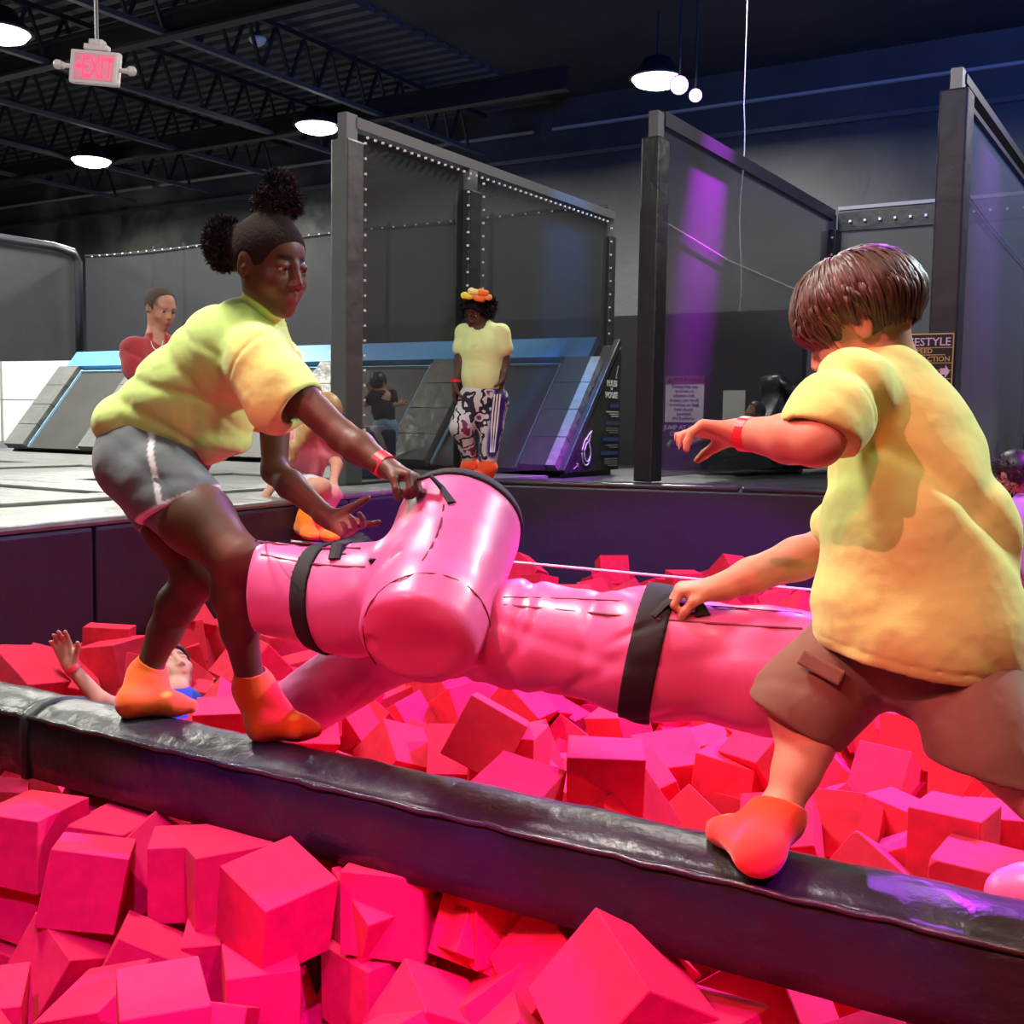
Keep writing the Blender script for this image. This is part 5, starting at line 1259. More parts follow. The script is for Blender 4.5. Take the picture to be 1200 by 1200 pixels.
def head(sc, c, fr, k=1.0, smile=0.0, neck=None, rn=.045, child=True):
    """skull, face and ears; c between the ears, k 1 for a 21.5 cm head"""
    F, Up, S = fr
    A = (F, Up, S)

    def p(f, u, s=0):
        return at_head(c, fr, f, u, s, k)
    sc.ell(p(-.012, .030), (.092 * k, .083 * k, .074 * k), A, .01)
    sc.ell(p(.018, -.030), (.066 * k, .074 * k, .058 * k), A, .02)
    sc.cone(p(-.01, -.05, .040), p(.045, -.088, .016), .020 * k, .018 * k, .02)
    sc.cone(p(-.01, -.05, -.040), p(.045, -.088, -.016), .020 * k, .018 * k, .02)
    sc.ell(p(.060, -.090), (.018 * k, .018 * k, .022 * k), A, .02)
    for s in (-1, 1):
        sc.ell(p(.052, -.028, s * .036), (.024 * k, .024 * k, .024 * k), A, .02)
        sc.ell(p(.083, .006, s * .031), (.014 * k, .011 * k, .017 * k), A, .014, 's')
        if not child:
            sc.cone(p(.077, .024, s * .010), p(.068, .026, s * .046), .009 * k, .007 * k, .012)
        # upper lid and lower lid over the eyeball
        e = p(.0665, .003, s * .031)
        sc.ell(e + (Up * .0066 + F * .001) * k, (.0142 * k, .0095 * k, .0170 * k), A, .003)
        sc.ell(e - (Up * .0080 - F * .0) * k, (.0125 * k, .0065 * k, .0155 * k), A, .003)
    sc.cone(p(.080, .012), p(.096, -.027), .0065 * k, .0095 * k, .012)
    for s in (-1, 1):
        sc.ell(p(.090, -.033, s * .011), (.010 * k, .007 * k, .008 * k), A, .006)
        sc.ell(p(.093, -.041, s * .0065), (.005 * k, .005 * k, .0035 * k), A, .002, 's')
    sc.ell(p(.070, -.057), (.017 * k, .019 * k, .030 * k), A, .018)
    w = .024 + .006 * smile
    for s in (-1, 1):
        sc.cone(p(.0870, -.0515), p(.079, -.0545 + .005 * smile, s * w), .0055 * k, .003 * k, .004)
        sc.cone(p(.0860, -.0640), p(.078, -.0580 + .005 * smile, s * w), .0068 * k, .003 * k, .004)
        sc.cone(p(.093, -.0577), p(.081, -.0562 + .005 * smile, s * w * .95), .0014 * k, .001 * k, .002, 's')
        # ears
        sc.ell(p(-.012, -.004, s * .073), (.018 * k, .030 * k, .008 * k), A, .008)
        sc.ell(p(-.009, -.002, s * .083), (.010 * k, .019 * k, .006 * k), A, .005, 's')
        sc.ell(p(-.004, -.010, s * .077), (.005 * k, .007 * k, .005 * k), A, .003)
    if neck is not None:
        sc.cone(p(-.022, -.045), neck, rn * 1.02, rn * 1.1, .02)


def face_paints(c, fr, k, lip, brow, cheek=None, dark=False):
    def p(f, u, s=0):
        return at_head(c, fr, f, u, s, k)
    out = []
    for s in (-1, 1):
        out.append((capsule_mask(p(.090, -.0515), p(.079, -.0535, s * .020), .0068 * k, .5), lip))
        out.append((capsule_mask(p(.089, -.0640), p(.079, -.0590, s * .020), .0078 * k, .5), lip))
        out.append((capsule_mask(p(.084, .0270, s * .014), p(.068, .0270, s * .044), .0095 * k, .5), brow))
        out.append((blob(p(.094, -.042, s * .0065), .0042 * k, .6), tuple(.25 * v for v in lip)))
    return out


def eyes(parent, c, fr, k, iris=(.03, .015, .008), down=.3):
    F, Up, S = fr
    for s in (-1, 1):
        e = at_head(c, fr, .0670, .003, s * .031, k)
        g = (F - Up * down).normalized()
        bm = bmesh.new()
        bmesh.ops.create_uvsphere(bm, u_segments=16, v_segments=12, radius=.0125 * k)
        me = bpy.data.meshes.new('eyeball')
        q = Vector((0, 0, 1)).rotation_difference(g)
        bmesh.ops.transform(bm, matrix=Matrix.Translation(e) @ q.to_matrix().to_4x4(), verts=bm.verts)
        bm.to_mesh(me)
        bm.free()
        at = me.attributes.new('Col', 'FLOAT_COLOR', 'POINT')
        for i, v in enumerate(me.vertices):
            d = (v.co - e).normalized().dot(g)
            at.data[i].color = (*((.004, .003, .003) if d > .93 else iris if d > .80 else (.62, .58, .55)), 1)
        link('eyeball', me, mat('eye_surface', (1, 1, 1), .15, attr=True, spec=.7), parent, True)


def hand(sc, wrist, f, n, thumb, L=.15, curl=(30, 35, 25), spread=6, tcurl=20, tdir=45, curls=None, w=1.0, rw=None):
    """wrist; f towards the fingers; n out of the palm; thumb the thumb side; L wrist to middle fingertip"""
    wrist = Vector(wrist)
    f = nv(f)
    n = (Vector(n) - f * f.dot(Vector(n))).normalized()
    t = f.cross(n)
    if t.dot(Vector(thumb)) < 0:
        t = -t
    q = L / .17
    offs = [(.027, .078, 1.0), (.009, .082, 1.08), (-.009, .079, 1.0), (-.026, .071, .80)]
    lens = (.036, .024, .019)
    heel = wrist + f * .012 * q
    for i, (o, b, m) in enumerate(offs):
        base = wrist + f * b * q + t * o * q * w
        sc.cone(heel + t * o * .55 * q, base, .0155 * q, .0110 * q, .012)
        cu = curls[i] if curls else curl
        ang = 0
        a = base
        d0 = (f + t * math.tan(R_(spread * (1.5 - i) / 1.5))).normalized()
        rad = [.0098, .0088, .0080, .0068]
        for j in range(3):
            ang += cu[j]
            d = d0 * math.cos(R_(ang)) + n * math.sin(R_(ang))
            e = a + d * lens[j] * m * q
            sc.cone(a, e, rad[j] * q, rad[j + 1] * q, .003)
            a = e
    # thumb from the side of the palm near its base
    a = wrist + f * .022 * q + t * .020 * q + n * .006 * q
    d = (f * math.cos(R_(tdir)) + t * math.sin(R_(tdir)) + n * .35).normalized()
    b = a + d * .040 * q
    sc.cone(a, b, .0165 * q, .0120 * q, .010)
    d = (d + (n - t * .6) * math.sin(R_(tcurl))).normalized()
    c = b + d * .030 * q
    sc.cone(b, c, .0110 * q, .0098 * q, .005)
    d = (d + (n - t * .6) * math.sin(R_(tcurl))).normalized()
    sc.cone(c, c + d * .022 * q, .0098 * q, .0078 * q, .004)
    sc.cone(wrist - f * .02 * q, heel, (rw or .024 * q), .022 * q, .014, flat=(n, .78))


def foot(sc, ankle, heel, toe, r=.033, k=.02, z=None, puff=1.0):
    """ankle joint, heel on the ground, toe tip on the ground"""
    ankle, heel, toe = Vector(ankle), Vector(heel), Vector(toe)
    d = (toe - heel)
    L = d.length
    d.normalize()
    up = Vector((0, 0, 1))
    up = (up - d * up.dot(d)).normalized()
    side = d.cross(up)
    h = heel + d * .030 + up * .028
    sc.cone(ankle, h, r * puff, .029 * puff, k)
    sc.cone(ankle + d * .01, heel + d * L * .55 + up * .030, r * puff, .024 * puff, .03)
    sc.cone(h, heel + d * L * .72 + up * .020, .028 * puff, .021 * puff, .02, flat=(side, 1.25))
    sc.cone(heel + d * L * .70 + up * .019, toe - d * .014 + up * .014, .021 * puff, .0135 * puff, .02, flat=(side, 1.9))


M_SKIN = mat('skin', (1, 1, 1), .55, attr=True, sss=.08, bump=.08, bscale=220, spec=.35)
M_SKIN_D = mat('dark_skin', (1, 1, 1), .50, attr=True, bump=.08, bscale=220, spec=.35)
M_SHIRT = mat('lime_cotton', (1, 1, 1), .85, attr=True, sheen=.2, bump=.2, bscale=260, spec=.2, wrinkle=.35, wscale=14)
M_COTTON = mat('cotton', (1, 1, 1), .85, attr=True, sheen=.15, bump=.2, bscale=200, spec=.2, wrinkle=.3, wscale=14)
M_SOCK = mat('orange_sock', (1, 1, 1), .9, attr=True, sheen=.3, bump=.5, bscale=330, spec=.2)
M_HAIR = mat('hair', (1, 1, 1), .45, attr=True, spec=.5)
M_AFRO = mat('afro_hair', (1, 1, 1), .95, attr=True, spec=.1, bump=1.0, bscale=120)
M_BAND = mat('wristband', (.85, .03, .06), .35)
LIME = (.70, .86, .25)
ORANGE = (.95, .13, .015)
C_DARK = (.115, .045, .026)
C_LIGHT = (.62, .30, .19)


def ring(c, axis, r, w, th, name, m, parent, flat=1.0, updir=(0, 0, 1)):
    ax = nv(axis)
    u = nv(Vector(updir).cross(ax)) if abs(Vector(updir).dot(ax)) < .95 else nv(Vector((1, 0, 0)).cross(ax))
    v = ax.cross(u)
    bm = bmesh.new()
    n = 28
    rows = []
    for i in range(n):
        a = i * 2 * math.pi / n
        d = u * math.cos(a) * flat + v * math.sin(a)
        rows.append([bm.verts.new(Vector(c) + d * rr + ax * z) for rr, z in ((r, -w / 2), (r + th, -w / 2), (r + th, w / 2), (r, w / 2))])
    for i in range(n):
        A, B = rows[i], rows[(i + 1) % n]
        for k in range(4):
            bm.faces.new((A[k], A[(k + 1) % 4], B[(k + 1) % 4], B[k]))
    bmesh.ops.recalc_face_normals(bm, faces=bm.faces)
    me = bpy.data.meshes.new(name)
    bm.to_mesh(me)
    bm.free()
    return link(name, me, m, parent, False)


def fuzz(c, r, n, length, wid, seed, axes=None, jit=.6):
    """short curly tufts standing out from a hair puff; returns triangles"""
    rs = np.random.RandomState(seed)
    v = rs.randn(n, 3)
    v /= np.linalg.norm(v, axis=1)[:, None]
    c = np.array(c)
    r = np.array(r)
    base = c + v * r * .96
    tip = base + (v + rs.randn(n, 3) * jit) * length * rs.uniform(.5, 1.2, (n, 1))
    side = np.cross(v, rs.randn(n, 3))
    side /= np.linalg.norm(side, axis=1)[:, None]
    a = base + side * wid
    b = base - side * wid
    mid = (base + tip) / 2 + rs.randn(n, 3) * length * .3
    return [(a[i], b[i], mid[i], tip[i]) for i in range(n)]


def add_tufts(name, lists, col, m, parent):
    vs, fs = [], []
    for L in lists:
        for a, b, c, d in L:
            i = len(vs)
            vs += [a, b, c, d]
            fs += [(i, i + 1, i + 2), (i + 1, i + 3, i + 2)]
    me = bpy.data.meshes.new(name)
    me.from_pydata([tuple(v) for v in vs], [], fs)
    at = me.attributes.new('Col', 'FLOAT_COLOR', 'POINT')
    at.data.foreach_set('color', np.tile(np.array([*col, 1], np.float32), len(vs)))
    o = link(name, me, m, parent)
    o['kind'] = 'stuff'
    return o


# ------------------------------------------------------------------ the girl on the beam
def build_girl():
    root = thing('person', P(235, 860, 2.5), 'girl in a lime T-shirt and grey shorts leaning forward on the beam, holding pillow straps', 'person')
    fr = frame((math.cos(R_(33)), -math.sin(R_(33)), -.20), (0, 0, 1), 2)
    HC = P(317, 312, 2.50)
    K = .95
    pel = P(186, 548, 2.58)
    wst = P(222, 490, 2.57)
    chest = P(278, 420, 2.55)
    neck = P(306, 378, 2.53)
    shR, shL = P(304, 420, 2.43), P(322, 425, 2.67)
    elR, wrR = P(402, 512, 2.33), P(455, 549, 2.25)
    elL, wrL = P(322, 552, 2.60), P(385, 607, 2.45)
    hipR, kneeR, ankR = P(190, 568, 2.48), P(277, 655, 2.36), P(295, 806, 2.42)
    hipL, kneeL, ankL = P(182, 562, 2.66), P(232, 676, 2.60), P(170, 792, 2.62)
    lo = (min(hipR.x, ankL.x) - .20, 2.02, .84)
    hi = (P(530, 500, 2.3).x, 2.86, HC.z + .16)
    b = Sculpt(lo, hi, .0038)
    b.chain([(pel, .105), (wst, .088), (chest, .100), (neck, .050)], .04)
    b.cone(hipR, hipL, .085, .085, .04)
    b.cone(shR, shL, .048, .048, .04)
    b.chain([(shR, .046), (shR.lerp(elR, .5), .038), (elR, .031), (elR.lerp(wrR, .35), .033), (wrR, .0215)], .015)
    b.chain([(shL, .044), (shL.lerp(elL, .5), .037), (elL, .030), (elL.lerp(wrL, .3), .032), (wrL, .021)], .015)
    b.chain([(hipR, .092), (hipR.lerp(kneeR, .5), .077), (kneeR, .052)], .02)
    b.chain([(hipL, .090), (hipL.lerp(kneeL, .5), .074), (kneeL, .051)], .02)
    for kn, an, back in ((kneeR, ankR, Vector((-.018, .010, 0))), (kneeL, ankL, Vector((-.016, .012, 0)))):
        b.chain([(kn, .050), (kn.lerp(an, .28) + back, .047), (kn.lerp(an, .55) + back * .7, .038), (an, .028)], .02)
        b.ell(kn + Vector((.028, -.012, .0)), (.034, .034, .040), None, .02)
    hR, tR = PZ(291, 866, .874), PZ(377, 862, .874)
    hL, tL = PZ(138, 838, .874), PZ(232, 834, .874)
    foot(b, ankR, hR, tR, .028)
    foot(b, ankL, hL, tL, .028)
    head(b, HC, fr, K, smile=1, neck=neck, rn=.040)
    # left hand open over the strap, palm up towards the viewer
    fL = nv(P(425, 640, 2.40) - wrL)
    hand(b, wrL, nv(fL + Vector((.25, 0, .12))), nv(Vector((.35, -.75, .45))), Vector((.5, 0, .9)), .138, curls=[(12, 18, 14), (40, 42, 30), (50, 45, 30), (55, 45, 30)], tdir=52, tcurl=2, spread=8, rw=.022)
    # right hand gripping the upper strap, knuckles up
    hand(b, wrR, nv(P(505, 566, 2.20) - wrR), Vector((0, -.25, -1)), Vector((.3, -1, .2)), .138, curl=(55, 80, 55), tdir=35, tcurl=35, spread=2, rw=.023)
    lipc = (.20, .065, .060)
    pal = [(blob(P(405, 612, 2.4), .05, .5), (.42, .20, .14))]
    me = b.mesh('body', C_DARK, face_paints(HC, fr, K, lipc, (.02, .012, .01)) + pal + [(capsule_mask(wst, P(292, 398, 2.54), .115, .05), LIME), (capsule_mask(pel, wst, .13, .05), (.15, .155, .165)), (capsule_mask(hipR, hipR.lerp(kneeR, .2), .10, .05), (.15, .155, .165)), (capsule_mask(hipL, hipL.lerp(kneeL, .2), .10, .05), (.15, .155, .165))])
    link('body', me, M_SKIN_D, root)
    eyes(root, HC, fr, K)
    # hair: close cap drawn up into puffs
    F, Up, S = fr

    def hp(f, u, s=0):
        return at_head(HC, fr, f, u, s, K)
    h = Sculpt(HC - Vector((.20, .14, .10)), HC + Vector((.14, .14, .24)), .004)
    h.ell(hp(-.014, .033), (.0945 * K, .0865 * K, .0775 * K), (F, Up, S), .01)
    h.ell(hp(.092, -.005), (.062 * K, .070 * K, .095 * K), (F, Up, S), .008, 's')
    h.ell(hp(.02, -.055), (.085 * K, .055 * K, .10 * K), (F, Up, S), .01, 's')
    for s in (-1, 1):
        h.ell(hp(-.010, -.012, s * .080), (.024 * K, .034 * K, .022 * K), (F, Up, S), .008, 's')
    topc, backc = P(325, 236, 2.50), P(263, 286, 2.52)
    h.cone(hp(-.01, .10), topc, .035, .03, .02)
    h.ell(topc + Vector((0, 0, -.004)), (.050, .044, .034), None, .02)
    h.ell(topc + Vector((.004, 0, .030)), (.030, .030, .032), None, .02)
    h.cone(hp(-.075, .05), backc, .030, .03, .02)
    h.ell(backc, (.042, .042, .056), None, .02)
    h.fold(lambda p: .0035 * np.sin(p[:, 0] * 190 + 2 * np.sin(p[:, 2] * 120)) * np.sin(p[:, 1] * 170 + p[:, 2] * 90) *
           np.clip((np.linalg.norm((p - np.array(HC + Up * .03 - F * .01)), axis=1) - .088) / .02, 0, 1))
    link('hair', h.mesh('hair', (.030, .020, .018)), M_AFRO, root)
    add_tufts('hair_curls', [fuzz(topc + Vector((0, 0, -.004)), (.050, .044, .036), 5000, .008, .0007, 1), fuzz(topc + Vector((.004, 0, .030)), (.030, .030, .034), 3000, .008, .0007, 2),
                             fuzz(backc, (.042, .042, .056), 6000, .008, .0007, 3)], (.050, .038, .038), M_AFRO, root)
    ring(topc.lerp(hp(-.01, .10), .55), topc - hp(-.01, .10), .033, .008, .004, 'hair_tie', mat('black_elastic', (.01, .01, .012), .6), root)
    ring(backc.lerp(hp(-.075, .05), .62), backc - hp(-.075, .05), .030, .008, .004, 'hair_tie', mat('black_elastic', (0, 0, 0)), root)
    # T-shirt
    s = Sculpt((lo[0], 2.26, P(200, 600, 2.55).z - .03), (P(380, 500, 2.4).x, 2.84, neck.z + .08), .0045)
    belly = P(262, 505, 2.55)
    s.chain([(P(165, 508, 2.58), .098), (P(215, 468, 2.57), .112), (P(268, 418, 2.55), .112), (P(296, 388, 2.54), .072)], .05)
    s.cone(P(232, 500, 2.56), belly + Vector((0, 0, .02)), .092, .062, .05)
    s.cone(shR, shL, .060, .060, .05)
    s.ell(P(145, 492, 2.58), (.055, .10, .050), None, .04)
    s.ell(P(255, 520, 2.56), (.070, .09, .035), None, .03)
    s.chain([(shR + Vector((0, .01, .004)), .066), (P(330, 450, 2.40), .062), (P(346, 471, 2.38), .066)], .03)
    s.cone(P(318, 480, 2.385), P(300, 440, 2.42), .050, .05, .04)
    s.chain([(shL, .060), (P(316, 480, 2.65), .052), (P(314, 496, 2.64), .052)], .03)
    s.cone(neck + Vector((-.01, 0, -.02)), neck + Vector((.006, 0, .014)), .058, .050, .02)
    s.fold(waves([((1, .2, .9), 26), ((.4, -.3, 1.5), 20), ((1.2, .5, .2), 17)], .0036, 4, .5))
    # openings
    aR = nv(elR - shR)
    s.cone(P(352, 475, 2.375) + aR * .045, P(340, 464, 2.385), .054, .047, .006, 's')
    s.cut(P(349, 474, 2.38) + aR * .012, aR, .006, P(300, 520, 2.2), P(420, 400, 2.46))
    aL = nv(elL - shL)
    s.cone(P(316, 500, 2.64) + aL * .05, P(315, 486, 2.64), .046, .040, .006, 's')
    s.cut(P(314, 497, 2.64) + aL * .010, aL, .006, P(280, 560, 2.58), P(380, 470, 2.80))
    s.cone(neck + (neck - chest).normalized() * .05, neck, .05, .044, .006, 's')
    # sleeve seam
    sm = P(296, 425, 2.42)
    s.fold(lambda p: .003 * np.exp(-(((p - np.array(sm)) @ np.array(aR)) / .0035) ** 2) * (p[:, 1] < 2.5) * (np.linalg.norm(p - np.array(sm), axis=1) < .10))
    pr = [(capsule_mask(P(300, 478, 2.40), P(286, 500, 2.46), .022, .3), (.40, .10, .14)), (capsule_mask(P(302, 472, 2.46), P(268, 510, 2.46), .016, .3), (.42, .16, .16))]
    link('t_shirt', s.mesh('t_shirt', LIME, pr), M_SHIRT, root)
    # shorts
    g = Sculpt((lo[0], 2.28, P(200, 620, 2.55).z - .03), (P(290, 500, 2.4).x, 2.86, P(200, 470, 2.5).z), .0045)
    g.chain([(P(172, 528, 2.575), .110), (P(196, 510, 2.57), .100)], .04)
    g.cone(hipR + Vector((-.005, 0, .0)), hipR.lerp(kneeR, .30), .099, .090, .03)
    g.cone(hipL + Vector((-.008, 0, .0)), hipL.lerp(kneeL, .26), .097, .090, .03)
    g.ell(P(152, 545, 2.53), (.075, .10, .085), None, .04)
    g.fold(waves([((1, 0, .7), 26), ((.3, .2, 1), 20)], .003, 8))
    dR = nv(Vector((.42, -.1, -.92)))
    g.cut(P(205, 596, 2.43), dR, .006, None, None)
    g.cone(hipR.lerp(kneeR, .33), hipR.lerp(kneeR, .25), .072, .068, .005, 's')
    hem_n, hem_p = np.array(dR), np.array(P(205, 596, 2.43))

    def hem(p):
        d = (p - hem_p) @ hem_n
        return np.clip((d + .013) / .002, 0, 1)
    zs_ = [P(193, 590, 2.39).z, P(180, 550, 2.39).z, P(172, 508, 2.44).z]
    xs_ = [P(193, 590, 2.39).x, P(180, 550, 2.39).x, P(172, 508, 2.44).x]

    def side_stripe(p):
        return np.clip((.0075 - np.abs(p[:, 0] - np.interp(p[:, 2], zs_, xs_))) / .002, 0, 1) * (p[:, 1] < 2.50)
    strp = [(hem, (.75, .66, .70)), (side_stripe, (.75, .66, .70))]
    link('shorts', g.mesh('shorts', (.15, .155, .165), strp), M_COTTON, root)
    # socks
    for an, he, to, kn in ((ankR, hR, tR, kneeR), (ankL, hL, tL, kneeL)):
        k = Sculpt(Vector((min(he.x, to.x) - .05, min(he.y, an.y) - .09, .84)), Vector((max(he.x, to.x) + .06, max(he.y, an.y) + .09, an.z + .09)), .0035)
        foot(k, an, he, to, .036, puff=1.13)
        ua = nv(kn - an)
        k.cone(an, an + ua * .05, .036, .035, .01)
        k.cut(an + ua * .040, ua, .003)
        k.cone(an + ua * .06, an + ua * .034, .032, .031, .003, 's')
        d = nv(to - he)
        sd = d.cross(Vector((0, 0, 1)))
        side = sd if sd.y < 0 else -sd
        a1 = he + (an - he) * .45 - d * .018 + side * .026
        pt = [(capsule_mask(a1 - Vector((0, 0, .012)), a1 + Vector((0, 0, .014)), .0075, .3), (.90, .55, .03)),
              (blob(he.lerp(to, .60) + Vector((0, 0, .045)) + side * .012, (.020, .02, .011), .3), (.90, .55, .03))]
        link('sock', k.mesh('sock', ORANGE, pt), M_SOCK, root)
    ring(wrR.lerp(elR, .12), elR - wrR, .0235, .026, .003, 'wristband', M_BAND, root)
    return root


girl = build_girl()


# ------------------------------------------------------------------ the boy on the beam
def straight_hair(root, HC, fr, K, col, n=2600, seed=5):
    """separate locks combed down from the crown"""
    F, Up, S = fr
    rs = random.Random(seed)
    vs, fs, cs = [], [], []
    cc = at_head(HC, fr, -.010, .026, 0, K)
    for i in range(n):
        az = rs.uniform(0, 2 * math.pi)                 # 0 front, pi back
        front = math.cos(az)
        side = abs(math.sin(az))
        end = 128 - 26 * max(0, front) ** 1.5 + (-6 if front < -.3 else 0)
        if side > .80 and front > -.35:
            end = 104
        end += rs.uniform(-9, 6)
        t0 = rs.uniform(0, 46) if i % 3 else rs.uniform(30, 80)
        lift = rs.uniform(.003, .015)
        w = rs.uniform(.0018, .0036)
        shade = rs.uniform(.55, 1.5)
        r0 = len(vs)
        sg = 8
        swirl = rs.uniform(-.12, .12)
        for j in range(sg + 1):
            th = R_(t0 + (end - t0) * j / sg)
            a = az + swirl * j / sg
            rad = Vector((.104, .0985, .089))
            grow = 1 + lift / .09 * math.sin(math.pi * min(1, j / sg * 1.2)) + (.03 * j / sg if front > .3 else .0)
            d = F * math.cos(a) * math.sin(th) * rad.x + Up * math.cos(th) * rad.y + S * math.sin(a) * math.sin(th) * rad.z
            p = cc + d * K * grow
            tang = (-F * math.sin(a) + S * math.cos(a))
            ww = w * (1 - (j / sg) ** 3 * .85)
            nrm = d.normalized()
            vs += [p - tang * ww, p + nrm * ww * .5, p + tang * ww]
            c = [v * shade for v in col]
            cs += [(*c, 1)] * 3
            if j:
                q = r0 + 3 * j
                fs += [(q - 3, q - 2, q + 1, q), (q - 2, q - 1, q + 2, q + 1)]
    me = bpy.data.meshes.new('hair_locks')
    me.from_pydata([tuple(v) for v in vs], [], fs)
    at = me.attributes.new('Col', 'FLOAT_COLOR', 'POINT')
    at.data.foreach_set('color', np.array(cs, np.float32).ravel())
    o = link('hair_locks', me, M_HAIR, root, True)
    o['kind'] = 'stuff'
    h = Sculpt(HC - Vector((.16, .16, .16)), HC + Vector((.16, .16, .18)), .0045)
    h.ell(cc, (.098 * K, .092 * K, .083 * K), (F, Up, S), .01)
    h.ell(at_head(HC, fr, .105, -.035, 0, K), (.072 * K, .070 * K, .11 * K), (F, Up, S), .008, 's')
    h.cut(at_head(HC, fr, -.03, -.030, 0, K), -(Up + F * .30), .01)
    for s in (-1, 1):
        h.ell(at_head(HC, fr, .01, -.020, s * .088, K), (.045 * K, .042 * K, .028 * K), (F, Up, S), .01, 's')
    link('hair', h.mesh('hair', tuple(v * .6 for v in col)), M_HAIR, root)


def build_boy():
    root = thing('person', P(1010, 1000, 1.8), 'brown-haired boy in a lime T-shirt and khaki shorts crouching on the beam, seen from behind', 'person')
    be = R_(27)
    fr = frame((-math.cos(be), math.sin(be), -.50), (0, 0, 1), 0)
    HC = P(1009, 383, 1.86)
    K = .95
    neck = P(1042, 432, 1.86)
    chest = P(1044, 510, 1.84)
    belly = P(1078, 610, 1.82)
    pel = P(1085, 735, 1.80)
    shL, shR = P(1000, 456, 1.74), P(1044, 470, 1.93)
    elL, wrL = P(958, 517, 1.63), P(868, 508, 1.74)
    elR, wrR = P(975, 640, 1.99), P(838, 690, 1.97)
    hipR, kneeR, ankR = P(1045, 740, 1.90), P(938, 838, 1.86), P(912, 958, 1.775)
    hipL, kneeL, ankL = P(1122, 740, 1.78), P(1150, 868, 1.69), P(1258, 985, 1.62)
    lo = (P(780, 600, 2.0).x - .02, 1.36, .83)
    hi = (P(1330, 600, 1.6).x, 2.16, HC.z + .16)
    b = Sculpt(lo, hi, .004)
    b.chain([(pel, .105), (belly, .090), (chest, .080), (neck, .044)], .03)
    b.cone(hipR, hipL, .085, .085, .04)
    b.cone(shL, shR, .042, .042, .03)
    b.chain([(shL, .046), (shL.lerp(elL, .5), .040), (elL, .036), (elL.lerp(wrL, .35), .036), (wrL, .0235)], .015)
    b.chain([(shR, .045), (elR, .037), (elR.lerp(wrR, .3), .037), (elR.lerp(wrR, .7), .030), (wrR, .023)], .015)
    b.chain([(hipR, .088), (kneeR, .052)], .02)
    b.chain([(hipL, .088), (kneeL, .052)], .02)
    for kn, an, back in ((kneeR, ankR, Vector((.018, -.004, 0))), (kneeL, ankL, Vector((.010, -.01, 0)))):
        b.chain([(kn, .046), (kn.lerp(an, .28) + back, .045), (kn.lerp(an, .55) + back * .7, .037), (an, .028)], .02)
    hR, tR = PZ(897, 1030, .874), PZ(843, 972, .874)
    hL, tL = PZ(1290, 1085, .874), PZ(1215, 1052, .874)
    foot(b, ankR, hR, tR, .028)
    foot(b, ankL, hL, tL, .028)
    head(b, HC, fr, K, neck=neck, rn=.042)
    hand(b, wrL, nv(P(806, 500, 1.77) - wrL), Vector((.05, -.35, -1)), Vector((-.1, 1, .25)), .135, curls=[(8, 12, 8), (28, 25, 15), (38, 28, 18), (48, 30, 18)], tdir=40, tcurl=10, spread=12, rw=.023)
    hand(b, wrR, nv(P(795, 690, 1.97) - wrR), Vector((-.1, .1, -1)), Vector((0, -1, .4)), .135, curl=(60, 80, 55), tdir=30, tcurl=40, spread=1, rw=.022)
    me = b.mesh('body', C_LIGHT, face_paints(HC, fr, K, (.55, .18, .15), (.10, .05, .03)) + [(blob(at_head(HC, fr, -.01, -.004, -.078, K), .03, .5), (.62, .24, .16)), (capsule_mask(belly, P(1046, 500, 1.84), .098, .05), LIME), (capsule_mask(belly, pel, .14, .05), (.24, .155, .105))])
    link('body', me, M_SKIN, root)
    eyes(root, HC, fr, K, (.06, .03, .015))
    straight_hair(root, HC, fr, K, (.095, .040, .024))
    # T-shirt, loose
    zb = P(1050, 775, 1.8).z
    s = Sculpt((P(900, 500, 1.6).x, 1.44, zb - .05), (P(1215, 600, 1.6).x + .05, 2.14, P(1050, 375, 1.8).z + .02), .0045)
    s.chain([(P(1038, 450, 1.84), .072), (P(1050, 505, 1.83), .108), (P(1068, 600, 1.81), .132), (P(1076, 720, 1.80), .152)], .06)
    s.cone(P(1120, 640, 1.80), P(1110, 740, 1.78), .105, .125, .05)
    s.cone(P(1035, 720, 1.82), P(1050, 770, 1.80), .110, .130, .05)
    s.cone(shL, shR, .060, .060, .05)
    s.cone(P(1060, 470, 1.88), P(1100, 540, 1.84), .060, .075, .05)
    s.cone(P(1022, 424, 1.84), P(1044, 442, 1.84), .044, .052, .04)
    s.chain([(shL + Vector((0, 0, .004)), .060), (P(976, 485, 1.68), .060), (P(962, 503, 1.65), .062)], .03)
    s.chain([(shR, .060), (P(1040, 520, 1.97), .055), (P(1000, 590, 1.985), .050)], .04)
    s.cone(P(982, 612, 1.93), P(1000, 590, 1.90), .050, .060, .03)
    s.cone(neck + Vector((-.01, 0, -.01)), neck + Vector((-.02, .0, .03)), .058, .054, .02)
    s.fold(waves([((1, .3, .75), 19), ((1, .1, -.25), 15), ((.5, .2, 1), 13)], .012, 13, .5))
    aL = nv(Vector((-.35, -.35, -.86)))
    cL = P(950, 512, 1.64)
    s.cut(cL + aL * -.005, aL, .006, P(905, 575, 1.44), Vector((P(988, 500, 1.68).x, 1.70, P(950, 440, 1.7).z)))
    s.cone(cL + aL * .05, cL - aL * .004, .050, .040, .006, 's')
    hn = nv(Vector((-.12, .05, -1)))
    hp_ = P(1060, 772, 1.80)
    s.cut((hp_.x, hp_.y, hp_.z), hn, .006)
    s.cone(P(1075, 860, 1.80), P(1075, 745, 1.80), .150, .135, .01, 's')
    hnn, hpp = np.array(hn), np.array(hp_)
    s.fold(lambda p: .0022 * np.exp(-(((p - hpp) @ hnn + .020) / .0022) ** 2))
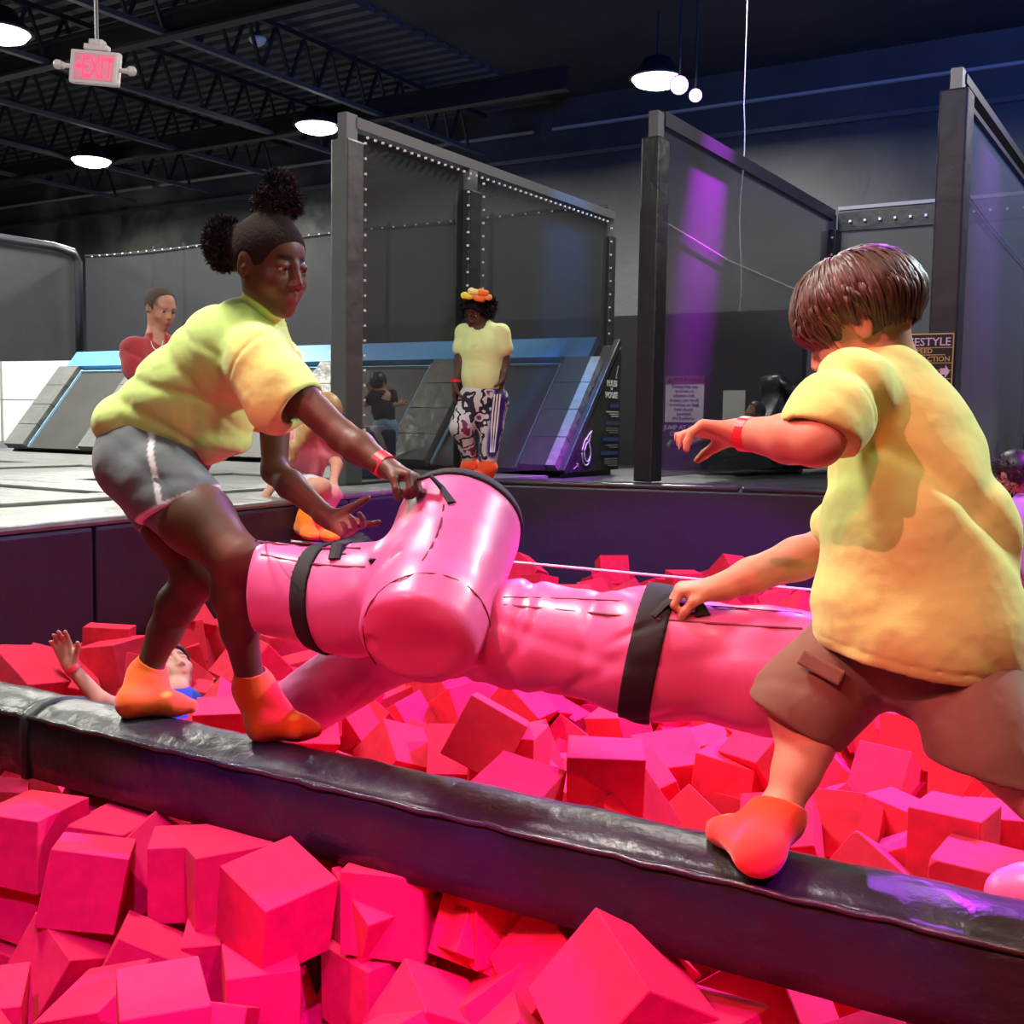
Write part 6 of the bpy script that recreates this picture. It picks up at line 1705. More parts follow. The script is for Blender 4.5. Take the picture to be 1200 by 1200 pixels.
    s.cone(neck + Vector((-.035, 0, .06)), neck + Vector((-.005, 0, .01)), .05, .046, .006, 's')
    smb = P(985, 440, 1.66)
    s.fold(lambda p: .0035 * np.exp(-(((p - np.array(smb)) @ np.array(nv(Vector((-.75, -.5, -.45))))) / .0035) ** 2) * (np.linalg.norm(p - np.array(smb), axis=1) < .09))
    link('t_shirt', s.mesh('t_shirt', LIME, []), M_SHIRT, root)
    # cargo shorts
    g = Sculpt((P(890, 800, 1.8).x - .02, 1.44, P(1150, 930, 1.6).z - .03), (P(1230, 800, 1.6).x + .02, 2.1, P(1080, 690, 1.8).z), .005)
    g.cone(pel + Vector((0, 0, -.0)), pel + Vector((0, 0, -.04)), .115, .110, .04)
    g.cone(hipR, P(945, 832, 1.87), .098, .080, .03)
    g.cone(P(945, 832, 1.87), P(915, 880, 1.86), .080, .078, .03)
    g.cone(P(985, 770, 1.85), P(932, 820, 1.86), .070, .070, .04)
    g.cone(hipL, P(1148, 868, 1.69), .095, .078, .03)
    g.cone(P(1152, 850, 1.70), P(1165, 960, 1.67), .078, .085, .03)
    g.fold(waves([((.3, .2, 1), 26), ((1, .1, .4), 22)], .0025, 21, .6))
    nR = nv(kneeR - hipR)
    eR = P(940, 854, 1.86)
    g.cut(eR, nv(Vector((-.50, 0, -.86))), .006, P(870, 980, 1.7), P(1075, 780, 2.1))
    g.cone(P(905, 915, 1.85), P(942, 845, 1.86), .068, .066, .006, 's')
    eL = P(1150, 908, 1.66)
    g.cut(eL, nv(Vector((-.22, 0, -1))), .006, Vector((P(1082, 990, 1.7).x, 1.3, .7)), Vector((1.2, 1.98, P(1260, 850, 1.75).z)))
    g.cone(P(1170, 960, 1.66), P(1158, 892, 1.67), .060, .058, .006, 's')
    link('shorts', g.mesh('shorts', (.24, .155, .105), []), M_COTTON, root)
    # cargo pocket
    fp = P(962, 782, 1.782)
    MB().box(fp, (.075, .012, .026), Matrix.Rotation(R_(26), 3, 'Y') @ Matrix.Rotation(R_(-22), 3, 'Z'), .004).build('pocket_flap', mat('khaki_flap', (.26, .16, .11), .85), root)
    for an, he, to, kn in ((ankR, hR, tR, kneeR), (ankL, hL, tL, kneeL)):
        k = Sculpt(Vector((min(he.x, to.x, an.x) - .06, min(he.y, to.y, an.y) - .06, .84)), Vector((max(he.x, to.x, an.x) + .06, max(he.y, to.y, an.y) + .07, an.z + .09)), .0035)
        foot(k, an, he, to, .036, puff=1.13)
        ua = nv(kn - an)
        k.cone(an, an + ua * .04, .036, .035, .01)
        k.cut(an + ua * .022, ua, .003)
        k.cone(an + ua * .05, an + ua * .014, .032, .031, .003, 's')
        pt = [(blob(he + Vector((0, -.034, .022)), .016, .3), (.85, .42, .05)), (blob(he.lerp(to, .75) + Vector((.0, 0, .045)), .020, .3), (.75, .45, .05)), (blob(P(925, 1000, he.y), .012, .3), (.8, .4, .05))]
        link('sock', k.mesh('sock', (.90, .07, .02), pt), M_SOCK, root)
    for t in (.06, .12):
        ring(wrL.lerp(elL, t), elL - wrL, .0245, .010, .003, 'wristband', M_BAND, root)
    return root


boy = build_boy()

# ================================================================== the two limp pink pillows
M_PINK = mat('pink_vinyl', (.70, .13, .35), .38, spec=.5, coat=.08, wrinkle=.3, wscale=5, bump=.05, bscale=90)
M_WEB = mat('black_webbing', (.010, .010, .012), .75, bump=.4, bscale=300)


def pillow(name, label, pts, extra, lo, hi, seed, amp, creases=(), cuts=()):
    root = thing(name, pts[0][0], label, 'pillow')
    s = Sculpt(lo, hi, .0055)
    s.chain(pts, .05)
    for a, b, ra, rb, k in extra:
        s.cone(a, b, ra, rb, k)
    for p_, n_, lo_, hi_ in cuts:
        s.cut(p_, n_, .035, lo_, hi_)
    s.fold(waves([((1, .2, .3), 16), ((.2, .3, 1), 13), ((-1, .2, 1), 19)], amp, seed, .7))
    for a, b, dep, wid in creases:
        m_ = capsule_mask(a, b, wid, 1.0)
        s.fold(lambda p, m_=m_, dep=dep: dep * m_(p))
    link('vinyl_cover', s.mesh('vinyl_cover'), M_PINK, root)
    root_grid[root.name] = s
    return root


root_grid = {}


def wrap_strap(root, c, axis, w, R):
    """webbing band lying on the pillow surface"""
    s = root_grid[root.name]
    ax = np.array(nv(axis))
    c = np.array(c)
    t = Sculpt(c - R - .03, c + R + .03, .0045)
    g = np.stack(np.meshgrid(*[t.lo[k] + t.h * np.arange(t.n[k]) for k in range(3)], indexing='ij'), -1)
    q = (g - s.lo) / s.h
    i = np.clip(np.floor(q).astype(int), 0, np.array(s.D.shape) - 2)
    f = np.clip(q - i, 0, 1)
    v = 0
    for a in (0, 1):
        for b in (0, 1):
            for d in (0, 1):
                wt = (f[..., 0] if a else 1 - f[..., 0]) * (f[..., 1] if b else 1 - f[..., 1]) * (f[..., 2] if d else 1 - f[..., 2])
                v = v + wt * np.minimum(s.D[i[..., 0] + a, i[..., 1] + b, i[..., 2] + d], .05)
    t.D = np.maximum(np.maximum(v - .006, np.abs((g - c) @ ax) - w / 2), np.linalg.norm(g - c, axis=-1) - R).astype(np.float32)
    link('strap', t.mesh('strap'), M_WEB, root)


def strap(root, c, axis, r, w, name='strap', flat=1.0):
    return ring(c, axis, r, w, .004, name, M_WEB, root, flat)


def box_of(pts, m):
    a = np.array([list(p) for p in pts])
    return a.min(0) - m, a.max(0) + m


def surf(root, x, y, lift=.001, d0=1.55):
    """the pillow's surface point in the given direction, for stitching seams and loops onto it"""
    s = root_grid[root.name]
    d = d0
    while d < 3.2:
        p = P(x, y, d)
        i = np.round((np.array(p) - s.lo) / s.h).astype(int)
        if (i >= 0).all() and (i < np.array(s.D.shape)).all() and s.D[i[0], i[1], i[2]] < 0:
            i = np.clip(i, 1, np.array(s.D.shape) - 2)
            g = Vector([float(s.D[tuple(i + e)] - s.D[tuple(i - e)]) for e in np.eye(3, dtype=int)])
            return p + g.normalized() * lift
        d += .003
    return P(x, y, 2.1)


def seam(root, pts, r=.0022):
    MB().tube([surf(root, x, y) for x, y in pts], r, 5).build('zip_seam', mat('seam_dark', (.20, .015, .05), .5), root)


# girl's pillow: left arm, then the thick arm whose round end faces the viewer
L0, L1, EL, T1 = P(322, 690, 2.32), P(415, 704, 2.26), P(500, 722, 2.10), P(537, 622, 2.31)
ux = nv(T1 - EL)
lo, hi = box_of([L0, L1, EL, T1, EL - ux * .1], .2)
gp = pillow('joust_pillow', 'shiny pink vinyl pillow bent double, its thick round end in front, held by the girl',
            [(L0, .098), (L1, .104), (P(490, 690, 2.22), .110)],
            [(T1, EL, .131, .121, .03), (EL, EL - ux * .05, .121, .117, .01)],
            lo, hi, 3, .0022,
            [(P(440, 690, 2.1), P(470, 650, 2.1), .007, .012), (P(452, 670, 2.1), P(480, 600, 2.12), .006, .010), (P(440, 710, 2.05), P(430, 790, 2.05), .006, .014)],
            [(P(300, 672, 2.30), nv(Vector((-1, .25, .0))), lo, P(330, 560, 2.6)), (T1 + ux * .075, ux, P(440, 700, 2.0), hi), (EL - ux * .085, -ux, lo, hi)])
for k_ in (0, 1):
    seam(gp, [(300 + t * 122 + 6 * k_, 634 + 16 * k_ + t * (8 + 6 * k_) + 4 * math.sin(t * 3)) for t in np.linspace(0, 1, 12)])
seam(gp, [(520 - 26 * t + 6 * math.sin(3 * t), 592 + 66 * t) for t in np.linspace(0, 1, 12)])
seam(gp, [(500 + 74 * math.cos(a), 738 + 66 * math.sin(a)) for a in np.linspace(2.5, 6.4, 30)], .0016)
s_c = P(376, 703, 2.27)
ax = nv(L1 - L0)
wrap_strap(gp, s_c, ax + Vector((0, 0, .12)), .040, .17)
MB().tube([surf(gp, 392, 656), surf(gp, 396, 644) + Vector((0, 0, .01)), P(408, 634, 2.30), P(422, 626, 2.36), P(430, 634, 2.34), P(436, 646, 2.28), surf(gp, 440, 658)], .013, 8, flat=.35).build('handle_loop', M_WEB, gp)
MB().tube([surf(gp, 404, 652), P(418, 637, 2.28), P(427, 630, 2.33)], .012, 8, flat=.4).build('handle_loop', M_WEB, gp)
us = T1 + ux * .035
wrap_strap(gp, us, ux, .028, .18)
MB().tube([P(474, 578, 2.22), P(488, 562, 2.22), P(504, 557, 2.20), surf(gp, 518, 572), surf(gp, 530, 590)], .011, 8, flat=.4).build('handle_loop', M_WEB, gp)

# boy's pillow: right arm, passing behind, far arm hanging into the pit
B0, B1, B2, B3, B4 = P(955, 792, 1.97), P(760, 765, 2.04), P(615, 745, 2.16), P(480, 745, 2.46), P(345, 832, 2.76)
lo, hi = box_of([B0, B1, B2, B3, B4], .19)
bp = pillow('joust_pillow', 'long pink vinyl pillow with a wide black strap, held by the boy, one arm drooping',
            [(B0, .108), (B1, .113), (B2, .100), (B3, .088), (B4, .082)],
            [(P(900, 790, 1.99), P(960, 795, 1.97), .110, .100, .04)], lo, hi, 9, .0034,
            [(P(700, 760, 1.95), P(790, 720, 1.93), .006, .012)])
seam(bp, [(590 + t * 350, 709 + 12 * math.sin(t * 2.4) + 20 * t * t) for t in np.linspace(0, 1, 30)])
seam(bp, [(590 + t * 350, 700 + 2 * math.sin(t * 2.4) + 18 * t * t) for t in np.linspace(0, 1, 30)], .0014)
bx = nv(B0 - B1)
wrap_strap(bp, P(760, 768, 2.04), bx + Vector((0, 0, -.10)), .058, .18)
MB().tube([surf(bp, 762, 722), P(778, 708, 1.965), P(800, 697, 1.965), P(818, 702, 1.97), surf(bp, 824, 722)], .017, 8, flat=.3).build('handle_loop', M_WEB, bp)

# pieces of other pillows showing among the foam
lo, hi = box_of([P(655, 1105, 1.88), P(700, 1120, 1.95)], .12)
e1 = pillow('joust_pillow', 'pink pillow end mostly buried in the foam under the beam', [(P(690, 1112, 1.84), .040), (P(760, 1150, 1.90), .06)], [], lo, hi, 5, .003)
lo, hi = box_of([P(1170, 1040, 1.95), P(1260, 1050, 1.95)], .13)
e2 = pillow('joust_pillow', 'pink pillow lying on the foam behind the beam at the right edge', [(P(1180, 1048, 2.02), .040), (P(1215, 1052, 2.0), .06), (P(1300, 1060, 1.98), .07)], [], lo, hi, 6, .003)

# ================================================================== people further back
def small_person(root, j, skin, h, r=1.0, hair=None, pad=.08, face=True, K=.9, fr=None, hands=True, paints=()):
    """j: joints head neck chest pelvis shoulders elbows wrists hips knees ankles (missing ones are left out)"""
    pts = np.array([list(v) for v in j.values()])
    b = Sculpt(pts.min(0) - pad - .10 * K, pts.max(0) + pad + .12 * K, h)
    b.chain([(j['pelvis'], .10 * r), (j['chest'], .10 * r), (j['neck'], .05 * r)], .04)
    for s in 'RL':
        if 'el' + s in j:
            b.cone(j['chest'], j['sh' + s], .07 * r, .045 * r, .03)
            b.chain([(j['sh' + s], .045 * r), (j['el' + s], .032 * r), (j['wr' + s], .021 * r)], .012)
            if hands:
                d = nv(j['wr' + s] - j['el' + s])
                n_ = j.get('n' + s, Vector((0, -.2, -1)))
                hand(b, j['wr' + s], j.get('f' + s, d), n_, j.get('t' + s, Vector((0, -1, .2))), .15 * r, curl=(20, 25, 20), rw=.021 * r)
        if 'kn' + s in j:
            b.cone(j['pelvis'], j['hi' + s], .09 * r, .08 * r, .03)
            b.chain([(j['hi' + s], .08 * r), (j['kn' + s], .052 * r)], .02)
            b.chain([(j['kn' + s], .05 * r), (j['kn' + s].lerp(j['an' + s], .35), .046 * r), (j['an' + s], .028 * r)], .02)
            if 'to' + s in j:
                foot(b, j['an' + s], j['he' + s], j['to' + s], .03 * r)
    head(b, j['head'], fr, K, neck=j['neck'], rn=.042 * r, child=K < 1.05)
    ps = face_paints(j['head'], fr, K, tuple(min(1, v * 1.1) * w for v, w in zip(skin, (1, .55, .6))), tuple(v * .25 for v in skin)) + list(paints)
    link('body', b.mesh('body', skin, ps), M_SKIN, root)
    return b


def cap_hair(root, HC, fr, K, col, grow=1.06, cutf=(.095, -.01), low=-.045, m=None, name='hair'):
    F, Up, S = fr
    h = Sculpt(HC - Vector((.17, .17, .17)) * K, HC + Vector((.17, .17, .19)) * K, .007)
    h.ell(at_head(HC, fr, -.013, .030, 0, K), (.094 * K * grow, .086 * K * grow, .077 * K * grow), (F, Up, S), .01)
    h.ell(at_head(HC, fr, cutf[0], cutf[1], 0, K), (.070 * K, .075 * K, .10 * K), (F, Up, S), .008, 's')
    h.cut(at_head(HC, fr, 0, low, 0, K), -Up, .01)
    for s in (-1, 1):
        h.ell(at_head(HC, fr, .0, -.02, s * .086, K), (.040 * K, .035 * K, .024 * K), (F, Up, S), .008, 's')
    link(name, h.mesh(name, col), m or M_HAIR, root)


# --- man in the red shirt, kneeling upright on the deck with folded arms
def build_man():
    D = 6.6
    root = thing('person', PZ(185, 585, DECK), 'short-haired man in a red henley shirt with folded arms, behind the girl', 'person')
    fr = frame((.80, -.60, -.30), (0, 0, 1))
    HC = P(188, 362, D)
    j = dict(head=HC, neck=P(183, 394, D), chest=P(184, 430, D), pelvis=P(180, 500, D),
             shR=P(158, 412, D - .12), elR=P(166, 452, D - .22), wrR=P(196, 446, D - .30), shL=P(212, 408, D + .12), elL=P(232, 448, D + .02), wrL=P(196, 452, D - .22),
             hiR=P(170, 505, D - .08), knR=P(190, 578, D - .30), anR=P(165, 574, D + .10), hiL=P(195, 505, D + .1), knL=P(215, 572, D - .1), anL=P(190, 568, D + .25))
    j['fR'] = Vector((1, .1, .3)); j['fL'] = Vector((-1, 0, -.2))
    small_person(root, j, (.50, .24, .165), .010, 1.15, K=1.06, fr=fr, paints=[(blob(at_head(HC, fr, -.02, .045, 0, 1.06), (.115, .115, .085), .15), (.13, .10, .085)), (blob(at_head(HC, fr, .085, .055, 0, 1.06), (.085, .085, .060), .2), (.50, .24, .165)), (blob(at_head(HC, fr, .05, -.03, .08, 1.06), (.055, .055, .07), .2), (.50, .24, .165))])
    eyes(root, HC, fr, 1.06)
    cap_hair(root, HC, fr, 1.06, (.09, .07, .06), 1.025, (.080, .020), -.01, M_AFRO)
    s = Sculpt(P(130, 520, D) - Vector((0, .45, 0)), P(265, 385, D) + Vector((0, .4, .02)), .009)
    s.chain([(j['neck'] + Vector((0, 0, -.03)), .075), (j['chest'], .135), (P(178, 470, D), .130), (P(176, 500, D), .13)], .05)
    s.cone(j['shR'], j['shL'], .075, .075, .05)
    s.chain([(j['shR'], .085), (P(161, 432, D - .17), .078), (P(165, 442, D - .2), .075)], .03)
    s.chain([(j['shL'], .080), (j['shL'].lerp(j['elL'], .6), .07)], .03)
    s.fold(waves([((1, .1, -.5), 18), ((.2, .3, 1), 15)], .006, 6))
    s.cone(P(168, 468, D - .24), P(164, 446, D - .2), .062, .058, .006, 's')
    s.cone(j['neck'] + Vector((.05, -.07, .02)), j['neck'] + Vector((.03, -.05, -.06)), .05, .028, .006, 's')
    link('henley_shirt', s.mesh('henley_shirt', (.36, .035, .045)), M_COTTON, root)
    t = Sculpt(P(130, 600, D) - Vector((0, .55, .06)), P(270, 490, D) + Vector((0, .55, .02)), .012)
    t.cone(j['pelvis'], j['pelvis'] + Vector((0, 0, -.05)), .14, .13, .03)
    for s_ in 'RL':
        t.chain([(j['hi' + s_], .11), (j['kn' + s_], .08), (j['an' + s_], .06)], .03)
    link('trousers', t.mesh('trousers', (.03, .03, .035)), M_COTTON, root)
    # necklace
    MB().tube([P(184 + 7 * math.cos(a), 398 + 12 * math.sin(a), D - .17) for a in np.linspace(.1, 3.0, 9)], .003, 5).build('chain', M_WHITEP, root)


build_man()


# --- girl standing at the pit corner
def onfloor(x, d):
    q = P(x, 556, d)
    return Vector((q.x, q.y, DECK + .004))


def build_standing():
    D = 7.0
    root = thing('person', PZ(552, 555, DECK), 'girl with an orange bow and black-and-white patterned leggings standing at the pit corner', 'person')
    fr = frame((-.55, -.80, -.45), (0, 0, 1))
    HC = P(559, 366, D)
    K = 1.0
    j = dict(head=HC, neck=P(564, 384, D), chest=P(567, 405, D), pelvis=P(566, 462, D),
             shR=P(544, 390, D + .05), elR=P(540, 425, D + .02), wrR=P(534, 450, D - .02), shL=P(587, 390, D - .02), elL=P(591, 425, D - .02), wrL=P(589, 441, D - .08),
             hiR=P(556, 470, D), knR=P(541, 500, D - .06), anR=P(552, 543, D + .04), hiL=P(577, 470, D), knL=P(575, 500, D - .03), anL=P(573, 546, D - .03),
             heR=onfloor(556, 7.08), toR=onfloor(531, 7.02), heL=onfloor(577, 7.0), toL=onfloor(549, 6.93))
    j['fR'] = Vector((-.1, 0, -1)); j['nR'] = Vector((1, 0, 0)); j['fL'] = Vector((-.1, -.1, -1)); j['nL'] = Vector((-1, -.2, 0))
    small_person(root, j, (.085, .035, .022), .0085, 1.12, K=K, fr=fr)
    eyes(root, HC, fr, K)
    cap_hair(root, HC, fr, K, (.012, .010, .010), 1.12, (.10, -.02), -.06, M_AFRO)
    F, Up, S = fr
    add_tufts('hair_curls', [fuzz(HC - F * .03 + Up * .02 + S * .0, (.10, .10, .09), 1500, .022, .0022, 9)], (.014, .011, .011), M_AFRO, root)
    # bow band
    for i, (x, y, c) in enumerate(((547, 347, (.95, .75, .03)), (555, 342, (.95, .80, .30)), (558, 347, (1, .28, .02)), (566, 343, (1, .22, .02)), (570, 348, (1, .40, .12)), (562, 350, (.95, .2, .02)))):
        q = P(x, y, D - .13 - .01 * (i % 2))
        s = Sculpt(q - Vector((.06, .05, .06)), q + Vector((.06, .05, .06)), .006)
        s.ell(q + Vector((-.014, 0, .004)), (.024, .012, .022), None, .008)
        s.ell(q + Vector((.014, 0, -.002)), (.024, .012, .020), None, .008)
        link('bow_loop', s.mesh('bow_loop', c), mat('satin', (1, 1, 1), .5, attr=True), root)
    s = Sculpt(P(525, 475, D) - Vector((0, .3, 0)), P(605, 372, D) + Vector((0, .35, 0)), .0085)
    s.chain([(P(566, 388, D), .085), (P(566, 410, D), .125), (P(566, 440, D), .125), (P(567, 462, D), .120)], .05)
    s.cone(j['shR'], j['shL'], .052, .052, .04)
    s.chain([(j['shR'], .054), (P(541, 408, D + .04), .058)], .03)
    s.chain([(j['shL'], .054), (P(590, 408, D - .02), .060)], .03)
    s.fold(waves([((1, .1, .8), 20), ((.2, .3, 1), 17)], .002, 16))
    s.cut(P(566, 457, D), (0, 0, -1), .01)
    s.cone(P(563, 376, D - .02), P(563, 383, D - .04), .05, .045, .006, 's')
    pr = [(capsule_mask(P(548, 406, D - .15), P(560, 400, D - .17), .04, .4), (.35, .08, .12)), (capsule_mask(P(556, 394, D - .15), P(562, 410, D - .17), .022, .4), (.35, .08, .12))]
    link('t_shirt', s.mesh('t_shirt', (.72, .84, .38), pr), M_SHIRT, root)
    lg = Sculpt(P(525, 560, D) - Vector((0, .3, 0)), P(605, 450, D) + Vector((0, .3, 0)), .0085)
    lg.cone(j['pelvis'], j['pelvis'] + Vector((0, 0, -.03)), .125, .12, .03)
    lg.chain([(j['hiR'], .105), (j['knR'], .072), (j['knR'].lerp(j['anR'], .8), .05)], .03)
    lg.chain([(j['hiL'], .105), (j['knL'], .075), (j['knL'].lerp(j['anL'], .8), .05)], .03)
    MP = bpy.data.materials.new('patterned_leggings')
    MP.use_nodes = True
    nt = MP.node_tree
    bs = nt.nodes['Principled BSDF']
    bs.inputs['Roughness'].default_value = .8
    tc = nt.nodes.new('ShaderNodeTexCoord')
    n1_ = nt.nodes.new('ShaderNodeTexVoronoi'); n1_.inputs['Scale'].default_value = 17
    n2_ = nt.nodes.new('ShaderNodeTexNoise'); n2_.inputs['Scale'].default_value = 11
    cr = nt.nodes.new('ShaderNodeValToRGB')
    cr.color_ramp.interpolation = 'CONSTANT'
    els = cr.color_ramp.elements
    els[0].position = 0; els[0].color = (.62, .60, .62, 1)
    els[1].position = .48; els[1].color = (.012, .012, .03, 1)
    e = els.new(.57); e.color = (.60, .58, .62, 1)
    e = els.new(.66); e.color = (.20, .03, .10, 1)
    nt.links.new(tc.outputs['Object'], n2_.inputs['Vector'])
    nt.links.new(n2_.outputs['Fac'], cr.inputs[0])
    mx = nt.nodes.new('ShaderNodeMix'); mx.data_type = 'RGBA'
    at_ = nt.nodes.new('ShaderNodeAttribute'); at_.attribute_name = 'Col'
    sp_ = nt.nodes.new('ShaderNodeSeparateColor')
    nt.links.new(at_.outputs['Color'], sp_.inputs[0])
    nt.links.new(sp_.outputs[0], mx.inputs['Factor'])
    nt.links.new(cr.outputs[0], mx.inputs['A'])
    mx.inputs['B'].default_value = (.04, .02, .25, 1)
    nt.links.new(mx.outputs['Result'], bs.inputs['Base Color'])
    link('leggings', lg.mesh('leggings', (0, 0, 0), [(capsule_mask(P(586, 462, D - .08), P(578, 530, D - .1), .055, .3), (1, 1, 1))]), MP, root)
    for dx in (-3.4, 0, 3.4):
        MB().tube([P(583 + dx, 462, D - .155), P(581 + dx, 480, D - .14), P(579 + dx * .9, 502, D - .125), P(577 + dx * .6, 530, D - .155)], .0055, 6).build('white_stripe', M_DOT, root)
    for s_ in 'RL':
        k = Sculpt(j['he' + s_] - Vector((.24, .14, .03)), j['he' + s_] + Vector((.10, .16, .18)), .007)
        foot(k, j['an' + s_] + Vector((0, 0, -.01)), j['he' + s_], j['to' + s_], .042, puff=1.25)
        link('sock', k.mesh('sock', (.95, .10, .02)), M_SOCK, root)
    ring(j['wrR'] + Vector((0, 0, .02)), (0, 0, 1), .028, .02, .003, 'wristband', M_BAND, root)


build_standing()


# --- small boy in black by the sloped trampolines
def build_small_boy():
    D = 8.75
    root = thing('person', P(450, 540, D), 'small boy in a black T-shirt and pale blue shorts playing by the slopes, back turned', 'person')
    fr = frame((.45, .85, .05), (0, 0, 1))
    HC = P(444, 449, D)
    K = .72
    j = dict(head=HC, neck=P(446, 459, D), chest=P(449, 467, D), pelvis=P(451, 495, D),
             shR=P(459, 462, D + .03), elR=P(462, 474, D - .02), wrR=P(468, 473, D + .02), shL=P(438, 462, D), elL=P(429, 474, D - .02), wrL=P(432, 460, D),
             hiR=P(457, 500, D), knR=P(459, 518, D), anR=P(459, 536, D), hiL=P(446, 500, D), knL=P(445, 518, D), anL=P(445, 536, D))
    j['nR'] = Vector((0, -1, 0)); j['nL'] = Vector((0, -1, 0)); j['fL'] = Vector((0, 0, 1))
    small_person(root, j, (.55, .30, .22), .007, .62, K=K, fr=fr, pad=.06)
    cap_hair(root, HC, fr, K, (.012, .010, .010), 1.16, (.10, -.03), -.075)
    s = Sculpt(P(425, 500, D) - Vector((0, .2, 0)), P(475, 452, D) + Vector((0, .2, 0)), .007)
    s.chain([(P(447, 466, D), .070), (P(449, 480, D), .085), (P(451, 492, D), .082)], .03)
    s.chain([(j['shR'], .042), (j['shR'].lerp(j['elR'], .6), .040)], .02)
    s.chain([(j['shL'], .042), (j['shL'].lerp(j['elL'], .6), .040)], .02)
    link('t_shirt', s.mesh('t_shirt', (.015, .015, .025)), M_COTTON, root)
    s = Sculpt(P(430, 522, D) - Vector((0, .2, 0)), P(475, 486, D) + Vector((0, .2, 0)), .007)
    s.chain([(j['pelvis'], .082), (j['hiR'], .06), (j['knR'] + Vector((0, 0, .03)), .052)], .02)
    s.chain([(j['pelvis'], .082), (j['hiL'], .06), (j['knL'] + Vector((0, 0, .03)), .052)], .02)
    link('shorts', s.mesh('shorts', (.25, .45, .62)), M_COTTON, root)


build_small_boy()


# --- child in pink sitting on the edge of the pit
def build_sitting():
    D = 5.25
    root = thing('person', P(355, 585, D), 'fair-haired girl in pink sitting on the pit edge in orange socks, behind the raised arm', 'person')
    fr = frame((.55, -.80, -.5), (0, 0, 1))
    HC = P(381, 488, D)
    j = dict(head=HC, neck=P(368, 508, D + .05), chest=P(360, 530, D + .08), pelvis=P(350, 572, D + .12),
             shR=P(345, 520, D + .0), elR=P(325, 560, D - .02), wrR=P(311, 582, D - .06), shL=P(382, 520, D + .12), elL=P(395, 545, D + .02), wrL=P(390, 566, D - .08),
             hiR=P(352, 575, D + .02), knR=P(376, 572, D - .28), anR=P(358, 606, D - .24), hiL=P(362, 574, D + .15), knL=P(388, 580, D - .16), anL=P(370, 614, D - .18),
             heR=P(352, 624, D - .20), toR=P(368, 633, D - .36), heL=P(368, 630, D - .12), toL=P(394, 634, D - .30))
    j['fR'] = Vector((-.3, -.3, -1)); j['nR'] = Vector((.2, 1, 0)); j['tR'] = Vector((1, 0, 0))
    small_person(root, j, (.60, .30, .22), .0075, .85, K=.92, fr=fr)
    eyes(root, HC, fr, .92)
    cap_hair(root, HC, fr, .92, (.42, .25, .10), 1.10, (.10, -.02), -.06)
    hs = Sculpt(P(335, 550, D) - Vector((0, .25, 0)), P(400, 470, D) + Vector((0, .3, 0)), .007)
    hs.chain([(at_head(HC, fr, -.06, .02, 0, .9), .060), (P(357, 505, D - .02), .040), (P(346, 524, D - .08), .026), (P(341, 540, D - .09), .012)], .02)
    hs.fold(lambda p: .005 * np.sin(p[:, 0] * 160 + p[:, 2] * 60))
    link('long_hair', hs.mesh('long_hair', (.40, .24, .10)), M_HAIR, root)
    s = Sculpt(P(325, 600, D) - Vector((0, .3, 0)), P(410, 498, D) + Vector((0, .4, 0)), .0075)
    s.chain([(j['neck'] + Vector((0, 0, -.03)), .06), (j['chest'], .098), (P(354, 558, D + .1), .095), (j['pelvis'], .10)], .04)
    s.chain([(j['shR'], .058), (j['shR'].lerp(j['elR'], .45), .056)], .03)
    s.chain([(j['shL'], .058), (j['shL'].lerp(j['elL'], .5), .056)], .03)
    s.fold(waves([((1, .1, .8), 24), ((.2, .3, 1), 19)], .005, 26))
    link('t_shirt', s.mesh('t_shirt', (.68, .20, .27)), M_COTTON, root)
    s = Sculpt(P(325, 600, D) - Vector((0, .3, 0)), P(400, 552, D) + Vector((0, .4, 0)), .0075)
    s.chain([(j['pelvis'], .10), (j['hiR'], .078), (j['hiR'].lerp(j['knR'], .5), .07)], .03)
    s.chain([(j['pelvis'], .10), (j['hiL'], .078), (j['hiL'].lerp(j['knL'], .5), .07)], .03)
    link('shorts', s.mesh('shorts', (.55, .52, .62)), M_COTTON, root)
    for s_ in 'RL':
        k = Sculpt(j['an' + s_] - Vector((.14, .26, .16)), j['an' + s_] + Vector((.20, .2, .10)), .006)
        foot(k, j['an' + s_] + Vector((0, 0, -.01)), j['he' + s_], j['to' + s_], .034, puff=1.12)
        k.cone(j['an' + s_], j['an' + s_] + Vector((0, 0, .02)), .034, .034, .01)
        link('sock', k.mesh('sock', (1, .22, .01)), M_SOCK, root)


build_sitting()

# padded block with a patterned towel over it, behind the post
q0 = P(430, 560, 6.9)
blk = thing('padded_block', (q0.x, q0.y, DECK), 'navy padded block on the deck right of the tall post', 'block')
zt_ = P(430, 503, 6.9).z
MB().box((q0.x, q0.y + .15, (zt_ + DECK) / 2), (.26, .28, zt_ - DECK), -.2, .02).build('padded_cover', mat('deep_navy', (.02, .03, .16), .5), blk)
tw = Sculpt(P(400, 540, 6.85) - Vector((0, .05, 0)), P(470, 490, 6.85) + Vector((0, .4, 0)), .006)
tw.cone(P(415, 503, 6.9), P(445, 503, 6.9), .020, .020, .02)
tw.cone(P(440, 503, 6.88), P(452, 528, 6.86), .022, .016, .02)
tw.cone(P(420, 503, 7.1), P(450, 503, 7.1), .020, .020, .02)
tw.cone(P(415, 502, 7.0), P(450, 502, 7.0), .020, .020, .04)
tw.fold(waves([((1, .1, .4), 60), ((.2, 1, .3), 50)], .006, 2))
tag(link('towel', tw.mesh('towel', (.60, .58, .66), [(capsule_mask(P(446, 512, 6.84), P(452, 526, 6.84), .012, .3), (.03, .02, .12)), (blob(P(425, 505, 6.85), .02, .3), (.25, .2, .5))]), M_COTTON), 'white and purple patterned towel draped over the navy padded block', 'towel')


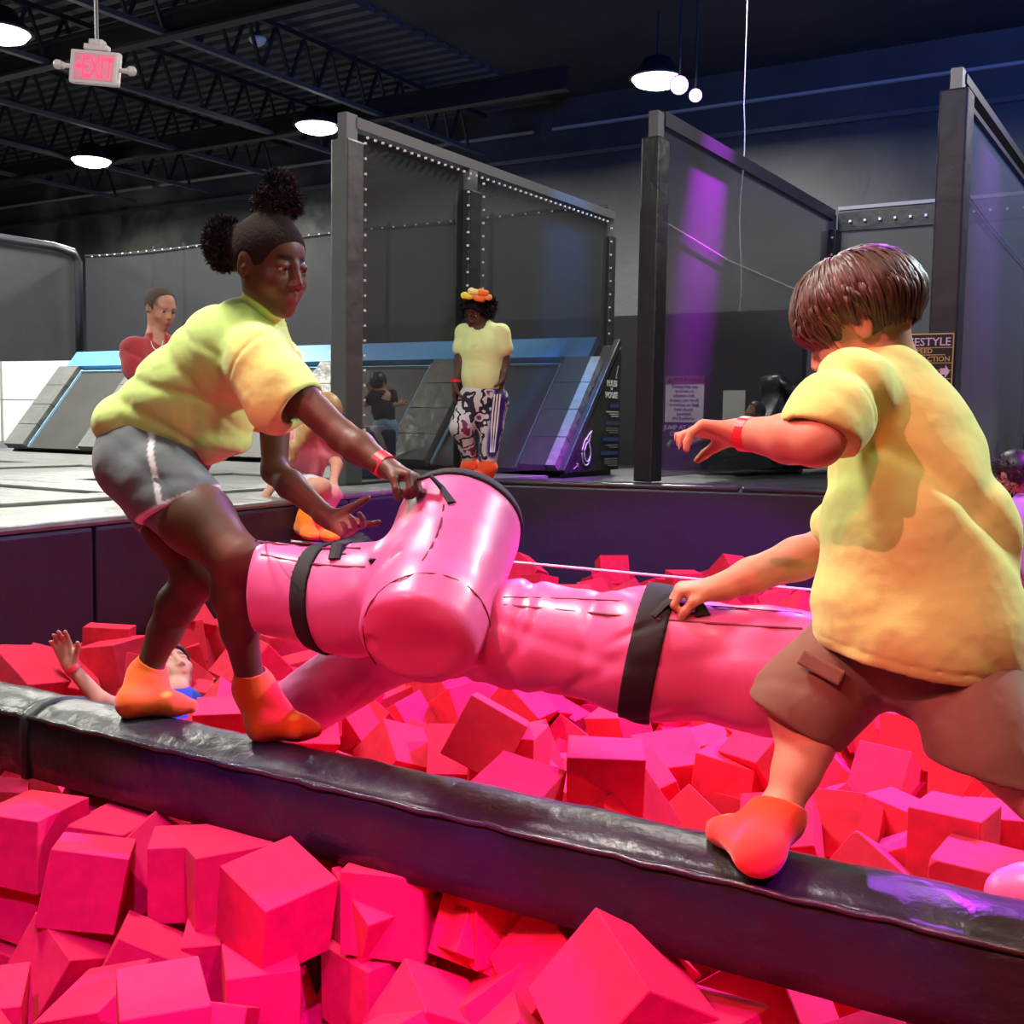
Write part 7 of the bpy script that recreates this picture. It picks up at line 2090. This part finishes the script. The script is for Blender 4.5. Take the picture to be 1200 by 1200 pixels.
# --- person lying back in the recliner: bare legs, dark socks, neon top
def build_recliner_person():
    D = 8.8
    root = thing('person', P(862, 530, D), 'person in a neon top lying back in the recliner, bare legs stretched out', 'person')
    fr = frame((-.75, -.35, .35), (0, 0, 1))
    HC = P(884, 484, D + .1)
    j = dict(head=HC, neck=P(878, 496, D + .05), chest=P(872, 506, D), pelvis=P(858, 522, D - .05),
             shR=P(868, 498, D - .1), elR=P(864, 512, D - .2), wrR=P(850, 512, D - .25), shL=P(886, 498, D + .12), elL=P(880, 512, D + .15), wrL=P(862, 512, D + .1),
             hiR=P(856, 520, D - .12), knR=P(836, 512, D - .2), anR=P(806, 522, D - .22), hiL=P(856, 518, D + .02), knL=P(832, 503, D), anL=P(808, 519, D - .05))
    small_person(root, j, (.32, .16, .09), .009, .72, K=.8, fr=fr, pad=.07)
    cap_hair(root, HC, fr, .8, (.02, .015, .012), 1.1)
    s = Sculpt(P(845, 535, D) - Vector((0, .4, 0)), P(895, 488, D) + Vector((0, .35, 0)), .009)
    s.chain([(j['chest'], .085), (j['pelvis'], .08)], .03)
    s.chain([(j['shR'], .05), (j['elR'], .045)], .03)
    link('t_shirt', s.mesh('t_shirt', (.45, .85, .10)), M_COTTON, root)
    s = Sculpt(P(775, 540, D) - Vector((0, .4, 0)), P(815, 508, D) + Vector((0, .2, 0)), .006)
    for a in (j['anR'], j['anL']):
        s.cone(a + Vector((.02, 0, 0)), a + Vector((-.14, -.02, .0)), .030, .026, .01)
    link('sock', s.mesh('sock', (.02, .02, .02), [(blob(j['anR'] + Vector((-.16, -.02, 0)), .035, .4), (.3, .85, .2)), (blob(j['anL'] + Vector((-.16, -.02, 0)), .03, .4), (.2, .6, .2))]), M_COTTON, root)


build_recliner_person()


# --- watcher at the right edge, behind the boy
def build_watcher():
    D = 4.6
    root = thing('person', P(1195, 640, D), 'dark-haired person in a lilac top, mostly hidden behind the boy at the right edge', 'person')
    fr = frame((-.3, .9, -.2), (0, 0, 1))
    HC = P(1188, 556, D)
    j = dict(head=HC, neck=P(1196, 580, D), chest=P(1203, 606, D), pelvis=P(1208, 670, D), shR=P(1232, 598, D), elR=P(1248, 640, D), wrR=P(1240, 680, D - .1),
             shL=P(1180, 598, D), elL=P(1178, 640, D - .05), wrL=P(1190, 675, D - .1))
    small_person(root, j, (.40, .22, .15), .009, .8, K=.8, fr=fr)
    cap_hair(root, HC, fr, .8, (.015, .012, .014), 1.15, (.10, -.03), -.07)
    add_tufts('loose_hair', [fuzz(HC, (.085, .085, .085), 700, .018, .0012, 19)], (.015, .012, .014), M_HAIR, root)
    s = Sculpt(P(1150, 700, D) - Vector((0, .3, 0)), P(1270, 575, D) + Vector((0, .3, 0)), .009)
    s.chain([(j['neck'] + Vector((0, 0, -.05)), .06), (j['chest'], .11), (j['pelvis'], .12)], .05)
    s.chain([(j['shR'], .06), (j['elR'], .055)], .03)
    s.chain([(j['shL'], .06), (j['elL'], .055)], .03)
    s.fold(waves([((1, .1, .8), 30), ((.2, .3, 1), 22)], .005, 31))
    link('top', s.mesh('top', (.42, .30, .50)), M_COTTON, root)


build_watcher()


# --- child who has fallen into the foam: raised arm, head, second hand
def build_fallen():
    D = 3.40
    root = thing('person', P(150, 800, D), 'child sunk in the foam behind the beam, one hand raised with a red wristband', 'person')
    fr = frame((.5, -.55, .75), (0, 0, 1))
    HC = P(200, 786, D + .10)
    j = dict(head=HC, neck=P(206, 812, D), chest=P(190, 850, D - .05), pelvis=P(215, 900, D), shR=P(160, 840, D - .05), elR=P(118, 822, D - .12), wrR=P(82, 780, D - .12),
             shL=P(232, 845, D), elL=P(262, 850, D + .05), wrL=P(272, 828, D + .02))
    j['fR'] = Vector((-.35, 0, 1)); j['nR'] = Vector((.25, -1, .05)); j['tR'] = Vector((1, 0, 0))
    j['fL'] = Vector((-.4, 0, .8)); j['nL'] = Vector((.3, -1, 0)); j['tL'] = Vector((1, 0, 0))
    small_person(root, j, (.58, .30, .22), .0055, .86, K=.82, fr=fr)
    cap_hair(root, HC, fr, .82, (.012, .010, .012), 1.12, (.10, -.02), -.06)
    s = Sculpt(P(140, 920, D) - Vector((0, .3, .03)), P(260, 800, D) + Vector((0, .3, 0)), .008)
    s.chain([(j['neck'] + Vector((0, 0, -.04)), .055), (j['chest'], .11), (j['pelvis'], .11)], .04)
    s.cone(P(212, 822, D + .0), P(232, 835, D), .05, .055, .03)
    link('t_shirt', s.mesh('t_shirt', (.02, .06, .42)), M_COTTON, root)
    ring(j['wrR'].lerp(j['elR'], .10), j['elR'] - j['wrR'], .0215, .014, .003, 'wristband', M_BAND, root)


build_fallen()
